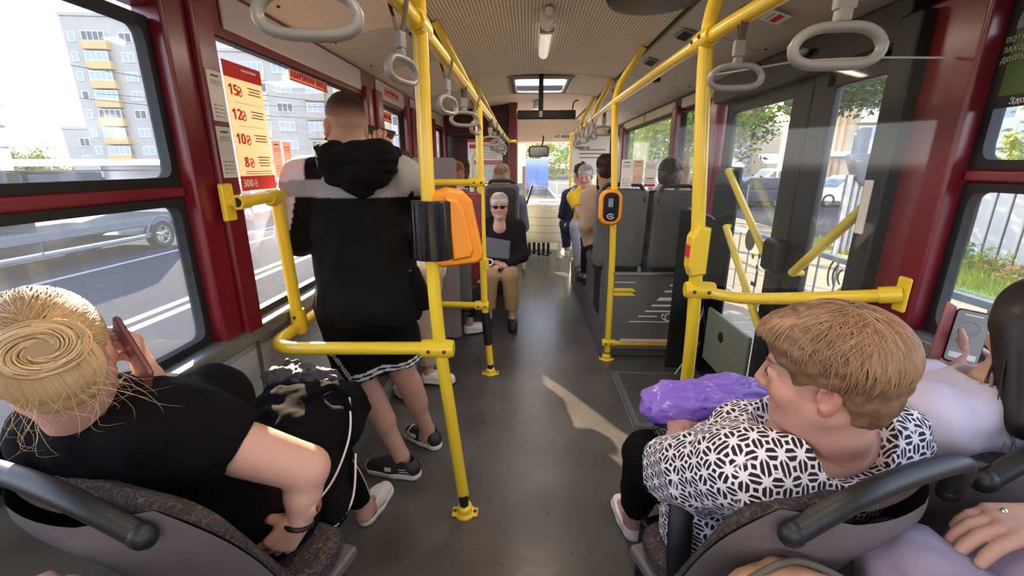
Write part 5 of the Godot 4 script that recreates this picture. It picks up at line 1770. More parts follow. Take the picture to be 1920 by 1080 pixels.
func outside() -> void:
	leaf = leaf_mesh()
	var asphalt := noise_tex(0.25, [Color(0.8, 0.8, 0.82), Color(1, 1, 1)], 256, false, 3, 33)
	M.asphalt = mat(rgb(46, 53, 64), 1.0, 0.0, {"metallic_specular": 0.12, "albedo_texture": asphalt, "uv1_triplanar": true, "uv1_world_triplanar": true, "uv1_scale": Vector3(0.5, 0.5, 0.5)})
	M.road_paint = mat(rgb(150, 154, 158), 0.9, 0.0, {"metallic_specular": 0.15})
	M.concrete = mat(rgb(178, 172, 164), 0.8)
	M.bark = mat(rgb(112, 86, 60), 0.9)
	M.leaf_green = mat(rgb(92, 128, 44), 0.6, 0.0, {"backlight_enabled": true, "backlight": Color(0.7, 0.85, 0.3), "vertex_color_use_as_albedo": true})
	M.leaf_dark = mat(rgb(62, 88, 36), 0.6, 0.0, {"backlight_enabled": true, "backlight": Color(0.5, 0.62, 0.25), "vertex_color_use_as_albedo": true})
	M.leaf_yellow = mat(rgb(150, 160, 52), 0.6, 0.0, {"backlight_enabled": true, "backlight": Color(0.9, 0.95, 0.35), "vertex_color_use_as_albedo": true})
	M.window_frame = mat(rgb(236, 236, 234), 0.5)
	M.window_pane = mat(rgb(150, 166, 186), 0.12)
	M.window_dark = mat(rgb(64, 72, 80), 0.1)
	M.facade_grey = mat(rgb(176, 170, 160), 0.85)
	M.facade_ochre = mat(rgb(206, 172, 116), 0.85)
	M.facade_cream = mat(rgb(206, 188, 152), 0.85)
	M.facade_orange = mat(rgb(206, 142, 76), 0.85)
	M.facade_white = mat(rgb(210, 204, 192), 0.85)
	M.van_white = mat(rgb(246, 249, 253), 0.3, 0.0, {"clearcoat_enabled": true, "clearcoat": 0.6})
	M.trim_dark = mat(rgb(92, 98, 106), 0.6)
	M.car_silver = mat(rgb(176, 184, 190), 0.28, 0.4)
	M.car_white = mat(rgb(226, 230, 230), 0.3)
	M.car_dark = mat(rgb(40, 50, 66), 0.3, 0.2)
	M.truck_blue = mat(rgb(72, 112, 178), 0.55)
	M.fence_grey = mat(rgb(116, 124, 128), 0.5, 0.3)
	M.board = mat(rgb(206, 198, 190), 0.6)
	# ground
	var q := MB.new()
	q.box(Vector3(0, GY - 0.1, -60), Vector3(500, 0.2, 400), 0.01)
	struct("road", q, M.asphalt, "grey asphalt street on both sides of the bus")
	k_paint()
	# pavement with small light bricks, grass strip, kerbs
	var im := Image.create(128, 128, false, Image.FORMAT_RGB8)
	var r := RandomNumberGenerator.new()
	r.seed = 4
	for by in 8:
		for bx in 4:
			var tone := r.randf_range(0.86, 1.0)
			for y in 16:
				for x in 32:
					var px := (bx * 32 + x + (16 if by % 2 == 1 else 0)) % 128
					var edge := x < 1 or y < 2
					im.set_pixel(px, by * 16 + y, Color(0.62, 0.56, 0.5) if edge else Color(tone, tone * 0.99, tone * 0.97))
	M.pavers = mat(rgb(150, 132, 108), 0.8, 0.0, {"albedo_texture": ImageTexture.create_from_image(im), "uv1_triplanar": true, "uv1_world_triplanar": true, "uv1_scale": Vector3(1.25, 1.25, 1.25)})
	slab("pavement", Vector3(1.75, GY, 6), Vector3(7.6, GY + 0.05, -60), M.pavers, null, 0.01, "pavement of small light bricks beside the bus")
	slab("kerb", Vector3(1.6, GY, 6), Vector3(1.75, GY + 0.07, -60), M.concrete, null, 0.01, "concrete kerb beside the bus")
	slab("lawn", Vector3(6.6, GY, 4), Vector3(9.0, GY + 0.08, -11.2), mat(rgb(128, 146, 66), 0.9), null, 0.02, "strip of lawn between pavement and board fence")
	# grass blades
	var mm := MultiMesh.new()
	mm.transform_format = MultiMesh.TRANSFORM_3D
	mm.use_colors = true
	mm.mesh = leaf_mesh(0.12)
	mm.instance_count = 7000
	for i in 7000:
		var p := Vector3(r.randf_range(6.6, 8.7), GY + 0.07, r.randf_range(-11.1, -2.0))
		mm.set_instance_transform(i, Transform3D(Basis.from_euler(Vector3(r.randf_range(-0.4, 0.4), r.randf_range(-PI, PI), r.randf_range(-0.4, 0.4))).scaled(Vector3(1.0, r.randf_range(0.6, 1.3), 1.0) * 0.16), p))
		var g := r.randf_range(0.7, 1.2)
		mm.set_instance_color(i, Color(g * 1.1, g, g * 0.8))
	var go := MultiMeshInstance3D.new()
	go.name = "grass"
	go.multimesh = mm
	go.material_override = M.leaf_yellow
	add_child(go, true)
	meta(go, "sunlit green grass on the strip before the board fence", "grass", "", "stuff")
	railing()
	board_fence()
	left_side()
	front_side()
	right_side()

func k_paint() -> void:
	var n := 0
	for l in [[-5.0, -60.0, 6.0, 0.14], [-4.72, -60.0, 6.0, 0.14], [-8.11, -60.0, 6.0, 0.12]]:
		slab("road_line", Vector3(l[0] - l[3] * 0.5, GY, l[2]), Vector3(l[0] + l[3] * 0.5, GY + 0.004, l[1]), M.road_paint, null, 0.001, ["left white line of the solid double line", "right white line of the solid double line", "single white line beside the van"][n])
		n += 1
	for i in 6:
		slab("road_dash", Vector3(-7.1, GY, 1.0 - i * 9.0 - 2.0), Vector3(-6.98, GY + 0.004, 1.0 - i * 9.0 - 5.2 + 0.6), M.road_paint, null, 0.001)

func railing() -> void:
	var t := thing("railing", "grey metal pavement railing with thin bars beyond the door", "railing", Vector3(2.95, GY + 0.05, 0))
	var q := MB.new()
	q.beam(Vector3(0, 0.98, 1.5), Vector3(0, 0.98, -30.0), 0.05, 0.05)
	part(t, "top_rail", q, M.fence_grey)
	q = MB.new()
	q.beam(Vector3(0, 0.12, 1.5), Vector3(0, 0.12, -30.0), 0.03, 0.03)
	part(t, "bottom_rail", q, M.fence_grey)
	q = MB.new()
	q.tube([Vector3(0, 0, 0), Vector3(0, 0.97, 0)], 0.011, 8)
	var bar := q.mesh()
	for i in 110:
		var o := part(t, "bar", bar, M.fence_grey)
		o.position = Vector3(0, 0, 1.2 - i * 0.28)
	# grey panel with a round dark shape hanging on the railing
func board_fence() -> void:
	var t := thing("board_fence", "tall fence of pale ribbed vertical boards with dark gaps, shrubs at its foot", "fence", Vector3(8.85, GY, 0))
	var q := MB.new()
	q.box(Vector3(0.06, 1.0, -4.2), Vector3(0.03, 1.9, 11.0), 0.005)
	part(t, "backing", q, mat(rgb(112, 100, 92), 0.8))
	q = MB.new()
	q.prism([Vector2(-0.125, 0), Vector2(0.125, 0), Vector2(0.125, 0.02), Vector2(0.1, 0.045), Vector2(-0.1, 0.045), Vector2(-0.125, 0.02)], 1.95, Vector3(0, 1.0, 0), Basis(Vector3(0, 0, -1), Vector3(-1, 0, 0), Vector3(0, 1, 0)), 0.004)
	var b := q.mesh()
	for i in 36:
		var o := part(t, "board", b, M.board)
		o.position = Vector3(0.03, 0, -9.4 + i * 0.3)
	var r := RandomNumberGenerator.new()
	r.seed = 12
	for s in [["leafy green shrub at the left end of the board fence", Vector3(8.25, GY + 0.04, -8.9), 0.3, M.leaf_green, 320], ["low dry orange plant before the board fence", Vector3(8.1, GY + 0.04, -7.3), 0.12, mat(rgb(170, 120, 70), 0.8), 160], ["tall thin weed before the board fence", Vector3(8.3, GY + 0.04, -8.0), 0.2, M.leaf_yellow, 120]]:
		var sh := thing("shrub", s[0], "shrub", s[1])
		var st := MB.new()
		for i in 6:
			var a := TAU * i / 6.0
			st.tube([Vector3.ZERO, Vector3(cos(a) * 0.2, s[2] * 1.3, sin(a) * 0.2)], 0.012, 5)
		part(sh, "stem", st, M.bark)
		var pts: Array = []
		for i in s[4]:
			pts.append(Vector3(r.randfn() * 0.3, absf(r.randfn()) * s[2] * 0.7 + 0.05, r.randfn() * 0.3))
		leaves(sh, "foliage", pts, 0.13, s[3], r)

func left_side() -> void:
	# white van in the far lane, facing the rear of the bus
	var t := thing("van", "white panel van with a dark waist stripe in the far left lane", "van", Vector3(-9.55, GY, -8.0))
	var ba := Basis(Vector3(0, 0, 1), Vector3.UP, Vector3(-1, 0, 0)).orthonormalized()
	t.basis = ba
	# local: x forward (towards the rear of the bus), z away from the bus is negative... near side is -z
	var q := MB.new()
	q.prism([Vector2(-2.85, 0.35), Vector2(-2.8, 0.28), Vector2(2.7, 0.28), Vector2(2.9, 0.5), Vector2(2.85, 0.95), Vector2(2.1, 1.22), Vector2(1.35, 1.9), Vector2(1.05, 1.99), Vector2(-2.5, 2.02), Vector2(-2.78, 1.95)], 1.9, Vector3.ZERO, Basis.IDENTITY, 0.12)
	var body := part(t, "body", q, M.van_white)
	q = MB.new()
	q.box(Vector3(-0.2, 0.66, 0), Vector3(5.2, 0.19, 1.94), 0.03)
	part(body, "waist_stripe", q, M.trim_dark, "dark waist stripe")
	q = MB.new()
	q.box(Vector3(0.0, 0.33, 0), Vector3(3.0, 0.06, 1.96), 0.02)
	part(body, "sill_moulding", q, M.trim_dark)
	q = MB.new()
	q.prism([Vector2(-0.7, 1.32), Vector2(0.55, 1.32), Vector2(0.65, 1.4), Vector2(0.65, 1.74), Vector2(-0.7, 1.76)], 1.915, Vector3.ZERO, Basis.IDENTITY, 0.01)
	part(t, "side_window", q, M.window_dark)
	q = MB.new()
	q.prism([Vector2(0.95, 1.3), Vector2(1.95, 1.26), Vector2(1.35, 1.76), Vector2(0.95, 1.8)], 1.915, Vector3.ZERO, Basis.IDENTITY, 0.01)
	part(t, "cab_window", q, M.window_dark)
	q = MB.new()
	for x in [0.3, 1.05]:
		q.box(Vector3(x, 1.18, 0), Vector3(0.22, 0.045, 1.95), 0.015)
	part(body, "door_handle", q, M.van_white)
	q = MB.new()
	q.box(Vector3(0.75, 1.05, 0), Vector3(0.012, 1.4, 1.906), 0.003)
	q.box(Vector3(-1.0, 1.5, 0), Vector3(2.4, 0.02, 1.91), 0.004)
	q.box(Vector3(-1.0, 1.78, 0), Vector3(3.0, 0.015, 1.91), 0.004)
	part(body, "panel_joint", q, M.trim_dark)
	for x in [-1.85, 1.9]:
		for s in [-1.0, 1.0]:
			wheel(t, Vector3(x, 0.33, s * 0.87), 0.33, s)
			q = MB.new()
			var arc: Array = []
			for i in 11:
				var a := PI * i / 10.0
				arc.append(Vector3(x + cos(a) * 0.42, 0.33 + sin(a) * 0.42, s * 0.95))
			q.tube(arc, 0.035, 6)
			part(body, "wheel_arch", q, M.trim_dark)
	car("silver car seen through the wide left window beyond the van", Vector3(-10.4, GY, -15.8), -PI * 0.5, M.car_silver, 4.3, 1.4)
	car("white car far down the left lane, above the silver car", Vector3(-11.0, GY, -25.0), -PI * 0.5, M.car_white, 4.2, 1.5)
	# tall flats
	var cols: Array = [[-8.2, 1.5, null, 0.9, 1, false], [-4.6, 3.6, M.facade_ochre, 3.2, 4, true], [-0.6, 2.0, null, 1.7, 2, false], [2.2, 2.0, null, 1.6, 2, false], [6.6, 3.8, M.facade_ochre, 3.4, 4, true]]
	flats("apartment_block", "tall grey apartment block with ochre balconies beyond the van", Vector3(-61.5, GY, -72), 0.12, 18.5, 23.5, 12, M.facade_grey, cols, 1.0, 2.75, 8)
	flats("apartment_block", "low grey annex at the left foot of the tall apartment block", Vector3(-74.3, GY, -73), 0.12, 5.0, 7.6, 8, M.facade_grey, [[0.5, 1.5, null, 1.5, 2, false]], 2.4, 2.75, 2)
	cols = [[-6.0, 2.0, null, 1.8, 2, false], [-1.5, 3.2, M.facade_cream, 3.0, 4, false], [2.4, 2.0, null, 2.2, 3, false], [7.0, 3.0, M.facade_grey, 2.4, 3, true]]
	flats("apartment_block", "hazy grey apartment block behind the standing man's stickers", Vector3(-40.0, GY, -70), 0.2, 20, 18, 12, M.facade_grey, cols, 1.8, 2.75, 6)
	flats("apartment_block", "pale yellow apartment block in the narrow left window", Vector3(-21.0, GY, -66), 0.3, 13, 17, 10, M.facade_cream, [[-4.0, 2.0, null, 1.3, 2, false], [-1.2, 2.0, null, 1.3, 2, false], [2.0, 2.0, M.facade_white, 1.6, 2, true], [5.0, 2.0, null, 1.5, 2, false]], 2.0, 2.8, 5)
	flats("apartment_block", "long pale block seen in the last left windows", Vector3(-12.5, GY, -92), 0.5, 16, 17, 10, M.facade_white, [[-6.0, 1.0, M.facade_grey, 0.9, 1, true], [-3.0, 1.0, M.facade_grey, 0.9, 1, true], [0.0, 1.0, M.facade_grey, 0.9, 1, true], [3.0, 1.0, M.facade_grey, 0.9, 1, true], [6.0, 1.0, M.facade_grey, 0.9, 1, true]], 2.0, 2.8, 5)
	# low wall and booths across the street
	slab("street_wall", Vector3(-13.0, GY, -20), Vector3(-13.3, 1.5, -46), M.concrete, null, 0.03, "low grey wall across the street")
	slab("far_pavement", Vector3(-11.6, GY, 6), Vector3(-18, GY + 0.12, -80), M.concrete, null, 0.03, "far pavement across the street")
	# banded lamp post
	t = thing("utility_pole", "pale concrete utility pole with metal bands at the left picture edge", "pole", Vector3(-16.7, GY, -13.6))
	q = MB.new()
	q.tube([Vector3.ZERO, Vector3(0.95, 9.5, -0.1)], [0.15, 0.1], 14)
	part(t, "shaft", q, M.concrete)
	for i in 7:
		q = MB.new()
		var y := 2.4 + i * 0.62
		q.tube([Vector3(0.1 * y, y, -0.01 * y), Vector3(0.1 * y, y + 0.05, -0.01 * y)], 0.158 - 0.005 * y, 14)
		q.box(Vector3(0.1 * y + 0.15, y + 0.03, 0), Vector3(0.08, 0.06, 0.05), 0.01)
		part(t, "band", q, M.fence_grey)
	tree("light green tree low behind the van, right of the utility pole", Vector3(-46.5, GY, -40), 2.0, Vector3(3.2, 1.5, 2.5), 2600, 0.3, M.leaf_yellow, 3)
	# overhead wires
	var wn := 0
	for w in [[Vector3(-30, 7.8, -30), Vector3(-12, 6.3, -40)], [Vector3(-34, 6.4, -34), Vector3(-12, 5.2, -40)], [Vector3(-40, 7.9, -42), Vector3(-14, 7.0, -46)]]:
		q = MB.new()
		q.tube(smooth([w[0], (w[0] + w[1]) * 0.5 + Vector3(0, -0.3, 0), w[1]], 6), 0.025, 5)
		var o := single("overhead_wire", q, M.rubber, ["upper thin overhead wire before the tall apartment block", "lower thin overhead wire before the tall apartment block", "farthest thin overhead wire before the apartment blocks"][wn], "wire", "overhead wires")
		wn += 1

func front_side() -> void:
	var t := thing("truck", "small truck with a blue box body ahead of the bus", "truck", Vector3(0.48, GY, -25.0))
	var q := MB.new()
	q.box(Vector3(0, 1.45, -1.6), Vector3(1.3, 1.55, 3.2), 0.05)
	var body := part(t, "box_body", q, M.truck_blue)
	q = MB.new()
	q.box(Vector3(0, 0.62, 0.0), Vector3(1.3, 0.1, 0.08), 0.02)
	part(t, "bumper", q, M.trim_dark)
	q = MB.new()
	for s in [-1.0, 1.0]:
		q.box(Vector3(s * 0.5, 0.7, 0.03), Vector3(0.16, 0.08, 0.05), 0.01)
	part(t, "tail_lamp", q, M.red_print)
	q = MB.new()
	q.box(Vector3(0.02, 1.45, 0.012), Vector3(0.02, 1.5, 0.02), 0.005)
	q.box(Vector3(0.0, 0.9, 0.012), Vector3(1.2, 0.03, 0.02), 0.005)
	part(body, "door_seam", q, M.trim_dark)
	for s in [-0.5, 0.5]:
		q = MB.new()
		q.tube([Vector3(s - 0.1, 0.32, -0.7), Vector3(s - 0.09, 0.32, -0.7), Vector3(s + 0.09, 0.32, -0.7), Vector3(s + 0.1, 0.32, -0.7)], [0.29, 0.32, 0.32, 0.29], 24)
		part(t, "wheel", q, M.rubber)
	q = MB.new()
	q.box(Vector3(0, 1.1, -4.0), Vector3(1.2, 1.4, 1.3), 0.15)
	part(t, "cab", q, M.car_white)
	for d in [["tall light green tree ahead of the bus, right of the truck", Vector3(5.2, GY, -34), 4.2, Vector3(3.4, 3.4, 3.0), 5200, 0.3, M.leaf_green, 21], ["broad green tree ahead behind the notice on the right", Vector3(7.6, GY, -28), 4.0, Vector3(3.0, 3.2, 3.0), 4600, 0.28, M.leaf_green, 22], ["distant hazy tree over the truck roof", Vector3(1.0, GY, -60), 3.0, Vector3(5.0, 2.6, 3.0), 2600, 0.5, M.leaf_yellow, 23], ["green tree outside the long right window", Vector3(5.4, GY, -17), 3.6, Vector3(2.4, 2.6, 2.4), 5200, 0.2, M.leaf_green, 24]]:
		tree(d[0], d[1], d[2], d[3], d[4], d[5], d[6], d[7])
	flats("house", "cream house front left of the truck ahead", Vector3(-3.6, GY, -48), 0.0, 6.5, 4.6, 6, M.facade_cream, [[1.5, 1.4, null, 1.2, 2, false]], 1.6, 2.6, 1)

func right_side() -> void:
	tree("large dark leafy tree beyond the door glass, left of the near building", Vector3(5.3, GY, -13.2), 3.3, Vector3(1.6, 2.4, 1.7), 6000, 0.17, M.leaf_dark, 31, "street_tree", 0.12)
	tree("thick trunked tree behind the glass screen", Vector3(3.75, GY, -11.0), 3.4, Vector3(2.2, 1.7, 2.0), 4200, 0.17, M.leaf_green, 32, "street_tree", 0.13)
	tree("tree with low hanging boughs in the middle of the door glass", Vector3(9.0, GY, -14.8), 4.3, Vector3(1.9, 1.1, 1.6), 4200, 0.2, M.leaf_dark, 33, "street_tree", 0.1)
	tree("yellow green tree in the right rear window below the green poster", Vector3(13.2, GY, -10.6), 2.6, Vector3(1.9, 1.5, 1.9), 5000, 0.2, M.leaf_yellow, 34)
	# buildings across the side street
	var t := flats("apartment_block", "cream apartment building with white balconies, brightly sunlit across the side street", Vector3(32.5, GY, -46), -0.15, 13.0, 15, 10, M.facade_cream, [[-3.9, 2.2, null, 1.7, 2, false], [0.6, 2.6, M.facade_white, 2.4, 3, true], [3.4, 1.5, null, 1.2, 1, false], [5.6, 2.0, null, 1.2, 1, false]], 4.4, 2.75, 4)
	var q := MB.new()
	q.box(Vector3(-2.0, 6.5, 0.12), Vector3(0.16, 13.0, 0.16), 0.03)
	q.box(Vector3(-1.4, 6.5, 0.12), Vector3(0.16, 13.0, 0.16), 0.03)
	part(t, "drain_pipe", q, M.facade_orange)
	q = MB.new()
	for s in [[-4.4, 1.6], [0.8, 1.4], [3.6, 2.0]]:
		q.box(Vector3(s[0], 1.3, 0.1), Vector3(s[1], 2.3, 0.2), 0.03)
	part(t, "shop_window", q, M.window_dark)
	q = MB.new()
	q.box(Vector3(0, 2.95, 0.5), Vector3(12.4, 0.5, 1.0), 0.06)
	part(t, "shop_awning", q, M.facade_white)
	for k in 3:
		q = MB.new()
		q.box(Vector3([-2.9, 2.0, -3.4][k], [7.0, 5.6, 9.8][k], 0.35), Vector3(0.8, 0.6, 0.4), 0.05)
		part(t, "air_unit", q, M.facade_white)
	flats("apartment_block", "orange apartment block with rows of small windows farther up the side street", Vector3(39.5, GY, -71), 0.0, 12, 17, 10, M.facade_orange, [[-4.4, 1.6, null, 1.2, 2, false], [-1.8, 1.2, M.facade_cream, 1.2, 2, false], [1.2, 1.6, null, 1.4, 2, false], [3.6, 1.6, M.facade_cream, 1.6, 3, true]], 2.2, 2.0, 7)
	flats("apartment_block", "white building with enclosed balconies left of the orange block", Vector3(27.9, GY, -58), 0.1, 5.4, 12.2, 9, M.facade_white, [[-1.2, 1.6, null, 1.3, 2, false], [1.2, 2.0, M.facade_grey, 1.9, 2, true]], 3.9, 2.4, 3)
	flats("apartment_block", "orange and brown house front behind the big dark tree", Vector3(22.0, GY, -60), 0.1, 5.6, 10.0, 8, M.facade_orange, [[-1.5, 1.4, null, 1.2, 2, false], [1.4, 1.4, M.facade_cream, 1.2, 2, false]], 3.6, 2.4, 2)
	flats("apartment_block", "pale building behind the tree in the right windows", Vector3(11.5, GY, -50), 0.0, 9.0, 8.5, 8, M.facade_cream, [[-2.5, 1.4, null, 1.4, 2, false], [0.5, 1.4, null, 1.4, 2, false], [3.2, 1.4, null, 1.4, 2, false]], 2.0, 2.6, 3)
	flats("house", "white and blue fronted house beyond the board fence", Vector3(19.0, GY, -15.0), -0.7, 10.0, 8.0, 6, M.facade_white, [[-3.6, 2.0, M.facade_white, 1.6, 2, false], [-1.0, 2.0, mat(rgb(130, 170, 210), 0.6), 1.6, 2, false], [2.0, 2.0, M.facade_grey, 1.6, 2, false]], 1.3, 2.3, 3)
	# awnings of street stalls
	for s in [[Vector3(19.6, 1.3, -45), 2.6, "white stall awning behind the parked white car"], [Vector3(23.6, 1.6, -44), 2.8, "second white awning right of the stall awning"]]:
		var a := thing("awning", s[2], "awning", s[0])
		q = MB.new()
		q.prism([Vector2(-0.9, 0.0), Vector2(0.9, 0.9), Vector2(0.9, 0.98), Vector2(-0.95, 0.08)], s[1], Vector3.ZERO, Basis(Vector3(0, 0, -1), Vector3.UP, Vector3(1, 0, 0)), 0.02)
		part(a, "canopy", q, M.facade_white)
		q = MB.new()
		for x in [-1.0, 1.0]:
			q.tube([Vector3(x * s[1] * 0.45, 0.0, 0.85), Vector3(x * s[1] * 0.45, GY - s[0].y, 0.85)], 0.04, 6)
		part(a, "post", q, M.fence_grey)
	car("white hatchback parked across the side street, right of the dark door seal", Vector3(15.2, GY, -22.0), PI, M.car_white, 3.8, 1.42, "parked cars")
	car("pale blue van parked behind the diagonal yellow door bar", Vector3(14.6, GY, -27.5), PI, M.car_white, 4.2, 1.7, "parked cars", true)
	car("dark car half hidden behind the diagonal yellow door bar", Vector3(10.3, GY, -21.5), PI, M.car_dark, 3.8, 1.35, "parked cars")
	car("white car seen through the glass screen beside the dark-haired passenger", Vector3(8.3, GY, -29.0), PI * 0.6, M.car_white, 4.0, 1.5, "parked cars")
	# column with a faceted cap, and concrete pole
	t = thing("advert_column", "ribbed advertising column with a faceted dark cap and a board on top", "column", Vector3(6.85, GY, -9.4))
	q = MB.new()
	for i in 4:
		q.box(Vector3(-0.24 + i * 0.13, 0.85, 0), Vector3(0.075, 1.7, 0.12), 0.02)
	part(t, "rib", q, M.board)
	q = MB.new()
	q.box(Vector3(-0.045, 0.85, -0.05), Vector3(0.5, 1.7, 0.06), 0.01)
	part(t, "core", q, M.trim_dark)
	q = MB.new()
	q.prism([Vector2(-0.08, 1.55), Vector2(0.02, 1.48), Vector2(0.12, 1.6), Vector2(0.3, 1.95), Vector2(0.33, 2.05), Vector2(0.22, 2.12), Vector2(-0.26, 2.12), Vector2(-0.33, 2.08), Vector2(-0.26, 1.92)], 0.26, Vector3(-0.05, 0, 0), Basis.IDENTITY, 0.03)
	part(t, "cap", q, M.trim_dark)
	q = MB.new()
	q.prism([Vector2(-0.2, 2.1), Vector2(0.1, 2.1), Vector2(0.1, 2.62), Vector2(-0.12, 2.62), Vector2(-0.2, 2.55)], 0.08, Vector3(-0.12, 0, 0), Basis.IDENTITY, 0.02)
	part(t, "board", q, M.trim_dark)
	q = MB.new()
	q.tube([Vector3.ZERO, Vector3(-0.25, 6.0, 0.0)], [0.24, 0.18], 18)
	var o := single("concrete_pole", q, M.facade_white, "thick whitewashed concrete pole at the right of the door glass", "pole")
	o.position = Vector3(6.98, GY, -8.5)
	q = MB.new()
	q.tube([Vector3.ZERO, Vector3(0, 1.15, 0)], 0.035, 8)
	o = single("bollard", q, M.trim_dark, "thin dark bollard on the side street before the parked cars", "bollard")
	o.position = Vector3(8.9, GY, -18.2)
	# signboard plate (blue disc) by the screen
	t = thing("road_sign", "round blue road sign left of the near right pole", "sign", Vector3(3.35, GY, -8.6))
	q = MB.new()
	q.tube([Vector3.ZERO, Vector3(0, 2.1, 0)], 0.025, 8)
	part(t, "post", q, M.fence_grey)
	q = MB.new()
	q.tube([Vector3(0, 1.85, 0.05), Vector3(0, 1.85, 0.03)], 0.2, 20)
	part(t, "disc", q, mat(rgb(40, 90, 180), 0.5))
	q = MB.new()
	var ring: Array = []
	for i in 25:
		ring.append(Vector3(cos(TAU * i / 24.0) * 0.17, 1.85 + sin(TAU * i / 24.0) * 0.17, 0.055))
	q.tube(ring, 0.012, 6, false)
	part(t, "ring", q, M.white)
# ------------------------------------------------------------------ people
# a person is described by joints (world metres): pel, neck, head, sl sr el er wl wr hl hr kl kr al ar tl tr, and head facing
class Fit:
	var base: Vector3
	var J: Dictionary
	var g := 1.0
	var cell := 0.011

func fbox(pts: Array, m: float) -> Array:
	var a: Vector3 = pts[0]
	var b: Vector3 = pts[0]
	for p in pts:
		a = a.min(p)
		b = b.max(p)
	return [a - Vector3(m, m, m), b + Vector3(m, m, m)]

func field(pts: Array, m: float, cell: float) -> SDF:
	var b := fbox(pts, m)
	return SDF.new(b[0], b[1], cell)

func torso_basis(J: Dictionary) -> Basis:
	var up: Vector3 = (J.neck - J.pel).normalized()
	var rt: Vector3 = (J.sr - J.sl)
	rt = (rt - up * rt.dot(up)).normalized()
	return Basis(rt, up, rt.cross(up))   # z points out of the back

func torso(f: SDF, J: Dictionary, pad: float, g: float, bust := 0.0) -> void:
	var ba := torso_basis(J)
	var fw := -ba.z
	var n: Vector3 = J.neck
	var p: Vector3 = J.pel
	f.ell(p, Vector3(0.165 * g + pad, 0.125 + pad, 0.125 * g + pad), 0.05, ba)
	f.ell(p.lerp(n, 0.36) + fw * 0.015 * g, Vector3(0.15 * g + pad, 0.17 + pad, 0.118 * g + pad), 0.06, ba)
	f.ell(p.lerp(n, 0.68), Vector3(0.165 * g + pad, 0.18 + pad, 0.115 * g + pad), 0.06, ba)
	f.cap(n - ba.y * 0.035, J.sl, 0.058 + pad, 0.06 + pad * 0.8, 0.05)
	f.cap(n - ba.y * 0.035, J.sr, 0.058 + pad, 0.06 + pad * 0.8, 0.05)
	if bust > 0.0:
		for s in [-1.0, 1.0]:
			f.ell(p.lerp(n, 0.64) + fw * (0.075 + bust * 0.3) + ba.x * s * 0.075, Vector3(0.07, 0.07, 0.06) * (0.9 + bust) + Vector3(pad, pad, pad), 0.04, ba)

func arm(f: SDF, a: Vector3, b: Vector3, c: Vector3, g := 1.0, pad := 0.0) -> void:
	f.cap(a, b, 0.05 * g + pad, 0.04 * g + pad, 0.04)
	f.cap(b, b.lerp(c, 0.35), 0.04 * g + pad, 0.041 * g + pad, 0.02)
	f.cap(b.lerp(c, 0.35), c, 0.041 * g + pad, 0.027 * g + pad, 0.02)

func leg(f: SDF, a: Vector3, b: Vector3, c: Vector3, t: Vector3, g := 1.0, pad := 0.0, foot := true) -> void:
	f.cap(a, b, 0.088 * g + pad, 0.056 * g + pad, 0.05)
	var back := ((b - a).normalized() - (c - b).normalized())
	back = back.normalized() if back.length() > 0.05 else Vector3(0, 0, 1)
	if (t - c).dot(back) > 0.0: back = -back
	f.cap(b, c, 0.053 * g + pad, 0.036 * g + pad, 0.03)
	f.cap(b.lerp(c, 0.18) + back * 0.014, b.lerp(c, 0.5) + back * 0.012, 0.05 * g + pad, 0.045 * g + pad, 0.04)
	if foot:
		f.cap(c - Vector3(0, 0.045, 0), t, 0.035, 0.03, 0.025)
		f.cap(c, c - Vector3(0, 0.05, 0), 0.037, 0.036, 0.02)

# a sleeve or trouser leg along points with radii, cut square at its end
func tubefield(f: SDF, pts: Array, radii: Array, k := 0.03) -> void:
	var big := 0.0
	for r in radii:
		big = maxf(big, r)
	var bx := fbox(pts, big + k + 0.05)
	var i0 := Vector3i(((bx[0] - f.lo) / f.h).floor()).clamp(Vector3i.ZERO, Vector3i(f.nx - 2, f.ny - 2, f.nz - 2))
	var i1 := Vector3i(((bx[1] - f.lo) / f.h).ceil()).clamp(Vector3i.ONE, Vector3i(f.nx - 1, f.ny - 1, f.nz - 1))
	var o := SDF.new(f.lo, f.lo, f.h)
	o.lo = f.lo + Vector3(i0) * f.h
	o.nx = i1.x - i0.x + 1; o.ny = i1.y - i0.y + 1; o.nz = i1.z - i0.z + 1
	o.d.resize(o.nx * o.ny * o.nz)
	o.d.fill(1.0)
	var m := pts.size()
	var endd: Vector3 = (pts[m - 1] - pts[m - 2]).normalized()
	for i in m - 1:
		var b: Vector3 = pts[i + 1]
		if i == m - 2:
			b += endd * 0.03
		o.cap(pts[i], b, radii[i], radii[i + 1], 0.02)
	var e: Vector3 = pts[m - 1]
	var w := Vector3(0.16, 0.16, 0.16)
	o.clip(e, endd, e - w + endd * 0.06, e + w + endd * 0.06)
	# hollow the opening a little
	if f.h < 0.0095: o.carve(e - endd * 0.012, e + endd * 0.05, radii[m - 1] - maxf(0.006, 1.5 * f.h), radii[m - 1] - maxf(0.006, 1.5 * f.h), 0.003)
	for z in o.nz:
		for y in o.ny:
			var at := (z * o.ny + y) * o.nx
			var to := ((z + i0.z) * f.ny + y + i0.y) * f.nx + i0.x
			for x in o.nx:
				var q := o.d[at + x]
				if q < 0.9:
					var g := f.d[to + x]
					var ee := k - absf(q - g)
					f.d[to + x] = minf(q, g) - (ee * ee * 0.25 / k if ee > 0.0 else 0.0)

func folds(seed_: int, freq := 9.0) -> FastNoiseLite:
	var n := FastNoiseLite.new()
	n.seed = seed_
	n.frequency = freq
	n.noise_type = FastNoiseLite.TYPE_SIMPLEX_SMOOTH
	n.fractal_octaves = 2
	return n

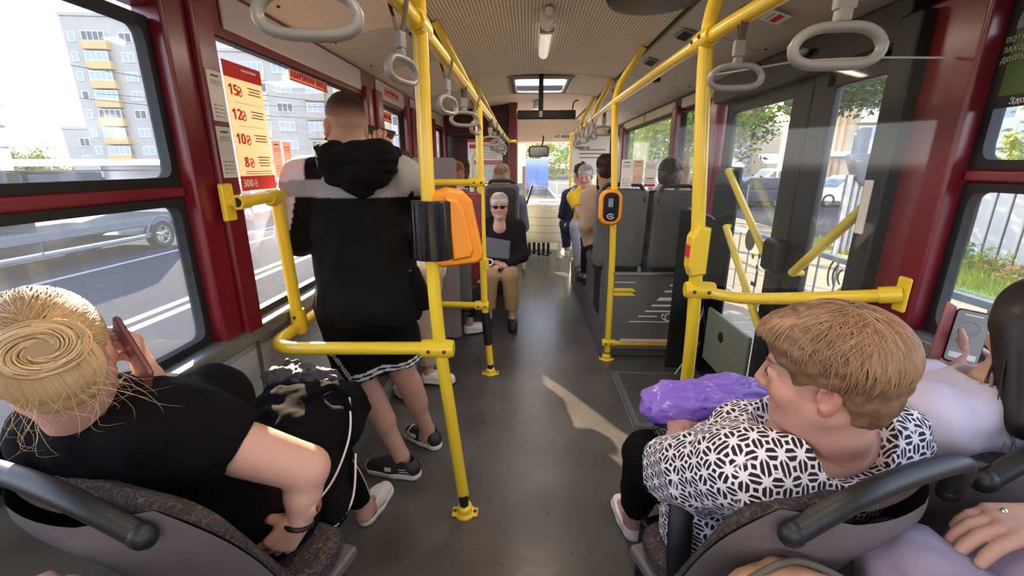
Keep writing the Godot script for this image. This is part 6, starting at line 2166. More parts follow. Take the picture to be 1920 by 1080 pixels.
# head frame: x to its right, y up, z to the face
func head_basis(face: Vector3, up := Vector3.UP) -> Basis:
	var z := face.normalized()
	var y := (up - z * up.dot(z)).normalized()
	return Basis(y.cross(z), y, z)

func head_field(C: Vector3, B: Basis, s: float, neck: Vector3, cell: float, female := true) -> SDF:
	var f := SDF.new(C - Vector3(0.15, 0.22, 0.15) * s, C + Vector3(0.15, 0.15, 0.15) * s, cell)
	var at := func(x: float, y: float, z: float) -> Vector3: return C + B * (Vector3(x, y, z) * s)
	f.ell(at.call(0, 0.035, -0.016), Vector3(0.074, 0.085, 0.096) * s, 0.0, B)
	f.ell(at.call(0, -0.03, 0.028), Vector3(0.06, 0.082, 0.062) * s, 0.03 * s, B)
	for k in [-1.0, 1.0]:
		f.cap(at.call(k * 0.047, -0.055, 0.0), at.call(k * 0.012, -0.094, 0.068), 0.026 * s, 0.021 * s, 0.03 * s)
	if cell < 0.008:
		f.cap(at.call(0, -0.097, 0.073), at.call(0, -0.095, 0.076), 0.017 * s, 0.016 * s, 0.012 * s)
		f.cap(at.call(-0.03, 0.026, 0.078), at.call(0.03, 0.026, 0.078), 0.011 * s, 0.011 * s, 0.015 * s)
		for k in [-1.0, 1.0]:
			f.carve(at.call(k * 0.031, 0.008, 0.1), at.call(k * 0.035, 0.008, 0.098), 0.0135 * s, 0.013 * s, 0.012 * s)
			f.ell(at.call(k * 0.032, 0.006, 0.081), Vector3(0.014, 0.0115, 0.0115) * s, 0.003 * s, B)
			f.ell(at.call(k * 0.04, -0.028, 0.062), Vector3(0.026, 0.024, 0.022) * s, 0.03 * s, B)
			f.ell(at.call(k * 0.011, -0.031, 0.096), Vector3(0.009, 0.008, 0.01) * s, 0.006 * s, B)
		f.cap(at.call(0, 0.016, 0.088), at.call(0, -0.024, 0.108), 0.008 * s, 0.0115 * s, 0.01 * s)
		f.cap(at.call(-0.02, -0.057, 0.086), at.call(0.02, -0.057, 0.086), 0.0055 * s, 0.0055 * s, 0.006 * s)
		f.cap(at.call(0, -0.056, 0.0925), at.call(0, -0.0562, 0.0925), 0.0055 * s, 0.005 * s, 0.008 * s)
		f.cap(at.call(-0.015, -0.067, 0.087), at.call(0.015, -0.067, 0.087), 0.0065 * s, 0.0065 * s, 0.006 * s)
		f.carve(at.call(-0.022, -0.0615, 0.0945), at.call(0.022, -0.0615, 0.0945), 0.0016 * s, 0.0016 * s, 0.003 * s)
	else:
		f.cap(at.call(0, 0.01, 0.086), at.call(0, -0.026, 0.104), 0.011 * s, 0.013 * s, 0.012 * s)
	for k in [-1.0, 1.0]:
		var eb := B * Basis(Vector3.UP, k * 0.35) * Basis(Vector3.RIGHT, -0.2)
		f.ell(at.call(k * 0.077, -0.008, -0.012), Vector3(0.009, 0.033, 0.02) * s, 0.006 * s, eb)
		if cell < 0.008:
			f.carve(at.call(k * 0.088, -0.004, -0.008), at.call(k * 0.087, -0.018, -0.004), 0.011 * s, 0.008 * s, 0.005 * s)
			f.ell(at.call(k * 0.074, -0.036, -0.004), Vector3(0.009, 0.011, 0.01) * s, 0.006 * s, eb)
	f.cap(at.call(0, -0.05, -0.025), neck, 0.056 * s, 0.058 * s, 0.03 * s)
	f.cap(at.call(0, -0.07, 0.02), neck, 0.045 * s, 0.05 * s, 0.03 * s)
	return f

func hand(mb: MB, W: Vector3, dir: Vector3, palm: Vector3, thumb: float, curl: Array, s := 1.0, cell := 0.0036, thumb_curl := 0.5, spread := 0.12) -> void:
	# dir: wrist to knuckles; palm: the way the palm faces; thumb: +1 or -1 along dir x palm
	var y := dir.normalized()
	var z := (palm - y * palm.dot(y)).normalized()
	var x := y.cross(z) * thumb
	var chains: Array = []
	var L := [0.072, 0.08, 0.074, 0.058]
	for i in 4:
		var kx: float = [0.029, 0.0095, -0.01, -0.028][i]
		var K: Vector3 = W + (x * kx + y * [0.086, 0.09, 0.086, 0.077][i] - z * 0.004) * s
		var pts: Array = [K]
		var ang := 0.0
		var d2 := (y + x * kx * spread / 0.03 * 1.0).normalized()
		for j in 3:
			ang += curl[i] * [0.9, 1.15, 0.8][j]
			var l: float = L[i] * [0.46, 0.3, 0.24][j] * s
			pts.append(pts[pts.size() - 1] + (d2 * cos(ang) + z * sin(ang)) * l)
		chains.append(pts)
	var T0 := W + (x * 0.02 + y * 0.022 + z * 0.006) * s
	var td := (x * 0.72 + y * 0.6 + z * 0.35).normalized()
	var T1 := T0 + td * 0.042 * s
	var td2 := (td + z * thumb_curl * 0.7 - x * thumb_curl * 0.9 + y * 0.35).normalized()
	var T2 := T1 + td2 * 0.033 * s
	var td3 := (td2 + z * thumb_curl * 0.4 - x * thumb_curl * 0.5).normalized()
	var T3 := T2 + td3 * 0.026 * s
	var all: Array = [W - y * 0.03 * s, T0, T1, T2, T3]
	for c in chains:
		all.append_array(c)
	var f := field(all, 0.03 * s, cell)
	f.cap(W - y * 0.05 * s, W, 0.026 * s, 0.025 * s, 0.0)
	for i in 4:
		var kx: float = [0.018, 0.006, -0.007, -0.017][i]
		f.cap(W + (x * kx) * s, chains[i][0], 0.0155 * s, 0.0125 * s, 0.014 * s)
	f.cap(T0, T1, 0.0185 * s, 0.0125 * s, 0.014 * s)
	f.cap(T1, T2, 0.0115 * s, 0.0105 * s, 0.004 * s)
	f.cap(T2, T3, 0.0102 * s, 0.0085 * s, 0.002 * s)
	for i in 4:
		var r: float = [0.0098, 0.0102, 0.0096, 0.0085][i] * s
		f.cap(chains[i][0], chains[i][1], r * 1.12, r, 0.004 * s)
		f.cap(chains[i][1], chains[i][2], r * 1.04, r * 0.93, 0.0015 * s)
		f.cap(chains[i][2], chains[i][3], r * 0.95, r * 0.8, 0.0015 * s)
	f.mesh(mb)

# tapered hair strands as slim three-sided tubes; paths are Arrays of Vector3
func strand(mb: MB, path: Array, r: float, c: Color) -> void:
	mb.col = c
	var m := path.size()
	var rr: Array = []
	for i in m:
		var t := float(i) / (m - 1)
		rr.append(r * (1.0 - 0.85 * t * t))
	mb.tube(path, rr, 4, false, 0.55)

# hair lying on the head: from directions towards others over the skull ellipsoid, lifting at the ends
func comb(mb: MB, C: Vector3, B: Basis, rad: Vector3, cen: Vector3, s: float, n: int, gen: Callable, r: RandomNumberGenerator, base: Color, vary := 0.25, thick := 0.0022) -> void:
	for i in n:
		var g: Array = gen.call(r)      # [from dir, to dir, lift0, lift1]
		var a: Vector3 = g[0].normalized()
		var b: Vector3 = g[1].normalized()
		var path: Array = []
		for k in 7:
			var t := k / 6.0
			var d := a.slerp(b, t) if a.distance_to(-b) > 0.05 else a
			var lift: float = lerpf(g[2], g[3], t * t) + 0.004 * sin(t * PI)
			path.append(C + B * ((cen + d * rad + d * lift) * s))
		var v := 1.0 + r.randf_range(-vary, vary)
		strand(mb, path, thick * r.randf_range(0.7, 1.4) * s, Color(base.r * v, base.g * v, base.b * v))

func put_body(root: Node3D, f: SDF, mb: MB, paint = null) -> void:
	f.mesh(mb, paint)

func garment(root: Node3D, called: String, f: SDF, m: Material, label := "", paint = null) -> MeshInstance3D:
	var mb := MB.new()
	mb.xf = Transform3D(Basis.IDENTITY, -(root.position if root.get_parent() == self else (root.get_parent() as Node3D).position))
	f.mesh(mb, paint)
	return part(root, called, mb, m, label)

func shoe(root: Node3D, heel: Vector3, toe: Vector3, upper: Material, sole: Material, h := 0.085, cell := 0.006, label := "", paint = null) -> MeshInstance3D:
	var d := toe - heel
	d.y = 0
	var L := d.length()
	d = d.normalized()
	var sd := d.cross(Vector3.UP)
	heel.y = 0.0
	var f := field([heel, heel + d * L, heel + Vector3(0, h + 0.02, 0)], 0.08, cell)
	f.cap(heel + d * 0.035 + Vector3(0, 0.04, 0), heel + d * L * 0.5 + Vector3(0, 0.045, 0), 0.036, 0.04, 0.0)
	f.cap(heel + d * L * 0.5 + Vector3(0, 0.042, 0), heel + d * (L - 0.045) + Vector3(0, 0.035, 0), 0.042, 0.036, 0.02)
	f.cap(heel + d * 0.04 + Vector3(0, 0.06, 0), heel + d * 0.06 + Vector3(0, h, 0), 0.036, 0.034, 0.03)
	f.cap(heel + d * 0.07 + Vector3(0, h, 0), heel + d * L * 0.62 + Vector3(0, 0.06, 0), 0.028, 0.028, 0.03)
	f.clip(heel + Vector3(0, 0.022, 0), Vector3(0, -1, 0))
	f.clip(heel + Vector3(0, h + 0.012, 0), Vector3(0, 1, 0))
	f.carve(heel + d * 0.055 + Vector3(0, h + 0.03, 0), heel + d * 0.065 + Vector3(0, h - 0.02, 0), 0.03, 0.027, 0.003)
	var o := garment(root, "shoe", f, upper, label, paint)
	var fs := field([heel, heel + d * L], 0.08, cell)
	fs.cap(heel + d * 0.035 + Vector3(0, 0.02, 0), heel + d * L * 0.45 + Vector3(0, 0.02, 0), 0.042, 0.04, 0.0)
	fs.cap(heel + d * L * 0.45 + Vector3(0, 0.02, 0), heel + d * (L - 0.045) + Vector3(0, 0.022, 0), 0.044, 0.041, 0.02)
	fs.clip(heel + Vector3(0, 0.03, 0), Vector3(0, 1, 0))
	fs.clip(heel + Vector3(0, 0.0015, 0), Vector3(0, -1, 0))
	var mb := MB.new()
	mb.xf = Transform3D(Basis.IDENTITY, -root.position)
	fs.mesh(mb)
	part(o, "sole", mb, sole)
	return o

func eyes(root: Node3D, C: Vector3, B: Basis, s: float, iris: Color, brow: Material) -> void:
	for k in [-1.0, 1.0]:
		var mb := MB.new()
		mb.xf = Transform3D(Basis.IDENTITY, -root.position)
		var at := C + B * (Vector3(k * 0.032, 0.0055, 0.0825) * s)
		mb.ball(at, Vector3(0.0118, 0.0075, 0.0118) * s, 8, 12, B)
		var e := part(root, "eye", mb, M.eye_white)
		mb = MB.new()
		mb.xf = Transform3D(Basis.IDENTITY, -root.position)
		mb.ball(at + B * (Vector3(0, -0.0005, 0.0085) * s), Vector3(0.0052, 0.0052, 0.0042) * s, 6, 12, B)
		part(e, "iris", mb, mat(iris, 0.15))
		mb = MB.new()
		mb.xf = Transform3D(Basis.IDENTITY, -root.position)
		var lid: Array = []
		for i in 7:
			var t := lerpf(-1.0, 1.0, i / 6.0)
			lid.append(at + B * (Vector3(t * 0.0135, 0.0078 * (1.0 - t * t) - 0.001, 0.0095 - 0.006 * t * t) * s))
		mb.tube(lid, 0.0016 * s, 6)
		part(e, "lashes", mb, M.lash)
		mb = MB.new()
		mb.xf = Transform3D(Basis.IDENTITY, -root.position)
		var br: Array = []
		for i in 7:
			var t := i / 6.0
			br.append(C + B * (Vector3(k * (0.012 + 0.038 * t), 0.027 + 0.006 * sin(t * 2.4), 0.093 - 0.016 * t * t) * s))
		mb.tube(br, [0.002, 0.0028, 0.003, 0.0028, 0.0024, 0.0018, 0.001], 6, true, 0.6)
		part(root, "eyebrow", mb, brow)

# skin paint: lips and cheeks by place on the head
func skin_paint(C: Vector3, B: Basis, s: float, base: Color, lips: Color, stubble := 0.0) -> Callable:
	var inv := B.transposed()
	return func(p: Vector3) -> Color:
		var q := inv * (p - C) / s
		var c := base
		if q.z > 0.07 and absf(q.y + 0.061) < 0.012 and absf(q.x) < 0.024:
			var w := clampf(1.0 - pow(absf(q.y + 0.061) / 0.012, 4.0), 0.0, 1.0) * clampf(1.0 - pow(absf(q.x) / 0.024, 6.0), 0.0, 1.0)
			c = c.lerp(lips, w * 0.8)
		if q.z > 0.03:
			var ch := exp(-((absf(q.x) - 0.042) ** 2 + (q.y + 0.028) ** 2) / 0.0008)
			c = c.lerp(Color(base.r * 1.02, base.g * 0.72, base.b * 0.7), ch * 0.5)
		if absf(q.x) > 0.072 and absf(q.y) < 0.05 and absf(q.z) < 0.05:
			c = c.lerp(Color(base.r, base.g * 0.7, base.b * 0.62), 0.6)
		if stubble > 0.0:
			var lim := 0.005 + 0.03 * clampf(-q.z / 0.08, -1.0, 1.0) * -1.0
			var up := smoothstep(-0.03, 0.085, q.y - maxf(0.0, q.z) * 0.4)
			if q.z < 0.03 and not (absf(q.x) > 0.076 and q.y < 0.03):
				c = c.lerp(Color(0.045, 0.03, 0.022), up * stubble)
			if q.z > -0.01 and q.y < -0.03 and q.y > -0.13:
				var bd := smoothstep(-0.03, -0.055, q.y) * smoothstep(-0.01, 0.02, q.z)
				c = c.lerp(Color(0.06, 0.035, 0.02), bd * 0.85)
		return c

func people_materials() -> void:
	var pores := noise_tex(0.3, [], 256, true, 2, 44, FastNoiseLite.TYPE_SIMPLEX_SMOOTH, 1.2)
	M.skin = mat(Color(1, 1, 1), 0.52, 0.0, {"vertex_color_use_as_albedo": true, "subsurf_scatter_enabled": true, "subsurf_scatter_strength": 0.12, "normal_enabled": true, "normal_texture": pores, "normal_scale": 0.12, "uv1_triplanar": true, "uv1_scale": Vector3(20, 20, 20)})
	M.painted = mat(Color(1, 1, 1), 0.78, 0.0, {"vertex_color_use_as_albedo": true, "metallic_specular": 0.25})
	M.hair = mat(Color(1, 1, 1), 0.42, 0.0, {"vertex_color_use_as_albedo": true, "backlight_enabled": true, "backlight": Color(0.3, 0.24, 0.15)})
	M.eye_white = mat(rgb(225, 215, 208), 0.2)
	M.lash = mat(rgb(40, 26, 20), 0.6)
	var weave := noise_tex(0.35, [Color(0.82, 0.82, 0.82), Color(1, 1, 1)], 256, false, 2, 51)
	M.cloth_black = mat(rgb(13, 11, 12), 0.95, 0.0, {"metallic_specular": 0.25})
	M.cloth_navy = mat(rgb(34, 40, 66), 0.85)
	M.cloth_white = mat(rgb(196, 188, 206), 0.8)
	M.cloth_beige = mat(rgb(196, 168, 142), 0.85, 0.0, {"albedo_texture": weave, "uv1_triplanar": true, "uv1_scale": Vector3(8, 8, 8)})
	M.cloth_tan = mat(rgb(178, 144, 104), 0.85, 0.0, {"albedo_texture": weave, "uv1_triplanar": true, "uv1_scale": Vector3(8, 8, 8)})
	M.cloth_lilac = mat(rgb(164, 150, 170), 0.85, 0.0, {"albedo_texture": weave, "uv1_triplanar": true, "uv1_scale": Vector3(8, 8, 8)})
	M.cloth_yellow = mat(rgb(232, 182, 28), 0.8)
	M.cloth_cream = mat(rgb(222, 202, 168), 0.8)
	M.cloth_grey = mat(rgb(96, 98, 104), 0.85)
	M.cloth_dark = mat(rgb(34, 32, 34), 0.9, 0.0, {"metallic_specular": 0.25})
	M.cloth_red = mat(rgb(110, 24, 30), 0.85)
	M.shoe_black = mat(rgb(34, 31, 34), 0.55)
	M.shoe_white = mat(rgb(224, 218, 208), 0.55)
	M.sole_white = mat(rgb(216, 208, 198), 0.6)
	# blouse print: squares within lozenges, eight-pointed
	M.blouse = mat(Color(1, 1, 1), 0.82, 0.0, {"albedo_texture": ImageTexture.create_from_image(lozenge_print()), "uv1_triplanar": true, "uv1_triplanar_sharpness": 24.0, "uv1_scale": Vector3(26, 26, 26), "rim_enabled": true, "rim": 0.1})
	M.snake = mat(Color(1, 1, 1), 0.85, 0.0, {"albedo_texture": noise_tex(0.022, [rgb(206, 206, 210), rgb(190, 190, 196), rgb(70, 70, 78), rgb(200, 200, 206), rgb(90, 92, 100), rgb(210, 210, 214), rgb(120, 122, 130), rgb(212, 212, 216)], 512, false, 3, 61), "uv1_triplanar": true, "uv1_scale": Vector3(5, 5, 5)})

func lozenge_print() -> Image:
	var n := 256
	var im := Image.create(n, n, false, Image.FORMAT_RGB8)
	var white := Color(0.9, 0.86, 0.88)
	var black := Color(0.075, 0.05, 0.06)
	for y in n:
		for x in n:
			# one tile: a square cell with a small square in its middle and black bands set diagonally towards the corners
			var u := absf(float(x) / n * 2.0 - 1.0)
			var v := absf(float(y) / n * 2.0 - 1.0)
			var c := white
			var hi := maxf(u, v)
			var low := minf(u, v)
			if hi < 0.24:
				c = black
			elif hi > 0.5 and hi < 0.9 and low < hi * 0.8 - 0.05:
				c = black   # a frame of four mitred bands
			im.set_pixel(x, y, c)
	return im

func people() -> void:
	people_materials()
	standing_man()
	woman_blouse()
	woman_bun()
	woman_white()
	lap_person()
	far_people()
func standing_man() -> void:
	var root := thing("person", "man standing with his back turned, cropped hair, black hooded jacket with grey band, black shorts", "person", Vector3(-0.72, 0, -1.87))
	var J := {"pel": Vector3(-0.73, 0.93, -1.87), "neck": Vector3(-0.735, 1.545, -1.86), "sl": Vector3(-0.945, 1.455, -1.87), "sr": Vector3(-0.535, 1.455, -1.87),
		"el": Vector3(-1.02, 1.215, -1.86), "wl": Vector3(-0.98, 1.3, -2.1), "er": Vector3(-0.53, 1.25, -2.06), "wr": Vector3(-0.695, 1.55, -2.1),
		"hl": Vector3(-0.85, 0.9, -1.87), "hr": Vector3(-0.65, 0.9, -1.9), "kl": Vector3(-0.795, 0.49, -1.87), "kr": Vector3(-0.625, 0.5, -1.97), "al": Vector3(-0.625, 0.1, -1.84), "ar": Vector3(-0.545, 0.1, -2.07), "tl": Vector3(-0.8, 0.03, -1.86), "tr": Vector3(-0.66, 0.035, -2.13)}
	var C := Vector3(-0.755, 1.665, -1.87)
	var B := head_basis(Vector3(-0.55, -0.02, -0.84), Vector3(0.02, 1, 0))
	var sk := Color(0.44, 0.25, 0.17)
	var mb := MB.new()
	mb.xf = Transform3D(Basis.IDENTITY, -root.position)
	mb.col = sk
	var f := field(J.values(), 0.2, 0.014)
	torso(f, J, -0.012, 0.92)
	arm(f, J.sl, J.el, J.wl, 1.0); arm(f, J.sr, J.er, J.wr, 1.0)
	leg(f, J.hl, J.kl, J.al, J.tl, 1.12); leg(f, J.hr, J.kr, J.ar, J.tr, 1.08)
	f.mesh(mb)
	var fh := head_field(C, B, 1.02, J.neck + Vector3(0, -0.02, 0.01), 0.0045, false)
	fh.mesh(mb, skin_paint(C, B, 1.02, sk, Color(0.4, 0.18, 0.14), 0.75))
	mb.col = Color(0.5, 0.26, 0.18)
	hand(mb, J.wr, Vector3(0.02, 0.9, 0.15), Vector3(0.25, 0.1, 1.0), 1.0, [0.9, 0.9, 0.95, 1.0], 1.0, 0.0042, 0.8)
	hand(mb, J.wl, Vector3(0.1, 0.3, -0.9), Vector3(0.3, -1, 0), -1.0, [0.6, 0.6, 0.6, 0.6], 1.0, 0.005)
	part(root, "body", mb, M.skin)
	# cropped hair on top, beard
	f = field([C], 0.15, 0.0045)
	f.ell(C + B * Vector3(0, 0.043, -0.017) * 1.02, Vector3(0.0745, 0.086, 0.0975) * 1.02, 0.0, B)
	f.clip(C + B * Vector3(0, 0.0, 0.055), B * Vector3(0, -0.5, 0.86))
	f.ripple(folds(3, 60.0), 0.0012)
	garment(root, "hair", f, M.painted, "", func(p: Vector3) -> Color:
		var hy := (B.transposed() * (p - C)).y
		return sk.lerp(Color(0.045, 0.03, 0.022), lerpf(0.25, 0.97, smoothstep(0.0, 0.085, hy))))
	f = field([C], 0.16, 0.005)
	for k in [-1.0, 1.0]:
		f.cap(C + B * Vector3(k * 0.063, -0.05, 0.02), C + B * Vector3(k * 0.015, -0.108, 0.075), 0.019, 0.022, 0.01)
	f.ripple(folds(4, 70.0), 0.004)
	garment(root, "beard", f, M.painted, "", func(p: Vector3) -> Color: return Color(0.05, 0.03, 0.018))
	# jacket
	f = field([J.pel - Vector3(0.2, 0.15, 0.2), J.neck + Vector3(0.25, 0.05, 0.2), J.el, J.wl, J.er, J.wr], 0.1, 0.0085)
	torso(f, J, 0.024, 1.1)
	f.cap(J.pel + Vector3(-0.07, 0.28, 0.0), J.pel + Vector3(-0.075, 0.0, 0.0), 0.145, 0.145, 0.05)
	f.cap(J.pel + Vector3(0.085, 0.28, 0.0), J.pel + Vector3(0.085, 0.0, 0.0), 0.14, 0.145, 0.05)
	f.cap(J.pel + Vector3(-0.09, -0.07, 0), J.pel + Vector3(0.1, -0.07, 0), 0.145, 0.14, 0.06)
	f.cap(J.neck, J.neck + Vector3(0, 0.03, 0), 0.08, 0.07, 0.03)
	f.clip(Vector3(0, 0.835, 0), Vector3(0, -1, 0))
	tubefield(f, [J.sl, J.el, J.wl], [0.092, 0.088, 0.05], 0.045)
	tubefield(f, [J.sr, J.er, J.wr], [0.085, 0.072, 0.05], 0.045)
	f.ripple(folds(5, 7.0), 0.011, Vector3(1, 0.7, 1))
	var jacket := garment(root, "jacket", f, M.painted, "black jacket with a grey band across the back and a pale outer sleeve", func(p: Vector3) -> Color:
		var black := Color(0.005, 0.004, 0.0045)
		var grey := Color(0.3, 0.29, 0.28)
		var pale := Color(0.62, 0.56, 0.62)
		var top := 1.462 + (p.x + 0.72) * 0.05
		if p.x < -0.91:
			var side := p.x < -0.945 - (1.455 - p.y) * 0.31 + 0.012 or p.z < -1.93
			if p.y < 1.385: return pale if side else black
			if p.y < top: return grey
			return pale if p.x < -0.9 else black
		if p.y < 1.385: return black
		if p.y < top or p.x > -0.62 or p.x > -0.83 + (p.y - 1.46) * 0.6: return grey
		return black)
	# hood lying on the back
	f = field([Vector3(-0.86, 1.38, -1.98), Vector3(-0.5, 1.64, -1.6)], 0.06, 0.009)
	f.cap(Vector3(-0.81, 1.555, -1.79), Vector3(-0.585, 1.555, -1.77), 0.05, 0.06, 0.0)
	f.cap(Vector3(-0.77, 1.525, -1.74), Vector3(-0.57, 1.52, -1.73), 0.06, 0.065, 0.04)
	f.cap(Vector3(-0.735, 1.48, -1.715), Vector3(-0.6, 1.48, -1.71), 0.06, 0.062, 0.04)
	f.cap(Vector3(-0.665, 1.45, -1.70), Vector3(-0.65, 1.41, -1.70), 0.055, 0.03, 0.04)
	f.cap(Vector3(-0.82, 1.565, -1.85), Vector3(-0.83, 1.54, -1.95), 0.035, 0.03, 0.03)
	f.cap(Vector3(-0.56, 1.55, -1.84), Vector3(-0.57, 1.52, -1.95), 0.04, 0.03, 0.03)
	f.carve(Vector3(-0.70, 1.66, -1.80), Vector3(-0.70, 1.58, -1.79), 0.05, 0.03, 0.03)
	f.ripple(folds(6, 14.0), 0.012, Vector3(0.5, 1.6, 0.6))
	garment(jacket, "hood", f, M.cloth_black)
	# shorts
	f = field([J.pel + Vector3(0.2, 0.1, 0.2), J.pel - Vector3(0.2, 0.1, 0.2), J.kl, J.kr], 0.14, 0.0065)
	f.ell(J.pel + Vector3(0, -0.05, 0), Vector3(0.185, 0.14, 0.15), 0.0)
	tubefield(f, [J.hl, J.hl.lerp(J.kl, 0.5), J.hl.lerp(J.kl, 0.88)], [0.125, 0.118, 0.115], 0.05)
	tubefield(f, [J.hr, J.hr.lerp(J.kr, 0.5), J.hr.lerp(J.kr, 0.8)], [0.12, 0.115, 0.108], 0.05)
	f.ripple(folds(7, 8.0), 0.008, Vector3(1.4, 0.5, 1.4))
	var dl: Vector3 = (J.kl - J.hl).normalized()
	var endl: Vector3 = J.hl.lerp(J.kl, 0.88)
	var dr: Vector3 = (J.kr - J.hr).normalized()
	var endr: Vector3 = J.hr.lerp(J.kr, 0.8)
	var shorts := garment(root, "shorts", f, M.painted, "black basketball shorts with white hem stripes", func(p: Vector3) -> Color:
		var black := Color(0.005, 0.004, 0.0045)
		var white := Color(0.72, 0.7, 0.72)
		var left := p.distance_to(endl) < p.distance_to(endr)
		var t := (endl - p).dot(dl) if left else (endr - p).dot(dr)
		var zig := 0.0
		if left and p.x < -0.80: zig = minf((-0.80 - p.x) * 1.9, 0.14)
		t -= zig
		if (t > 0.012 and t < 0.023) or (t > 0.034 and t < 0.045): return white
		return black)
	# leaping figure badge on the left thigh
	var bd := MB.new()
	bd.xf = Transform3D(Basis(Vector3.UP, -0.75).scaled(Vector3.ONE * 0.9), Vector3(-0.885, 0.585, -1.795) - root.position)
	var pose: Array = [[Vector2(0, 0.012), Vector2(0.003, -0.006)], [Vector2(0.002, 0.008), Vector2(-0.012, 0.022)], [Vector2(0.002, 0.01), Vector2(0.014, 0.004)], [Vector2(0.003, -0.006), Vector2(-0.012, -0.016)], [Vector2(0.003, -0.006), Vector2(0.012, -0.014)], [Vector2(0.012, -0.014), Vector2(0.024, -0.016)]]
	for s in pose:
		bd.tube([Vector3(s[0].x, s[0].y, 0), Vector3(s[1].x, s[1].y, 0)], 0.0032, 6)
	bd.ball(Vector3(-0.001, 0.019, 0), Vector3(0.004, 0.005, 0.003), 6, 8)
	bd.ball(Vector3(-0.013, 0.025, 0), Vector3(0.003, 0.003, 0.002), 6, 8)
	part(shorts, "badge", bd, M.white)
	for s in [[Vector3(-0.53, 0, -1.815), Vector3(-0.82, 0, -1.86)], [Vector3(-0.475, 0, -2.04), Vector3(-0.70, 0, -2.17)]]:
		var sh := shoe(root, s[0], s[1], M.shoe_black, M.sole_white, 0.088, 0.005, "black running shoe with a white sole")
		var d: Vector3 = (s[1] - s[0]).normalized()
		var sd := d.cross(Vector3.UP)
		var lc := MB.new()
		lc.xf = Transform3D(Basis.IDENTITY, -root.position)
		for i in 4:
			var a: Vector3 = s[0] + d * (0.13 + i * 0.024) + Vector3(0, 0.094 - i * 0.006, 0)
			lc.tube(smooth([a - sd * 0.028 + Vector3(0, -0.012, 0), a + Vector3(0, 0.004, 0), a + sd * 0.028 + Vector3(0, -0.012, 0) + d * 0.014], 3), 0.0034, 5)
		part(sh, "laces", lc, M.sole_white)
		lc = MB.new()
		lc.xf = Transform3D(Basis.IDENTITY, -root.position)
		var side := 1.0 if sd.z > 0.0 else -1.0
		var bp: Vector3 = s[0] + d * 0.15 + sd * side * 0.0445 + Vector3(0, 0.055, 0)
		lc.box(bp, Vector3(0.034, 0.022, 0.004), 0.001, Basis(d, Vector3.UP, d.cross(Vector3.UP)))
		for k in 3:
			lc.tube([s[0] + d * (0.03 + k * 0.012) + sd * side * 0.043 + Vector3(0, 0.04 + k * 0.012, 0), s[0] + d * (0.085 + k * 0.004) + sd * side * 0.044 + Vector3(0, 0.034 + k * 0.014, 0)], 0.002, 5)
		part(sh, "patch", lc, M.sole_white)
	# phone held up before the face, and the pouch on its strap
	var ph := thing("phone", "dark slim phone held up before the standing man's face", "phone", Vector3(-0.695, 1.66, -2.09))
	ph.rotation = Vector3(-1.0, 0.5, -0.45)
	var q := MB.new()
	q.prism(round_rect(0.15, 0.072, 0.01, 4), 0.009, Vector3.ZERO, Basis.IDENTITY, 0.003)
	part(ph, "case", q, mat(rgb(52, 56, 44), 0.5))
	q = MB.new()
	q.prism(round_rect(0.14, 0.065, 0.006, 4), 0.001, Vector3(0, 0, -0.0052))
	part(ph, "screen", q, M.black_gloss)
	var bag := thing("crossbody_pouch", "black cross-body pouch hanging at the standing man's right hip", "bag", Vector3(-0.505, 0.86, -1.87))
	q = MB.new()
	q.prism([Vector2(-0.05, 0.0), Vector2(0.055, 0.015), Vector2(0.07, 0.06), Vector2(0.02, 0.2), Vector2(-0.01, 0.25), Vector2(-0.055, 0.24), Vector2(-0.06, 0.1)], 0.11, Vector3.ZERO, Basis(Vector3.UP, 0.25), 0.03, true)
	part(bag, "body", q, M.cloth_black)
	q = MB.new()
	q.tube([Vector3(-0.05, 0.2, 0.056), Vector3(0.0, 0.21, 0.056)], 0.004, 6)
	part(bag, "zip", q, M.trim_dark)
	q = MB.new()
	q.tube(smooth([Vector3(-0.02, 0.24, 0.02), Vector3(0.03, 0.42, 0.06), Vector3(0.005, 0.6, 0.05), Vector3(-0.03, 0.68, -0.02)], 6), 0.014, 8, true, 0.25)
	part(bag, "strap", q, M.cloth_black)

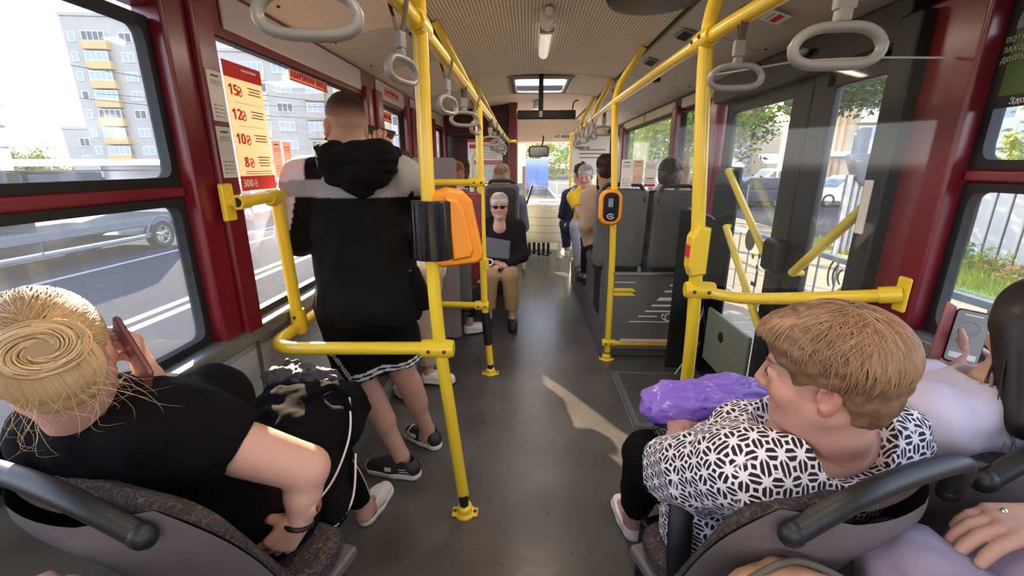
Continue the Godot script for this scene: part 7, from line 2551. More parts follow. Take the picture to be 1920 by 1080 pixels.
func woman_blouse() -> void:
	var root := thing("person", "seated woman with short reddish blonde hair and a black and white geometric print blouse", "person", Vector3(0.62, 0, -0.98))
	var J := {"pel": Vector3(0.655, 0.55, -1.05), "neck": Vector3(0.652, 0.965, -0.82), "sl": Vector3(0.475, 0.885, -0.80), "sr": Vector3(0.825, 0.905, -0.90),
		"el": Vector3(0.405, 0.70, -1.03), "wl": Vector3(0.485, 0.70, -1.22), "er": Vector3(0.93, 0.70, -1.08), "wr": Vector3(0.76, 0.68, -1.27),
		"hl": Vector3(0.55, 0.54, -1.05), "hr": Vector3(0.745, 0.54, -1.1), "kl": Vector3(0.425, 0.54, -1.30), "kr": Vector3(0.66, 0.55, -1.42), "al": Vector3(0.455, 0.10, -1.50), "ar": Vector3(0.66, 0.10, -1.56), "tl": Vector3(0.43, 0.035, -1.62), "tr": Vector3(0.64, 0.035, -1.70)}
	var s := 1.05
	var C := Vector3(0.592, 1.112, -0.80)
	var B := head_basis(Vector3(-0.8, -0.16, -0.59), Vector3(0.02, 1.0, 0.1))
	var sk := Color(0.5, 0.255, 0.19)
	var mb := MB.new()
	mb.xf = Transform3D(Basis.IDENTITY, -root.position)
	mb.col = sk
	var f := field(J.values(), 0.2, 0.014)
	torso(f, J, -0.015, 1.05, 0.05)
	arm(f, J.sl, J.el, J.wl, 1.05); arm(f, J.sr, J.er, J.wr, 1.05)
	leg(f, J.hl, J.kl, J.al, J.tl, 1.05); leg(f, J.hr, J.kr, J.ar, J.tr, 1.05)
	f.mesh(mb)
	var fh := head_field(C, B, s, J.neck + Vector3(0, -0.01, 0), 0.0038)
	# soft chin
	fh.cap(C + B * Vector3(0, -0.1, 0.03), C + B * Vector3(0, -0.125, -0.01), 0.045, 0.05, 0.03)
	fh.mesh(mb, skin_paint(C, B, s, sk, Color(0.5, 0.2, 0.17)))
	mb.col = Color(0.56, 0.31, 0.23)
	hand(mb, J.wl, Vector3(0.28, 0.15, -1.0), Vector3(0.25, -1, -0.1), -1.0, [0.55, 0.6, 0.6, 0.65], 0.98, 0.0036, 0.4)
	hand(mb, J.wr, Vector3(-0.5, 0.1, -1.0), Vector3(-0.1, -1, -0.1), 1.0, [0.5, 0.5, 0.5, 0.5], 0.95, 0.005)
	part(root, "body", mb, M.skin)
	eyes(root, C, B, s, Color(0.12, 0.1, 0.07), mat(rgb(120, 84, 62), 0.7))
	# hair: full short crop, longer on top, layered towards the front
	var hc := Color(0.30, 0.165, 0.085)
	var mh := MB.new()
	mh.xf = Transform3D(Basis.IDENTITY, -root.position)
	f = field([C], 0.19, 0.0058)
	f.ell(C + B * Vector3(0, 0.042, -0.02) * s, Vector3(0.09, 0.097, 0.111) * s, 0.0, B)
	f.ell(C + B * Vector3(0, 0.075, 0.035) * s, Vector3(0.068, 0.055, 0.068) * s, 0.03, B)
	f.ell(C + B * Vector3(0, -0.025, -0.055) * s, Vector3(0.068, 0.07, 0.052) * s, 0.04, B)
	# face opening: cut in front and below
	f.clip(C + B * Vector3(0, 0.048, 0.075) * s, B * Vector3(0, -0.55, 0.84), C + B * Vector3(0, 0, 0.05) * s - Vector3(0.3, 0.3, 0.3), C + B * Vector3(0, 0, 0.05) * s + Vector3(0.3, 0.3, 0.3))
	f.carve(C + B * Vector3(-0.1, -0.045, 0.015) * s, C + B * Vector3(0.1, -0.045, 0.015) * s, 0.052 * s, 0.052 * s, 0.006)
	f.clip(C + B * Vector3(0, -0.088, -0.06) * s, B * Vector3(0, -1, 0.1))
	f.ripple(folds(11, 22.0), 0.007, Vector3(1, 1, 1))
	var tone := folds(17, 30.0)
	f.mesh(mh, func(p: Vector3) -> Color:
		var t := 0.8 + 0.35 * tone.get_noise_3dv(p)
		return Color(hc.r * t * 0.8, hc.g * t * 0.78, hc.b * t * 0.75))
	var r := RandomNumberGenerator.new()
	r.seed = 5
	var rad := Vector3(0.087, 0.095, 0.108)
	var cen := Vector3(0, 0.042, -0.02)
	comb(mh, C, B, rad, cen, s, 1700, func(q: RandomNumberGenerator) -> Array:
		# from the crown outwards: top forward, sides down, back down
		var az := q.randf_range(-PI, PI)
		var st := Vector3(q.randfn() * 0.25, 1, -0.35 + q.randfn() * 0.3)
		var e0 := q.randf_range(0.15, 0.75)
		var frm := st.normalized().slerp(Vector3(sin(az), 0.05, cos(az)).normalized(), e0)
		var drop := -0.75 if cos(az) < 0.0 else (0.3 if cos(az) > 0.6 else -0.05)
		var az2 := az + q.randf_range(-0.25, 0.25)
		var to := Vector3(sin(az2) * 0.98, drop, cos(az2)).normalized()
		return [frm, frm.slerp(to, q.randf_range(0.45, 0.95)), 0.003, q.randf_range(0.003, 0.012) * (0.4 if cos(az) < 0.0 else 1.0)], r, Color(0.36, 0.205, 0.11), 0.3, 0.0016)
	# tapered nape and fringe wisps
	comb(mh, C, B, Vector3(0.07, 0.078, 0.075), Vector3(0, -0.015, -0.035), s, 420, func(q: RandomNumberGenerator) -> Array:
		var az := PI + q.randf_range(-1.1, 1.1)
		return [Vector3(sin(az), 0.2, cos(az)), Vector3(sin(az) * 0.8, -0.85, cos(az) * 0.8), 0.002, 0.002], r, Color(0.22, 0.12, 0.065), 0.3, 0.0014)
	comb(mh, C, B, Vector3(0.08, 0.09, 0.1), Vector3(0, 0.045, 0.0), s, 420, func(q: RandomNumberGenerator) -> Array:
		var az := q.randf_range(-0.8, 0.9)
		return [Vector3(sin(az) * 0.6, 0.85, cos(az) * 0.5), Vector3(sin(az + 0.2), 0.34 + q.randf_range(0.0, 0.25), cos(az) * 1.0), 0.003, 0.008 + q.randf() * 0.014], r, Color(0.42, 0.24, 0.13), 0.3, 0.0016)
	part(root, "hair", mh, M.hair)
	# blouse
	f = field([J.pel - Vector3(0.25, 0.12, 0.3), J.neck + Vector3(0.28, 0.03, 0.2), J.el, J.er], 0.1, 0.011)
	torso(f, J, 0.016, 1.14, 0.12)
	f.ell(J.pel.lerp(J.neck, 0.25) + Vector3(-0.05, 0, -0.06), Vector3(0.21, 0.17, 0.17), 0.06, torso_basis(J))
	f.cap(J.pel + Vector3(-0.14, -0.03, 0.03), J.pel + Vector3(0.1, -0.03, -0.04), 0.125, 0.12, 0.06)
	tubefield(f, [J.sl, J.sl.lerp(J.el, 0.5) + Vector3(-0.01, 0, 0.0), J.el + (J.el - J.sl) * 0.06], [0.09, 0.092, 0.085], 0.05)
	tubefield(f, [J.sr, J.sr.lerp(J.er, 0.5), J.er], [0.085, 0.088, 0.085], 0.05)
	# wide round neckline
	f.carve(J.neck + Vector3(-0.045, 0.03, -0.05), J.neck + Vector3(0.02, 0.05, 0.0), 0.105, 0.105, 0.006)
	f.carve(J.neck + Vector3(0.0, 0.02, 0.02), J.neck + Vector3(0.0, 0.12, 0.02), 0.098, 0.115, 0.004)
	f.ripple(folds(13, 9.0), 0.009)
	garment(root, "blouse", f, M.blouse)
	var nl := MB.new()
	nl.xf = Transform3D(Basis.IDENTITY, -root.position)
	var loop: Array = []
	for i in 25:
		var a := TAU * i / 24.0
		loop.append(J.neck + Vector3(cos(a) * 0.068, 0.038 + 0.012 * sin(a), sin(a) * 0.068))
	nl.tube(loop, 0.0012, 5, false)
	part(root, "necklace", nl, M.chrome)
	# trousers
	f = field([J.pel, J.hl, J.hr, J.kl, J.kr, J.al, J.ar], 0.17, 0.01)
	f.ell(J.pel + Vector3(0, -0.02, -0.02), Vector3(0.19, 0.12, 0.16), 0.0)
	tubefield(f, [J.hl, J.kl, J.kl.lerp(J.al, 0.5), J.kl.lerp(J.al, 0.82)], [0.105, 0.084, 0.072, 0.058], 0.05)
	tubefield(f, [J.hr, J.kr, J.kr.lerp(J.ar, 0.5), J.kr.lerp(J.ar, 0.82)], [0.105, 0.084, 0.072, 0.058], 0.05)
	f.ripple(folds(14, 9.0), 0.006)
	garment(root, "trousers", f, M.cloth_black)
	for k in [[Vector3(0.462, 0, -1.46), Vector3(0.425, 0, -1.69)], [Vector3(0.665, 0, -1.52), Vector3(0.64, 0, -1.75)]]:
		shoe(root, k[0], k[1], M.shoe_white, M.sole_white, 0.045, 0.006)
	# shoulder bag strap with a metal ring, hanging by her hip
	var sb := thing("shoulder_bag", "black shoulder bag with a broad strap hanging beside the woman in the patterned blouse", "bag", Vector3(0.45, 0.4, -0.93))
	var q := MB.new()
	q.tube(smooth([Vector3(-0.01, 0.32, -0.09), Vector3(-0.04, 0.25, -0.02), Vector3(-0.05, 0.16, 0.02), Vector3(-0.045, 0.04, 0.04)], 5), 0.03, 10, true, 0.3, Vector3(1, 0, 0.3))
	part(sb, "strap", q, M.black_plastic)
	q = MB.new()
	q.prism(round_rect(0.22, 0.2, 0.05, 5), 0.09, Vector3(0.04, -0.06, 0.02), Basis(Vector3.UP, 0.4), 0.03, true)
	part(sb, "body", q, M.black_plastic)
	q = MB.new()
	q.tube([Vector3(-0.07, 0.045, 0.05), Vector3(-0.02, 0.045, 0.06)], 0.006, 8)
	part(sb, "buckle", q, M.chrome)
	# lilac carrier bag with a knot, and a black pouch below it
	var pb := thing("carrier_bag", "shiny purple plastic bag knotted shut on the lap of the woman in patterned blouse", "bag", Vector3(0.59, 0.68, -1.34))
	f = SDF.new(Vector3(-0.25, -0.1, -0.2), Vector3(0.3, 0.2, 0.2), 0.007)
	f.ell(Vector3(-0.08, 0.04, 0.0), Vector3(0.12, 0.07, 0.1), 0.0, Basis(Vector3.UP, 0.3))
	f.ell(Vector3(0.11, 0.055, -0.03), Vector3(0.15, 0.075, 0.1), 0.04, Basis(Vector3.UP, 0.2))
	f.cap(Vector3(0.03, 0.08, 0.05), Vector3(0.07, 0.1, 0.09), 0.03, 0.016, 0.02)
	f.cap(Vector3(0.07, 0.095, 0.085), Vector3(0.13, 0.09, 0.1), 0.02, 0.012, 0.01)
	f.cap(Vector3(0.06, 0.1, 0.085), Vector3(0.05, 0.075, 0.13), 0.02, 0.01, 0.01)
	var wr := folds(15, 12.0)
	wr.noise_type = FastNoiseLite.TYPE_CELLULAR
	f.ripple(folds(16, 16.0), 0.013, Vector3(0.5, 1.2, 1.6))
	q = MB.new()
	f.mesh(q)
	part(pb, "sack", q, mat(rgb(150, 112, 216), 0.22, 0.0, {"backlight_enabled": true, "backlight": Color(0.3, 0.2, 0.5), "clearcoat_enabled": true, "clearcoat": 0.5}))
	var bp := thing("black_pouch", "small wrinkled black pouch under the purple bag by the woman's hand", "bag", Vector3(0.49, 0.655, -1.25))
	f = SDF.new(Vector3(-0.12, -0.1, -0.12), Vector3(0.12, 0.12, 0.12), 0.007)
	f.ell(Vector3(0, 0.015, 0), Vector3(0.07, 0.045, 0.065), 0.0)
	f.ripple(folds(18, 18.0), 0.012)
	q = MB.new()
	f.mesh(q)
	part(bp, "body", q, M.black_gloss)

func woman_bun() -> void:
	var root := thing("person", "seated woman seen from behind with a blonde bun and black t-shirt, phone at her ear", "person", Vector3(-0.82, 0, -0.95))
	var J := {"pel": Vector3(-0.80, 0.55, -1.0), "neck": Vector3(-0.935, 1.025, -0.79), "sl": Vector3(-1.05, 0.935, -0.81), "sr": Vector3(-0.79, 0.965, -0.80),
		"el": Vector3(-1.0, 0.78, -1.06), "wl": Vector3(-0.85, 1.06, -0.85), "er": Vector3(-0.552, 0.775, -0.905), "wr": Vector3(-0.572, 0.645, -0.875),
		"hl": Vector3(-0.90, 0.53, -1.02), "hr": Vector3(-0.73, 0.53, -1.03), "kl": Vector3(-0.92, 0.55, -1.30), "kr": Vector3(-0.73, 0.55, -1.32), "al": Vector3(-0.88, 0.10, -1.45), "ar": Vector3(-0.70, 0.10, -1.52), "tl": Vector3(-0.86, 0.035, -1.60), "tr": Vector3(-0.68, 0.035, -1.62)}
	var s := 1.0
	var C := Vector3(-0.885, 1.165, -0.71)
	var B := head_basis(Vector3(-0.72, -0.28, -0.72), Vector3(-0.25, 1.0, -0.05))
	var sk := Color(0.62, 0.33, 0.24)
	var mb := MB.new()
	mb.xf = Transform3D(Basis.IDENTITY, -root.position)
	mb.col = sk
	var f := field(J.values(), 0.2, 0.011)
	torso(f, J, -0.02, 0.95, 0.1)
	arm(f, J.sl, J.el, J.wl, 1.0)
	f.cap(J.sr, J.er, 0.06, 0.05, 0.04)
	f.cap(J.sr.lerp(J.er, 0.55), J.er, 0.056, 0.047, 0.03)
	f.cap(J.er, J.er.lerp(J.wr, 0.5), 0.046, 0.042, 0.02)
	f.cap(J.er.lerp(J.wr, 0.5), J.wr, 0.042, 0.029, 0.02)
	leg(f, J.hl, J.kl, J.al, J.tl); leg(f, J.hr, J.kr, J.ar, J.tr)
	f.mesh(mb)
	var fh := head_field(C, B, s, J.neck + Vector3(0.0, -0.01, 0.02), 0.004)
	fh.mesh(mb, skin_paint(C, B, s, sk, Color(0.5, 0.2, 0.17)))
	mb.col = Color(0.60, 0.31, 0.22)
	hand(mb, J.wr, Vector3(-0.5, -0.62, 0.12), Vector3(-0.35, -0.1, -0.8), -1.0, [0.3, 0.36, 0.4, 0.4], 1.0, 0.0034, 0.5)
	hand(mb, J.wl, Vector3(0.12, 0.75, 0.3), Vector3(-0.6, 0.1, 0.5), -1.0, [0.6, 0.7, 0.75, 0.8], 0.95, 0.0038, 0.2)
	part(root, "body", mb, M.skin)
	# hair drawn back into a bun
	var hc := Color(0.62, 0.42, 0.22)
	var mh := MB.new()
	mh.xf = Transform3D(Basis.IDENTITY, -root.position)
	f = field([C], 0.17, 0.0058)
	f.ell(C + B * Vector3(0, 0.038, -0.018), Vector3(0.082, 0.092, 0.103), 0.0, B)
	f.ell(C + B * Vector3(0, -0.03, -0.05), Vector3(0.066, 0.07, 0.058), 0.03, B)
	f.carve(C + B * Vector3(-0.1, -0.06, 0.05), C + B * Vector3(0.1, -0.06, 0.05), 0.075, 0.075, 0.006)
	f.clip(C + B * Vector3(0, 0.05, 0.075), B * Vector3(0, -0.4, 0.9))
	f.clip(C + B * Vector3(0, -0.095, -0.05), B * Vector3(0, -1, 0.0))
	f.ripple(folds(21, 26.0), 0.004)
	f.mesh(mh, func(p: Vector3) -> Color: return Color(hc.r * 0.72, hc.g * 0.68, hc.b * 0.62))
	var r := RandomNumberGenerator.new()
	r.seed = 8
	var rad := Vector3(0.081, 0.091, 0.102)
	var cen := Vector3(0, 0.038, -0.018)
	var bun := Vector3(-0.005, 0.02, -0.115)
	comb(mh, C, B, rad, cen, s, 1500, func(q: RandomNumberGenerator) -> Array:
		var az := q.randf_range(-2.4, 2.4)
		var y := q.randf_range(-0.3, 0.9)
		var fr := Vector3(sin(az), y, cos(az)).normalized()
		var to := Vector3(0.0 + q.randfn() * 0.16, -0.1 + q.randfn() * 0.16, -1.0).normalized()
		return [fr, fr.slerp(to, q.randf_range(0.5, 0.92)), 0.002, q.randf_range(0.001, 0.005)], r, hc, 0.22, 0.0015)
	# hair rising from the nape, and loose ends
	comb(mh, C, B, Vector3(0.07, 0.085, 0.095), Vector3(0, -0.012, -0.025), s, 700, func(q: RandomNumberGenerator) -> Array:
		var az := PI + q.randf_range(-1.25, 1.25)
		var a := Vector3(sin(az) * 0.9, -0.95 + q.randfn() * 0.1, cos(az) * 0.7)
		return [a, Vector3(sin(az) * 0.45, 0.15, cos(az)), 0.001, 0.012], r, Color(0.64, 0.42, 0.22), 0.22, 0.0015)
	for i in 40:
		var az := PI + r.randf_range(-1.0, 1.45)
		var p0 := C + B * (Vector3(sin(az) * 0.07, r.randf_range(-0.09, -0.02), cos(az) * 0.08 - 0.02))
		var dv := B * Vector3(sin(az) * 0.03 + r.randfn() * 0.015, -0.035 + r.randfn() * 0.015, -0.02 + r.randfn() * 0.012)
		strand(mh, smooth([p0, p0 + dv * 0.6, p0 + dv * 1.1 + B * Vector3(r.randfn() * 0.012, -0.014, 0), p0 + dv * 1.5 + B * Vector3(r.randfn() * 0.02, -0.01, -0.004)], 3), 0.0006, Color(0.7, 0.5, 0.28))
	# the bun: strands wound round a ring
	for i in 260:
		var R := r.randf_range(0.016, 0.043)
		var tube := 0.02
		var ph := r.randf_range(0, TAU)
		var a0 := r.randf_range(0, TAU)
		var path: Array = []
		for k in 12:
			var a := a0 + k * 0.26
			var w := ph + k * 0.22
			var lift := sin(w) * tube * 0.9
			var rr := R + cos(w) * 0.008
			path.append(C + B * (bun + Vector3(cos(a) * rr * 1.25, sin(a) * rr * 0.95, -0.008 - lift * 0.6 - (0.022 - absf(R - 0.03) * 0.9))))
		var v := r.randf_range(0.75, 1.25)
		strand(mh, path, 0.0026, Color(hc.r * v, hc.g * v, hc.b * v))
	f = field([C + B * bun], 0.08, 0.005)
	f.ell(C + B * (bun + Vector3(0, 0, -0.004)), Vector3(0.055, 0.044, 0.026), 0.0, B)
	f.mesh(mh, func(p: Vector3) -> Color: return Color(hc.r * 0.55, hc.g * 0.5, hc.b * 0.45))
	part(root, "hair", mh, M.hair)
	# t-shirt
	f = field([J.pel - Vector3(0.2, 0.1, 0.25), J.neck + Vector3(0.25, 0.02, 0.22), J.sl, J.sr, J.er], 0.1, 0.011)
	torso(f, J, 0.014, 1.1, 0.2)
	f.ell(J.pel.lerp(J.neck, 0.3), Vector3(0.19, 0.17, 0.15), 0.06, torso_basis(J))
	f.ell(J.pel + Vector3(0.0, 0.02, 0.0), Vector3(0.2, 0.13, 0.16), 0.05, torso_basis(J))
	tubefield(f, [J.sl, J.sl.lerp(J.el, 0.75)], [0.08, 0.075], 0.05)
	tubefield(f, [J.sr, J.sr.lerp(J.er, 0.26), J.sr.lerp(J.er, 0.47)], [0.088, 0.09, 0.086], 0.05)
	f.carve(J.neck + Vector3(0, 0.02, -0.01), J.neck + Vector3(0, 0.1, 0.0), 0.068, 0.075, 0.004)
	f.ripple(folds(23, 8.0), 0.009)
	garment(root, "t_shirt", f, M.cloth_black)
	f = field([J.pel, J.hl, J.hr, J.kl, J.kr, J.al, J.ar], 0.17, 0.011)
	f.ell(J.pel + Vector3(0, -0.03, 0), Vector3(0.19, 0.12, 0.15), 0.0)
	tubefield(f, [J.hl, J.kl, J.kl.lerp(J.al, 0.9)], [0.1, 0.08, 0.05], 0.05)
	tubefield(f, [J.hr, J.kr, J.kr.lerp(J.ar, 0.92)], [0.1, 0.08, 0.045], 0.05)
	f.ripple(folds(24, 10.0), 0.006)
	garment(root, "trousers", f, M.cloth_black)
	for k in [[Vector3(-0.885, 0, -1.42), Vector3(-0.86, 0, -1.65)], [Vector3(-0.705, 0, -1.50), Vector3(-0.655, 0, -1.73)]]:
		shoe(root, k[0], k[1], M.painted, M.sole_white, 0.075, 0.006, "white trainer with red patches", func(p: Vector3) -> Color:
			var t := p.distance_to(Vector3(k[0].x, p.y, k[0].z))
			if (t < 0.07 and p.y > 0.035) or (p.y < 0.042 and t < 0.14): return Color(0.55, 0.16, 0.11)
			return Color(0.66, 0.6, 0.55))
	var wb := MB.new()
	wb.xf = Transform3D(Basis.IDENTITY, -root.position)
	var wd: Vector3 = (J.wr - J.er).normalized()
	var wx := wd.cross(Vector3(0, 0, 1)).normalized()
	var lp: Array = []
	for i in 17:
		var a := TAU * i / 16.0
		lp.append(J.wr + wd * 0.01 + wx * cos(a) * 0.031 + wx.cross(wd) * sin(a) * 0.031)
	wb.tube(lp, 0.006, 6, false)
	part(root, "wrist_band", wb, M.black)
	var ph := thing("phone", "dark red backed phone held to the ear of the woman with the bun", "phone", Vector3(-0.80, 1.145, -0.78))
	ph.basis = B * Basis(Vector3.UP, PI * 0.5 + 0.2) * Basis(Vector3(0, 0, 1), 0.5)
	var q := MB.new()
	q.prism(round_rect(0.072, 0.15, 0.01, 4), 0.009, Vector3.ZERO, Basis.IDENTITY, 0.003)
	part(ph, "case", q, mat(rgb(120, 70, 66), 0.4))
	q = MB.new()
	q.prism(round_rect(0.066, 0.142, 0.008, 4), 0.001, Vector3(0, 0, -0.005))
	part(ph, "screen", q, M.black_gloss)
	# black sports bag with pale piping on her lap
	var bag := thing("sports_bag", "black sports bag with thin white piping on the lap of the woman with the bun", "bag", Vector3(-0.76, 0.6, -1.27))
	f = SDF.new(Vector3(-0.28, -0.3, -0.25), Vector3(0.25, 0.25, 0.32), 0.009)
	f.ell(Vector3(0, 0.06, 0.0), Vector3(0.2, 0.11, 0.16), 0.0)
	f.cap(Vector3(0.06, 0.05, 0.1), Vector3(0.16, -0.12, 0.16), 0.1, 0.06, 0.06)
	f.cap(Vector3(-0.1, 0.1, -0.05), Vector3(0.12, 0.1, -0.08), 0.08, 0.07, 0.05)
	f.ripple(folds(25, 9.0), 0.022)
	q = MB.new()
	f.mesh(q)
	part(bag, "body", q, M.cloth_black)
	for pth in [[Vector3(0.02, 0.02, 0.26), Vector3(0.1, -0.06, 0.26), Vector3(0.17, -0.02, 0.2), Vector3(0.2, 0.08, 0.1), Vector3(0.16, 0.15, -0.02)], [Vector3(0.06, -0.14, 0.25), Vector3(0.15, -0.16, 0.25), Vector3(0.22, -0.1, 0.18), Vector3(0.215, 0.02, 0.1)], [Vector3(-0.14, 0.2, 0.12), Vector3(-0.06, 0.17, 0.18), Vector3(0.0, 0.1, 0.22)]]:
		q = MB.new()
		q.tube(smooth(pth, 6), 0.0035, 6)
		part(bag, "piping", q, M.sole_white)
	for pth in [[Vector3(-0.66, 0.56, -1.3), Vector3(-0.652, 0.42, -1.38), Vector3(-0.652, 0.28, -1.45), Vector3(-0.658, 0.14, -1.51)], [Vector3(-0.69, 0.55, -1.245), Vector3(-0.685, 0.42, -1.32), Vector3(-0.682, 0.3, -1.4), Vector3(-0.69, 0.2, -1.46)]]:
		q = MB.new()
		q.xf = Transform3D(Basis.IDENTITY, -root.position)
		q.tube(smooth(pth, 6), 0.003, 6)
		part(root.get_node("trousers"), "piping", q, M.sole_white)
	q = MB.new()
	q.tube(smooth([Vector3(0.04, 0.17, 0.05), Vector3(0.12, 0.2, 0.0), Vector3(0.17, 0.12, 0.02), Vector3(0.18, 0.0, 0.1)], 6), 0.018, 8, true, 0.3)
	part(bag, "strap", q, M.cloth_black)
	# crumpled scarf with sequins on top
	var sc := thing("scarf", "crumpled dark glittering scarf lying on the black sports bag", "scarf", Vector3(-0.82, 0.77, -1.42))
	f = SDF.new(Vector3(-0.2, -0.1, -0.16), Vector3(0.22, 0.1, 0.16), 0.007)
	f.cap(Vector3(-0.1, 0, 0.03), Vector3(0.1, -0.01, 0.0), 0.035, 0.03, 0.0)
	f.cap(Vector3(-0.08, 0, -0.05), Vector3(0.13, -0.02, 0.04), 0.03, 0.028, 0.02)
	f.ripple(folds(26, 22.0), 0.018)
	q = MB.new()
	f.mesh(q)
	part(sc, "cloth", q, mat(rgb(72, 62, 62), 0.4, 0.3, {"normal_enabled": true, "normal_texture": noise_tex(0.3, [], 256, true, 2, 71, FastNoiseLite.TYPE_CELLULAR, 8.0), "uv1_triplanar": true, "uv1_scale": Vector3(12, 12, 12)}))

func woman_white() -> void:
	var root := thing("person", "woman at the right picture edge with long black hair and white top, reading her phone", "person", Vector3(1.06, 0, -1.05))
	var J := {"pel": Vector3(1.07, 0.55, -1.14), "neck": Vector3(1.11, 1.0, -0.95), "sl": Vector3(0.945, 0.93, -0.93), "sr": Vector3(1.215, 0.93, -1.0),
		"el": Vector3(1.0, 0.82, -1.16), "wl": Vector3(1.19, 0.93, -1.17), "er": Vector3(1.225, 0.78, -1.12), "wr": Vector3(1.25, 0.96, -1.2),
		"hl": Vector3(0.98, 0.53, -1.16), "hr": Vector3(1.15, 0.53, -1.18), "kl": Vector3(0.95, 0.55, -1.42), "kr": Vector3(1.14, 0.55, -1.44), "al": Vector3(0.96, 0.1, -1.55), "ar": Vector3(1.14, 0.1, -1.57), "tl": Vector3(0.95, 0.035, -1.68), "tr": Vector3(1.13, 0.035, -1.7)}
	var C := Vector3(1.185, 1.14, -0.97)
	var B := head_basis(Vector3(0.35, -0.35, -0.85))
	var sk := Color(0.5, 0.29, 0.21)
	var mb := MB.new()
	mb.xf = Transform3D(Basis.IDENTITY, -root.position)
	mb.col = sk
	var f := field(J.values(), 0.2, 0.014)
	torso(f, J, -0.015, 0.9, 0.1)
	arm(f, J.sl, J.el, J.wl); arm(f, J.sr, J.er, J.wr)
	leg(f, J.hl, J.kl, J.al, J.tl); leg(f, J.hr, J.kr, J.ar, J.tr)
	f.mesh(mb)
	head_field(C, B, 1.0, J.neck, 0.006).mesh(mb, skin_paint(C, B, 1.0, sk, Color(0.5, 0.2, 0.17)))
	mb.col = sk
	hand(mb, J.wl, Vector3(0.55, 0.75, -0.25), Vector3(0.75, -0.35, 0.1), -1.0, [0.75, 0.8, 0.85, 0.9], 0.98, 0.0036, 0.3)
	hand(mb, J.wr, Vector3(0.2, 0.8, -0.1), Vector3(-0.8, 0.1, -0.3), 1.0, [0.6, 0.65, 0.7, 0.75], 0.95, 0.0042, 0.3)
	part(root, "body", mb, M.skin)
	var hc := Color(0.012, 0.010, 0.010)
	var mh := MB.new()
	mh.xf = Transform3D(Basis.IDENTITY, -root.position)
	f = field([C, C - Vector3(0.05, 0.3, 0)], 0.17, 0.006)
	f.ell(C + B * Vector3(0, 0.04, -0.02), Vector3(0.088, 0.095, 0.106), 0.0, B)
	f.cap(C + B * Vector3(-0.05, 0, -0.05), C + B * Vector3(-0.05, -0.2, -0.07), 0.06, 0.045, 0.04)
	f.cap(C + B * Vector3(0.05, 0, -0.05), C + B * Vector3(0.05, -0.2, -0.07), 0.06, 0.045, 0.04)
	f.carve(C + B * Vector3(0, -0.04, 0.11), C + B * Vector3(0, -0.1, 0.11), 0.072, 0.08, 0.006)
	f.mesh(mh, func(p: Vector3) -> Color: return hc)
	var r := RandomNumberGenerator.new()
	r.seed = 19
	for i in 260:
		var x := r.randf_range(-0.085, 0.07)
		var p0 := C + B * Vector3(x, 0.07 - absf(x) * 0.4, -0.07 + r.randfn() * 0.02 + absf(x) * 0.5)
		strand(mh, smooth([p0, p0 + B * Vector3(x * 0.4, -0.1, -0.02), p0 + B * Vector3(x * 0.5 - 0.01 + r.randfn() * 0.01, -0.2, -0.015), p0 + B * Vector3(x * 0.5 - 0.015 + r.randfn() * 0.02, -0.3 + r.randfn() * 0.02, 0.0)], 3), 0.0035, hc)
	# a lock falling before the shoulder
	for i in 16:
		var p0 := C + B * Vector3(-0.085 + r.randfn() * 0.006, -0.03, 0.0)
		strand(mh, smooth([p0, p0 + B * Vector3(-0.015, -0.08, 0.02), p0 + Vector3(-0.05 + r.randfn() * 0.006, -0.15, 0.02), p0 + Vector3(-0.05 + r.randfn() * 0.006, -0.2, 0.03)], 3), 0.003, hc)
	part(root, "hair", mh, M.hair)
	f = field([J.pel - Vector3(0.2, 0.1, 0.2), J.neck + Vector3(0.2, 0.02, 0.2), J.sl, J.el], 0.1, 0.011)
	torso(f, J, 0.014, 1.0, 0.2)
	tubefield(f, [J.sl, J.sl.lerp(J.el, 0.5), J.sl.lerp(J.el, 0.82)], [0.08, 0.08, 0.078], 0.05)
	tubefield(f, [J.sr, J.sr.lerp(J.er, 0.8)], [0.078, 0.07], 0.05)
	f.carve(J.neck + Vector3(0, 0.02, -0.02), J.neck + Vector3(0, 0.1, 0.0), 0.07, 0.078, 0.004)
	f.ripple(folds(31, 8.0), 0.008)
	garment(root, "top", f, M.cloth_white)
	f = field([J.pel, J.hl, J.hr, J.kl, J.kr, J.al, J.ar], 0.17, 0.013)
	f.ell(J.pel, Vector3(0.18, 0.12, 0.15), 0.0)
	tubefield(f, [J.hl, J.kl, J.al], [0.1, 0.08, 0.06], 0.05)
	tubefield(f, [J.hr, J.kr, J.ar], [0.1, 0.08, 0.06], 0.05)
	garment(root, "trousers", f, M.cloth_navy)
	var wb := MB.new()
	wb.xf = Transform3D(Basis.IDENTITY, -root.position)
	var wd: Vector3 = (J.wl - J.el).normalized()
	var wx := wd.cross(Vector3(0, 0, 1)).normalized()
	var lp: Array = []
	for i in 17:
		var a := TAU * i / 16.0
		lp.append(J.wl - wd * 0.045 + wx * cos(a) * 0.034 + wx.cross(wd) * sin(a) * 0.034)
	wb.tube(lp, 0.011, 8, false, 0.5)
	part(root, "watch_strap", wb, M.cloth_navy)
	var ph := thing("phone", "phone in an open red flip case held by the woman in the white top", "phone", Vector3(1.235, 1.045, -1.175))
	ph.rotation = Vector3(-0.35, -0.55, -0.1)
	var q := MB.new()
	q.prism(round_rect(0.074, 0.155, 0.01, 4), 0.009, Vector3.ZERO, Basis.IDENTITY, 0.003)
	part(ph, "body", q, M.black)
	q = MB.new()
	q.prism(round_rect(0.068, 0.146, 0.008, 4), 0.001, Vector3(0, 0, 0.0052))
	var scr := part(ph, "screen", q, mat(rgb(120, 122, 124), 0.2, 0.0, {"emission_enabled": true, "emission": rgb(120, 124, 128), "emission_energy_multiplier": 0.25}))
	q = MB.new()
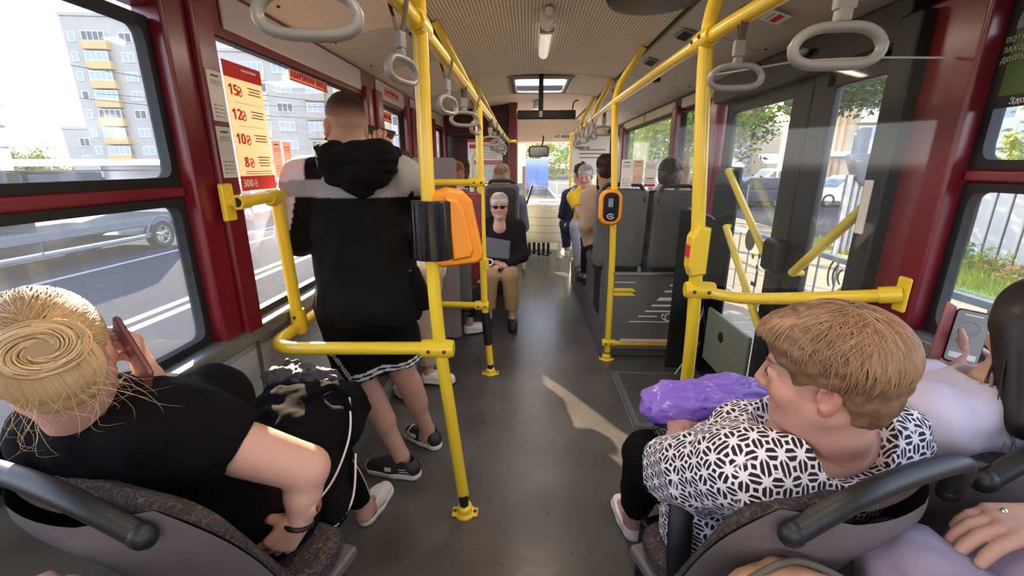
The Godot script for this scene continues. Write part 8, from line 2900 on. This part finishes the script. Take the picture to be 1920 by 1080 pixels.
	q.box(Vector3(0, -0.055, 0.006), Vector3(0.056, 0.016, 0.0008), 0.0003)
	q.box(Vector3(0, 0.062, 0.006), Vector3(0.04, 0.004, 0.0008), 0.0003)
	part(scr, "screen_bar", q, M.white)
	q = MB.new()
	q.tube(smooth([Vector3(-0.02, 0.035, 0.006), Vector3(0.0, 0.045, 0.006), Vector3(0.02, 0.03, 0.006), Vector3(0.01, 0.01, 0.006), Vector3(-0.015, 0.0, 0.006), Vector3(-0.02, -0.02, 0.006)], 4), 0.0015, 5)
	part(scr, "screen_lines", q, M.grip)
	q = MB.new()
	q.prism(round_rect(0.078, 0.16, 0.008, 4), 0.004, Vector3(-0.058, 0, 0.034), Basis(Vector3.UP, 1.05), 0.0015)
	part(ph, "flap", q, mat(rgb(120, 40, 40), 0.5), "dark red leather flap")

func lap_person() -> void:
	# the passenger on the right, of whom only hand and lap show
	var root := thing("person", "passenger in lilac trousers at the lower right, only lap and ringed hand visible", "person", Vector3(0.85, 0, -0.4))
	var J := {"pel": Vector3(0.9, 0.7, -0.02), "neck": Vector3(0.92, 1.2, 0.22), "sl": Vector3(0.78, 1.12, 0.2), "sr": Vector3(1.08, 1.12, 0.16), "el": Vector3(0.72, 0.94, 0.0), "wl": Vector3(0.78, 0.86, -0.3), "er": Vector3(1.12, 0.95, -0.3), "wr": Vector3(0.94, 0.905, -0.655),
		"hl": Vector3(0.8, 0.72, -0.1), "hr": Vector3(0.98, 0.72, -0.12), "kl": Vector3(0.725, 0.77, -0.655), "kr": Vector3(0.91, 0.79, -0.665), "al": Vector3(0.7, 0.33, -0.45), "ar": Vector3(0.88, 0.33, -0.45), "tl": Vector3(0.7, 0.26, -0.58), "tr": Vector3(0.88, 0.26, -0.58)}
	var sk := Color(0.46, 0.26, 0.2)
	var mb := MB.new()
	mb.xf = Transform3D(Basis.IDENTITY, -root.position)
	mb.col = sk
	var f := field(J.values(), 0.2, 0.014)
	torso(f, J, -0.015, 1.0)
	arm(f, J.sl, J.el, J.wl); arm(f, J.sr, J.er, J.wr, 1.1)
	leg(f, J.hl, J.kl, J.al, J.tl); leg(f, J.hr, J.kr, J.ar, J.tr)
	f.mesh(mb)
	head_field(Vector3(0.92, 1.36, 0.2), head_basis(Vector3(0, -0.1, -1)), 1.0, J.neck, 0.012).mesh(mb)
	mb.col = Color(0.50, 0.285, 0.215)
	hand(mb, J.wr, Vector3(-0.95, -0.12, 0.0), Vector3(-0.1, -1, 0.05), 1.0, [0.3, 0.3, 0.32, 0.35], 1.12, 0.0034, 0.3)
	hand(mb, J.wl, Vector3(0.6, -0.05, -0.6), Vector3(0.1, -1, 0.1), -1.0, [0.3, 0.3, 0.32, 0.35], 1.0, 0.005, 0.3)
	part(root, "body", mb, M.skin)
	var q := MB.new()
	q.xf = Transform3D(Basis.IDENTITY, -root.position)
	q.ball(Vector3(0.858, 0.914, -0.668), Vector3(0.006, 0.005, 0.006), 6, 10)
	part(root, "ring", q, M.chrome)
	f = field([J.pel, J.hl, J.hr, J.kl, J.kr, J.al, J.ar], 0.17, 0.011)
	f.ell(J.pel, Vector3(0.19, 0.13, 0.16), 0.0)
	tubefield(f, [J.hl, J.kl, J.al], [0.105, 0.09, 0.075], 0.05)
	tubefield(f, [J.hr, J.kr, J.ar], [0.105, 0.09, 0.075], 0.05)
	f.ripple(folds(41, 10.0), 0.009)
	garment(root, "trousers", f, M.cloth_lilac)
	f = field([J.pel, J.neck, J.sl, J.sr, J.el], 0.2, 0.014)
	torso(f, J, 0.015, 1.05)
	tubefield(f, [J.sl, J.el], [0.08, 0.07], 0.05)
	tubefield(f, [J.sr, J.er], [0.08, 0.07], 0.05)
	garment(root, "top", f, M.cloth_grey)
	# tan bag beside the knee
	var bag := thing("handbag", "tan leather handbag with a zip at the bottom edge beside the lilac trousers", "bag", Vector3(0.47, 0.75, -0.60))
	f = SDF.new(Vector3(-0.2, -0.2, -0.15), Vector3(0.2, 0.16, 0.15), 0.007)
	f.ell(Vector3(0, -0.03, 0), Vector3(0.13, 0.12, 0.075), 0.0)
	f.ripple(folds(42, 14.0), 0.008)
	q = MB.new()
	f.mesh(q)
	part(bag, "body", q, mat(rgb(176, 134, 104), 0.45))
	q = MB.new()
	q.tube(smooth([Vector3(-0.08, 0.065, 0.0), Vector3(0.0, 0.1, -0.01), Vector3(0.1, 0.06, 0.0), Vector3(0.14, 0.0, 0.0)], 5), 0.006, 6)
	part(bag, "edge_piping", q, M.strap)
	q = MB.new()
	var loop: Array = []
	for i in 17:
		var a := TAU * i / 16.0
		loop.append(Vector3(0.15 + cos(a) * 0.022, 0.085, 0.02 + sin(a) * 0.007))
	q.tube(loop, 0.002, 5, false)
	q.tube([Vector3(0.1, 0.085, 0.02), Vector3(0.13, 0.085, 0.02)], 0.0025, 5)
	part(bag, "zip_pull", q, M.chrome)
	# second passenger behind the left seat: only a hand shows
	root = thing("person", "passenger behind the blonde woman's seat, only pinkish knuckles visible", "person", Vector3(-0.85, 0, -0.3))
	J = {"pel": Vector3(-0.85, 0.68, 0.05), "neck": Vector3(-0.88, 1.2, 0.32), "sl": Vector3(-1.0, 1.1, 0.3), "sr": Vector3(-0.72, 1.1, 0.3), "el": Vector3(-1.0, 0.9, 0.05), "wl": Vector3(-0.98, 0.8, -0.3), "er": Vector3(-0.68, 0.88, 0.0), "wr": Vector3(-0.74, 0.825, -0.40),
		"hl": Vector3(-0.94, 0.7, 0.0), "hr": Vector3(-0.76, 0.7, 0.0), "kl": Vector3(-0.95, 0.7, -0.38), "kr": Vector3(-0.75, 0.7, -0.38), "al": Vector3(-0.95, 0.33, -0.36), "ar": Vector3(-0.75, 0.33, -0.36), "tl": Vector3(-0.95, 0.26, -0.5), "tr": Vector3(-0.75, 0.26, -0.5)}
	mb = MB.new()
	mb.xf = Transform3D(Basis.IDENTITY, -root.position)
	mb.col = Color(0.5, 0.27, 0.23)
	f = field(J.values(), 0.2, 0.014)
	torso(f, J, -0.015, 0.95)
	arm(f, J.sl, J.el, J.wl); arm(f, J.sr, J.er, J.wr)
	leg(f, J.hl, J.kl, J.al, J.tl); leg(f, J.hr, J.kr, J.ar, J.tr)
	f.mesh(mb)
	head_field(Vector3(-0.88, 1.36, 0.3), head_basis(Vector3(0, -0.1, -1)), 1.0, J.neck, 0.012).mesh(mb)
	hand(mb, Vector3(-0.785, 0.795, -0.525), Vector3(-0.95, 0.02, -0.25), Vector3(0.0, -1, 0.1), 1.0, [0.6, 0.65, 0.7, 0.7], 1.0, 0.004, 0.4)
	f = field([J.wr, Vector3(-0.775, 0.815, -0.535)], 0.06, 0.008)
	f.cap(J.wr, Vector3(-0.775, 0.815, -0.535), 0.028, 0.026)
	f.mesh(mb)
	part(root, "body", mb, M.skin)
	f = field([J.pel, J.neck, J.sl, J.sr, J.el, J.wr, J.wl], 0.2, 0.014)
	torso(f, J, 0.015, 1.0)
	tubefield(f, [J.sl, J.el, J.wl], [0.08, 0.07, 0.05], 0.05)
	tubefield(f, [J.sr, J.er, J.wr], [0.08, 0.07, 0.05], 0.05)
	garment(root, "jumper", f, M.cloth_dark)
	f = field([J.pel, J.hl, J.hr, J.kl, J.kr, J.al, J.ar], 0.17, 0.014)
	f.ell(J.pel, Vector3(0.19, 0.13, 0.16), 0.0)
	tubefield(f, [J.hl, J.kl, J.al], [0.1, 0.085, 0.07], 0.05)
	tubefield(f, [J.hr, J.kr, J.ar], [0.1, 0.085, 0.07], 0.05)
	garment(root, "trousers", f, M.cloth_dark)
# default sitting joints: hip point, yaw of the way the person faces (0 is -z), foot height, torso height
func sitting(hip: Vector3, yaw: float, foot_y: float, tall := 0.48, w := 0.17) -> Dictionary:
	var F := Vector3(-sin(yaw), 0, -cos(yaw))
	var R := F.cross(Vector3.UP)
	var n := hip + Vector3(0, tall, 0) - F * 0.04
	var J := {"pel": hip, "neck": n, "sl": n - R * w - Vector3(0, 0.085, 0), "sr": n + R * w - Vector3(0, 0.085, 0)}
	J.el = J.sl + Vector3(0, -0.27, 0) + F * 0.07 - R * 0.05
	J.er = J.sr + Vector3(0, -0.27, 0) + F * 0.07 + R * 0.05
	J.wl = hip + F * 0.27 - R * 0.05 + Vector3(0, 0.09, 0)
	J.wr = hip + F * 0.27 + R * 0.05 + Vector3(0, 0.09, 0)
	J.hl = hip - R * 0.09 - Vector3(0, 0.02, 0)
	J.hr = hip + R * 0.09 - Vector3(0, 0.02, 0)
	J.kl = hip + F * 0.42 - R * 0.09
	J.kr = hip + F * 0.42 + R * 0.09
	J.al = Vector3(J.kl.x, foot_y + 0.09, J.kl.z) + F * 0.02
	J.ar = Vector3(J.kr.x, foot_y + 0.09, J.kr.z) + F * 0.02
	J.tl = J.al + F * 0.14 - Vector3(0, 0.055, 0)
	J.tr = J.ar + F * 0.14 - Vector3(0, 0.055, 0)
	return J

# hair kinds: "short", "bob", "long", "bun"
func rider(label: String, J: Dictionary, C: Vector3, face: Vector3, s: float, sk: Color, hair: String, hc: Color, top: Material, sleeve: float, bottom: Material, trouser_to: float, shoes: Material, hcell := 0.009, called_top := "top") -> Node3D:
	var root := thing("person", label, "person", Vector3(J.pel.x, 0, J.pel.z))
	var B := head_basis(face)
	var mb := MB.new()
	mb.xf = Transform3D(Basis.IDENTITY, -root.position)
	mb.col = sk
	var f := field(J.values(), 0.18, 0.024)
	torso(f, J, -0.012, 0.95)
	arm(f, J.sl, J.el, J.wl); arm(f, J.sr, J.er, J.wr)
	leg(f, J.hl, J.kl, J.al, J.tl, 1.0); leg(f, J.hr, J.kr, J.ar, J.tr, 1.0)
	f.mesh(mb)
	head_field(C, B, s, J.neck, hcell).mesh(mb, skin_paint(C, B, s, sk, Color(sk.r * 0.85, sk.g * 0.55, sk.b * 0.6)))
	mb.col = Color(sk.r * 0.98, sk.g * 0.92, sk.b * 0.9)
	var tb := torso_basis(J)
	for side in [-1.0, 1.0]:
		var w: Vector3 = J.wl if side < 0 else J.wr
		var e: Vector3 = J.el if side < 0 else J.er
		hand(mb, w, (w - e).normalized() + Vector3(0, -0.1, 0) - tb.x * side * 0.4, Vector3(0, -1, 0), side, [0.5, 0.55, 0.6, 0.6], 0.95, 0.007, 0.4)
	part(root, "body", mb, M.skin)
	if hcell < 0.008:
		eyes(root, C, B, s, Color(0.12, 0.12, 0.12), mat(rgb(120, 110, 100), 0.7))
	var mh := MB.new()
	mh.xf = Transform3D(Basis.IDENTITY, -root.position)
	f = field([C, C + Vector3(0, -0.28, 0)] if hair == "long" else [C], 0.17, hcell)
	f.ell(C + B * Vector3(0, 0.042, -0.02) * s, Vector3(0.083, 0.092, 0.105) * s, 0.0, B)
	if hair == "bob" or hair == "long":
		f.ell(C + B * Vector3(0, -0.01, -0.045) * s, Vector3(0.09, 0.095, 0.075) * s, 0.03, B)
	else:
		f.ell(C + B * Vector3(0, -0.02, -0.05) * s, Vector3(0.07, 0.065, 0.056) * s, 0.03, B)
	if hair == "long":
		f.cap(C + B * Vector3(-0.03, -0.02, -0.06) * s, C + B * Vector3(-0.035, -0.22, -0.075) * s, 0.062, 0.05, 0.03)
		f.cap(C + B * Vector3(0.03, -0.02, -0.06) * s, C + B * Vector3(0.035, -0.22, -0.075) * s, 0.062, 0.05, 0.03)
	if hair == "bun":
		f.ell(C + B * Vector3(0, 0.13, -0.06) * s, Vector3(0.036, 0.034, 0.036) * s, 0.008, B)
	f.carve(C + B * Vector3(0, 0.0, 0.115) * s, C + B * Vector3(0, -0.1, 0.1) * s, 0.066 * s, 0.08 * s, 0.006)
	if hair == "short" or hair == "bun":
		f.carve(C + B * Vector3(-0.1, -0.05, 0.03) * s, C + B * Vector3(0.1, -0.05, 0.03) * s, 0.06 * s, 0.06 * s, 0.006)
	f.ripple(folds(int(C.x * 100.0), 30.0), 0.005)
	f.mesh(mh, func(p: Vector3) -> Color: return Color(hc.r * 0.8, hc.g * 0.78, hc.b * 0.75))
	var r := RandomNumberGenerator.new()
	r.seed = 77
	comb(mh, C, B, Vector3(0.082, 0.091, 0.104), Vector3(0, 0.042, -0.02), s, 170, func(q: RandomNumberGenerator) -> Array:
		var az := q.randf_range(-PI, PI)
		var fr := Vector3(sin(az) * 0.4, 0.9, cos(az) * 0.4 - 0.2)
		var to := Vector3(sin(az), 0.42 if cos(az) > 0.3 else -0.3, cos(az))
		return [fr, to, 0.002, 0.006], r, hc, 0.3, 0.004)
	if hair == "long":
		for i in 60:
			var x := r.randf_range(-0.085, 0.085)
			var p0 := C + B * Vector3(x, 0.03, -0.08 + absf(x) * 0.4) * s
			strand(mh, [p0, p0 + B * Vector3(x * 0.3, -0.1, -0.03), p0 + B * Vector3(x * 0.3 + r.randfn() * 0.01, -0.25 + r.randfn() * 0.02, -0.03)], 0.006, Color(hc.r * r.randf_range(0.8, 1.2), hc.g * r.randf_range(0.8, 1.2), hc.b))
	part(root, "hair", mh, M.hair)
	f = field([J.pel - Vector3(0.17, 0.1, 0.17), J.neck + Vector3(0.17, 0.02, 0.17), J.sl, J.sr, J.el, J.er, J.wl, J.wr], 0.1, 0.017)
	torso(f, J, 0.014, 1.0)
	for side in [[J.sl, J.el, J.wl], [J.sr, J.er, J.wr]]:
		if sleeve > 0.6:
			tubefield(f, side, [0.078, 0.066, 0.046], 0.05)
		else:
			tubefield(f, [side[0], side[0].lerp(side[1], sleeve + 0.15)], [0.076, 0.07], 0.05)
	f.carve(J.neck + Vector3(0, 0.03, 0) - tb.z * 0.02, J.neck + Vector3(0, 0.1, 0) - tb.z * 0.02, 0.062, 0.075, 0.005)
	f.ripple(folds(int(C.z * 50.0), 9.0), 0.007)
	garment(root, called_top, f, top)
	f = field([J.pel, J.hl, J.hr, J.kl, J.kr, J.al, J.ar], 0.16, 0.018)
	f.ell(J.pel, Vector3(0.18, 0.12, 0.14), 0.0)
	tubefield(f, [J.hl, J.kl, J.kl.lerp(J.al, trouser_to)], [0.1, 0.078, 0.066], 0.05)
	tubefield(f, [J.hr, J.kr, J.kr.lerp(J.ar, trouser_to)], [0.1, 0.078, 0.066], 0.05)
	f.ripple(folds(int(C.z * 70.0), 10.0), 0.006)
	garment(root, "trousers", f, bottom)
	for side in [[J.al, J.tl], [J.ar, J.tr]]:
		var d: Vector3 = side[1] - side[0]
		d.y = 0
		d = d.normalized()
		var fy: float = side[0].y - 0.09
		var a: Vector3 = side[0] - d * 0.05
		var o := shoe(root, Vector3(a.x, 0, a.z), Vector3(a.x, 0, a.z) + d * 0.25, shoes, M.sole_white if shoes == M.shoe_white else M.black, 0.075, 0.011)
		o.position.y = fy
	return root

func far_people() -> void:
	# lady in sunglasses, facing us
	var J := sitting(Vector3(-0.275, 0.5, -4.3), PI, 0.0, 0.49, 0.17)
	J.kl = Vector3(-0.165, 0.51, -3.92); J.kr = Vector3(-0.345, 0.51, -3.93)
	J.al = Vector3(-0.14, 0.1, -3.93); J.ar = Vector3(-0.375, 0.1, -3.95); J.tl = Vector3(-0.13, 0.035, -3.79); J.tr = Vector3(-0.385, 0.035, -3.81)
	J.wl = Vector3(-0.235, 0.6, -4.0); J.wr = Vector3(-0.3, 0.62, -4.02)
	var C := Vector3(-0.28, 1.125, -4.24)
	var face := Vector3(0.05, -0.02, 1)
	var lady := rider("lady in dark sunglasses with short white hair, black cardigan and tan trousers", J, C, face, 1.0, Color(0.6, 0.32, 0.27), "short", Color(0.72, 0.66, 0.55), M.cloth_dark, 1.0, M.cloth_tan, 0.8, M.shoe_black, 0.0055, "cardigan")
	var B := head_basis(face)
	var q := MB.new()
	q.xf = Transform3D(B, C - lady.position)
	for k in [-1.0, 1.0]:
		q.prism([Vector2(k * 0.006, 0.014), Vector2(k * 0.055, 0.018), Vector2(k * 0.062, 0.008), Vector2(k * 0.05, -0.012), Vector2(k * 0.02, -0.014)], 0.004, Vector3(0, 0.002, 0.103), Basis(Vector3.UP, k * 0.18), 0.001)
		q.tube([Vector3(k * 0.06, 0.012, 0.1), Vector3(k * 0.082, 0.008, 0.0)], 0.0025, 5)
	q.tube([Vector3(-0.012, 0.012, 0.106), Vector3(0.012, 0.012, 0.106)], 0.0025, 5)
	part(lady, "sunglasses", q, M.black_gloss)
	q = MB.new()
	q.xf = Transform3D(Basis.IDENTITY, -lady.position)
	# black inner top with its round neck
	var f := field([Vector3(-0.4, 0.6, -4.3), Vector3(-0.15, 0.98, -4.1)], 0.05, 0.012)
	f.ell(Vector3(-0.275, 0.72, -4.21), Vector3(0.115, 0.2, 0.125), 0.0)
	f.ell(Vector3(-0.275, 0.82, -4.2), Vector3(0.12, 0.1, 0.105), 0.03)
	f.clip(Vector3(0, 0.885, 0), Vector3(0, 1, -0.4).normalized())
	garment(lady, "vest", f, M.cloth_black)
	var chest := field([Vector3(-0.36, 0.85, -4.3), Vector3(-0.19, 1.02, -4.12)], 0.05, 0.01)
	chest.ell(Vector3(-0.278, 0.91, -4.255), Vector3(0.07, 0.07, 0.066), 0.0)
	chest.cap(Vector3(-0.278, 0.96, -4.25), Vector3(-0.28, 1.04, -4.25), 0.055, 0.052, 0.03)
	var mbn := MB.new()
	mbn.xf = Transform3D(Basis.IDENTITY, -lady.position)
	mbn.col = Color(0.6, 0.32, 0.27)
	chest.mesh(mbn)
	part(lady, "neckline", mbn, M.skin)
	var bag := thing("handbag", "small dark grey handbag with a ring clasp on the lap of the lady in sunglasses", "bag", Vector3(-0.285, 0.66, -4.04))
	q = MB.new()
	q.prism([Vector2(-0.13, 0.0), Vector2(0.11, -0.02), Vector2(0.12, 0.16), Vector2(-0.11, 0.2)], 0.07, Vector3.ZERO, Basis(Vector3.RIGHT, -0.35), 0.015)
	part(bag, "body", q, M.cloth_grey)
	q = MB.new()
	var ring: Array = []
	for i in 17:
		ring.append(Vector3(-0.07 + cos(TAU * i / 16.0) * 0.028, -0.03 + sin(TAU * i / 16.0) * 0.028, 0.06))
	q.tube(ring, 0.008, 6, false)
	part(bag, "clasp", q, M.white)
	# passenger hidden behind the ticket machine
	J = sitting(Vector3(-0.575, 0.5, -3.3), 0.0, 0.0, 0.47, 0.155)
	J.wl = Vector3(-0.6, 0.6, -3.5); J.wr = Vector3(-0.52, 0.6, -3.5)
	J.el = Vector3(-0.72, 0.7, -3.28); J.er = Vector3(-0.42, 0.7, -3.28)
	J.kl = Vector3(-0.66, 0.5, -3.68); J.kr = Vector3(-0.53, 0.5, -3.7)
	J.al = Vector3(-0.68, 0.1, -3.66); J.ar = Vector3(-0.53, 0.1, -3.74); J.tl = Vector3(-0.67, 0.035, -3.8); J.tr = Vector3(-0.41, 0.035, -3.79)
	rider("passenger in dark clothes and white trainers, mostly hidden behind the ticket machine", J, Vector3(-0.59, 1.085, -3.26), Vector3(0, -0.1, -1), 1.0, Color(0.55, 0.31, 0.23), "short", Color(0.05, 0.035, 0.025), M.cloth_red, 1.0, M.cloth_dark, 0.8, M.shoe_white, 0.012, "jacket")
	bag = thing("white_bag", "flat white bag on the lap of the passenger behind the ticket machine", "bag", Vector3(-0.5, 0.6, -3.47))
	q = MB.new()
	q.prism([Vector2(-0.16, -0.03), Vector2(0.12, -0.02), Vector2(0.16, 0.02), Vector2(0.12, 0.07), Vector2(-0.16, 0.05)], 0.12, Vector3.ZERO, Basis(Vector3.RIGHT, 0.2), 0.02, true)
	part(bag, "body", q, M.shoe_white)
	q = MB.new()
	q.box(Vector3(0.0, 0.045, 0.065), Vector3(0.2, 0.012, 0.004), 0.001)
	part(bag, "printed_line", q, M.dark_print)
	# heads beyond, facing forwards
	J = sitting(Vector3(-0.74, 0.74, -4.8), 0.0, 0.28, 0.5)
	rider("ginger-haired passenger by the left window, back of the head lit by the sun", J, Vector3(-0.775, 1.42, -4.8), Vector3(0.1, 0, -1), 1.0, Color(0.6, 0.34, 0.25), "bob", Color(0.4, 0.16, 0.06), M.cloth_cream, 1.0, M.cloth_dark, 0.9, M.shoe_black, 0.011)
	J = sitting(Vector3(-0.74, 0.74, -5.3), 0.0, 0.28, 0.5)
	rider("dark-haired passenger in front of the ginger-haired one", J, Vector3(-0.745, 1.4, -5.3), Vector3(0.6, 0, -0.8), 1.0, Color(0.5, 0.29, 0.21), "short", Color(0.04, 0.025, 0.02), M.cloth_dark, 1.0, M.cloth_dark, 0.9, M.shoe_black, 0.011)
	J = sitting(Vector3(-0.27, 0.72, -4.85), 0.0, 0.2, 0.48)
	rider("passenger with long light brown hair near the driver's red post", J, Vector3(-0.28, 1.39, -4.85), Vector3(0.25, 0, -1), 1.0, Color(0.6, 0.34, 0.25), "long", Color(0.34, 0.22, 0.12), M.cloth_grey, 1.0, M.cloth_red, 0.9, M.shoe_black, 0.009, "cardigan")
	# right block
	J = sitting(Vector3(0.69, 0.72, -5.95), 0.0, 0.28, 0.5)
	J.sl = Vector3(0.53, 1.12, -5.92)
	J.kl = Vector3(0.52, 0.72, -6.1); J.al = Vector3(0.55, 0.36, -6.05); J.tl = Vector3(0.52, 0.31, -6.2)
	var navy := rider("passenger with dark top knot and navy white-striped jacket, beyond the man in yellow", J, Vector3(0.675, 1.4, -5.92), Vector3(-0.5, 0, -0.8), 1.0, Color(0.5, 0.29, 0.21), "bun", Color(0.03, 0.022, 0.02), M.cloth_navy, 1.0, M.cloth_navy, 0.9, M.shoe_white, 0.011, "jacket")
	q = MB.new()
	q.xf = Transform3D(Basis.IDENTITY, -navy.position)
	for k in 2:
		q.tube(smooth([Vector3(0.6 + k * 0.02, 1.225 + k * 0.01, -5.84), Vector3(0.56 + k * 0.02, 1.2, -5.83), Vector3(0.53 + k * 0.015, 1.13, -5.83)], 4), 0.005, 5)
	part(navy.get_node("jacket"), "stripe", q, M.white)
	J = sitting(Vector3(0.71, 0.8, -5.4), PI - 0.5, 0.28, 0.46, 0.17)
	J.sr = Vector3(0.545, 1.14, -5.32); J.er = Vector3(0.62, 0.94, -5.16); J.wr = Vector3(0.70, 1.2, -5.2)
	J.sl = Vector3(0.84, 1.14, -5.45); J.el = Vector3(0.86, 0.9, -5.3); J.wl = Vector3(0.72, 0.92, -5.1)
	J.kr = Vector3(0.56, 0.80, -4.98); J.kl = Vector3(0.74, 0.80, -5.02)
	J.ar = Vector3(0.6, 0.38, -4.75); J.al = Vector3(0.76, 0.38, -4.85); J.tr = Vector3(0.58, 0.31, -4.62); J.tl = Vector3(0.74, 0.31, -4.72)
	rider("grey-haired man in a yellow t-shirt and grey patterned trousers, a hand at his mouth", J, Vector3(0.672, 1.385, -5.3), Vector3(-0.25, -0.25, 0.95), 1.0, Color(0.58, 0.32, 0.24), "short", Color(0.5, 0.47, 0.43), M.cloth_yellow, 0.4, M.snake, 0.95, M.shoe_black, 0.0062, "t_shirt")
	J = sitting(Vector3(0.72, 0.78, -4.05), 0.0, 0.28, 0.56, 0.165)
	J.sl = Vector3(0.555, 1.235, -4.0); J.el = Vector3(0.53, 0.98, -3.98); J.wl = Vector3(0.58, 0.78, -4.05)
	J.sr = Vector3(0.83, 1.24, -4.05)
	J.neck = Vector3(0.69, 1.325, -3.98)
	var bm := rider("dark-haired passenger in a beige jacket with a black backpack strap, behind the validator", J, Vector3(0.685, 1.475, -3.97), Vector3(0.15, -0.05, -1), 1.0, Color(0.5, 0.29, 0.21), "short", Color(0.05, 0.025, 0.018), M.cloth_beige, 1.0, M.cloth_dark, 0.9, M.shoe_black, 0.009, "jacket")
	bag = thing("backpack", "black backpack on the shoulders of the beige jacket passenger", "bag", Vector3(0.7, 1.0, -3.84))
	q = MB.new()
	q.prism(round_rect(0.24, 0.36, 0.08, 6), 0.1, Vector3(0.02, 0.08, 0.0), Basis.IDENTITY, 0.04, true)
	part(bag, "body", q, M.cloth_black)
	q = MB.new()
	q.tube(smooth([Vector3(-0.09, 0.24, -0.02), Vector3(-0.09, 0.33, -0.08), Vector3(-0.1, 0.27, -0.22), Vector3(-0.1, 0.1, -0.24)], 5), 0.02, 8, true, 0.3)
	part(bag, "strap", q, M.cloth_black)
	J = sitting(Vector3(1.09, 0.78, -3.72), 0.0, 0.28, 0.5, 0.13)
	rider("dark-haired passenger in a black jacket behind the glass screen by the window", J, Vector3(1.165, 1.43, -3.72), Vector3(0.3, 0, -1), 1.05, Color(0.5, 0.29, 0.21), "bob", Color(0.06, 0.045, 0.03), M.cloth_black, 1.0, M.cloth_dark, 0.9, M.shoe_black, 0.009, "jacket")
	# standing passenger in cream, ahead of the man with his back to us
	J = {"pel": Vector3(-0.73, 0.88, -2.72), "neck": Vector3(-0.76, 1.35, -2.72), "sl": Vector3(-0.90, 1.27, -2.72), "sr": Vector3(-0.625, 1.27, -2.7), "el": Vector3(-0.95, 1.0, -2.72), "er": Vector3(-0.585, 1.0, -2.72), "wl": Vector3(-0.92, 0.85, -2.85), "wr": Vector3(-0.6, 0.8, -2.8),
		"hl": Vector3(-0.82, 0.84, -2.72), "hr": Vector3(-0.65, 0.84, -2.72), "kl": Vector3(-0.84, 0.47, -2.72), "kr": Vector3(-0.68, 0.47, -2.76), "al": Vector3(-0.87, 0.1, -2.62), "ar": Vector3(-0.70, 0.1, -2.78), "tl": Vector3(-0.8, 0.035, -2.56), "tr": Vector3(-0.6, 0.035, -2.78)}
	rider("person in a cream coat and light trousers hidden beyond the standing man, white trainers showing", J, Vector3(-0.78, 1.47, -2.72), Vector3(0.3, 0, -1), 0.98, Color(0.58, 0.33, 0.25), "short", Color(0.12, 0.08, 0.05), M.cloth_cream, 1.0, M.cloth_beige, 0.85, M.shoe_white, 0.011, "coat")
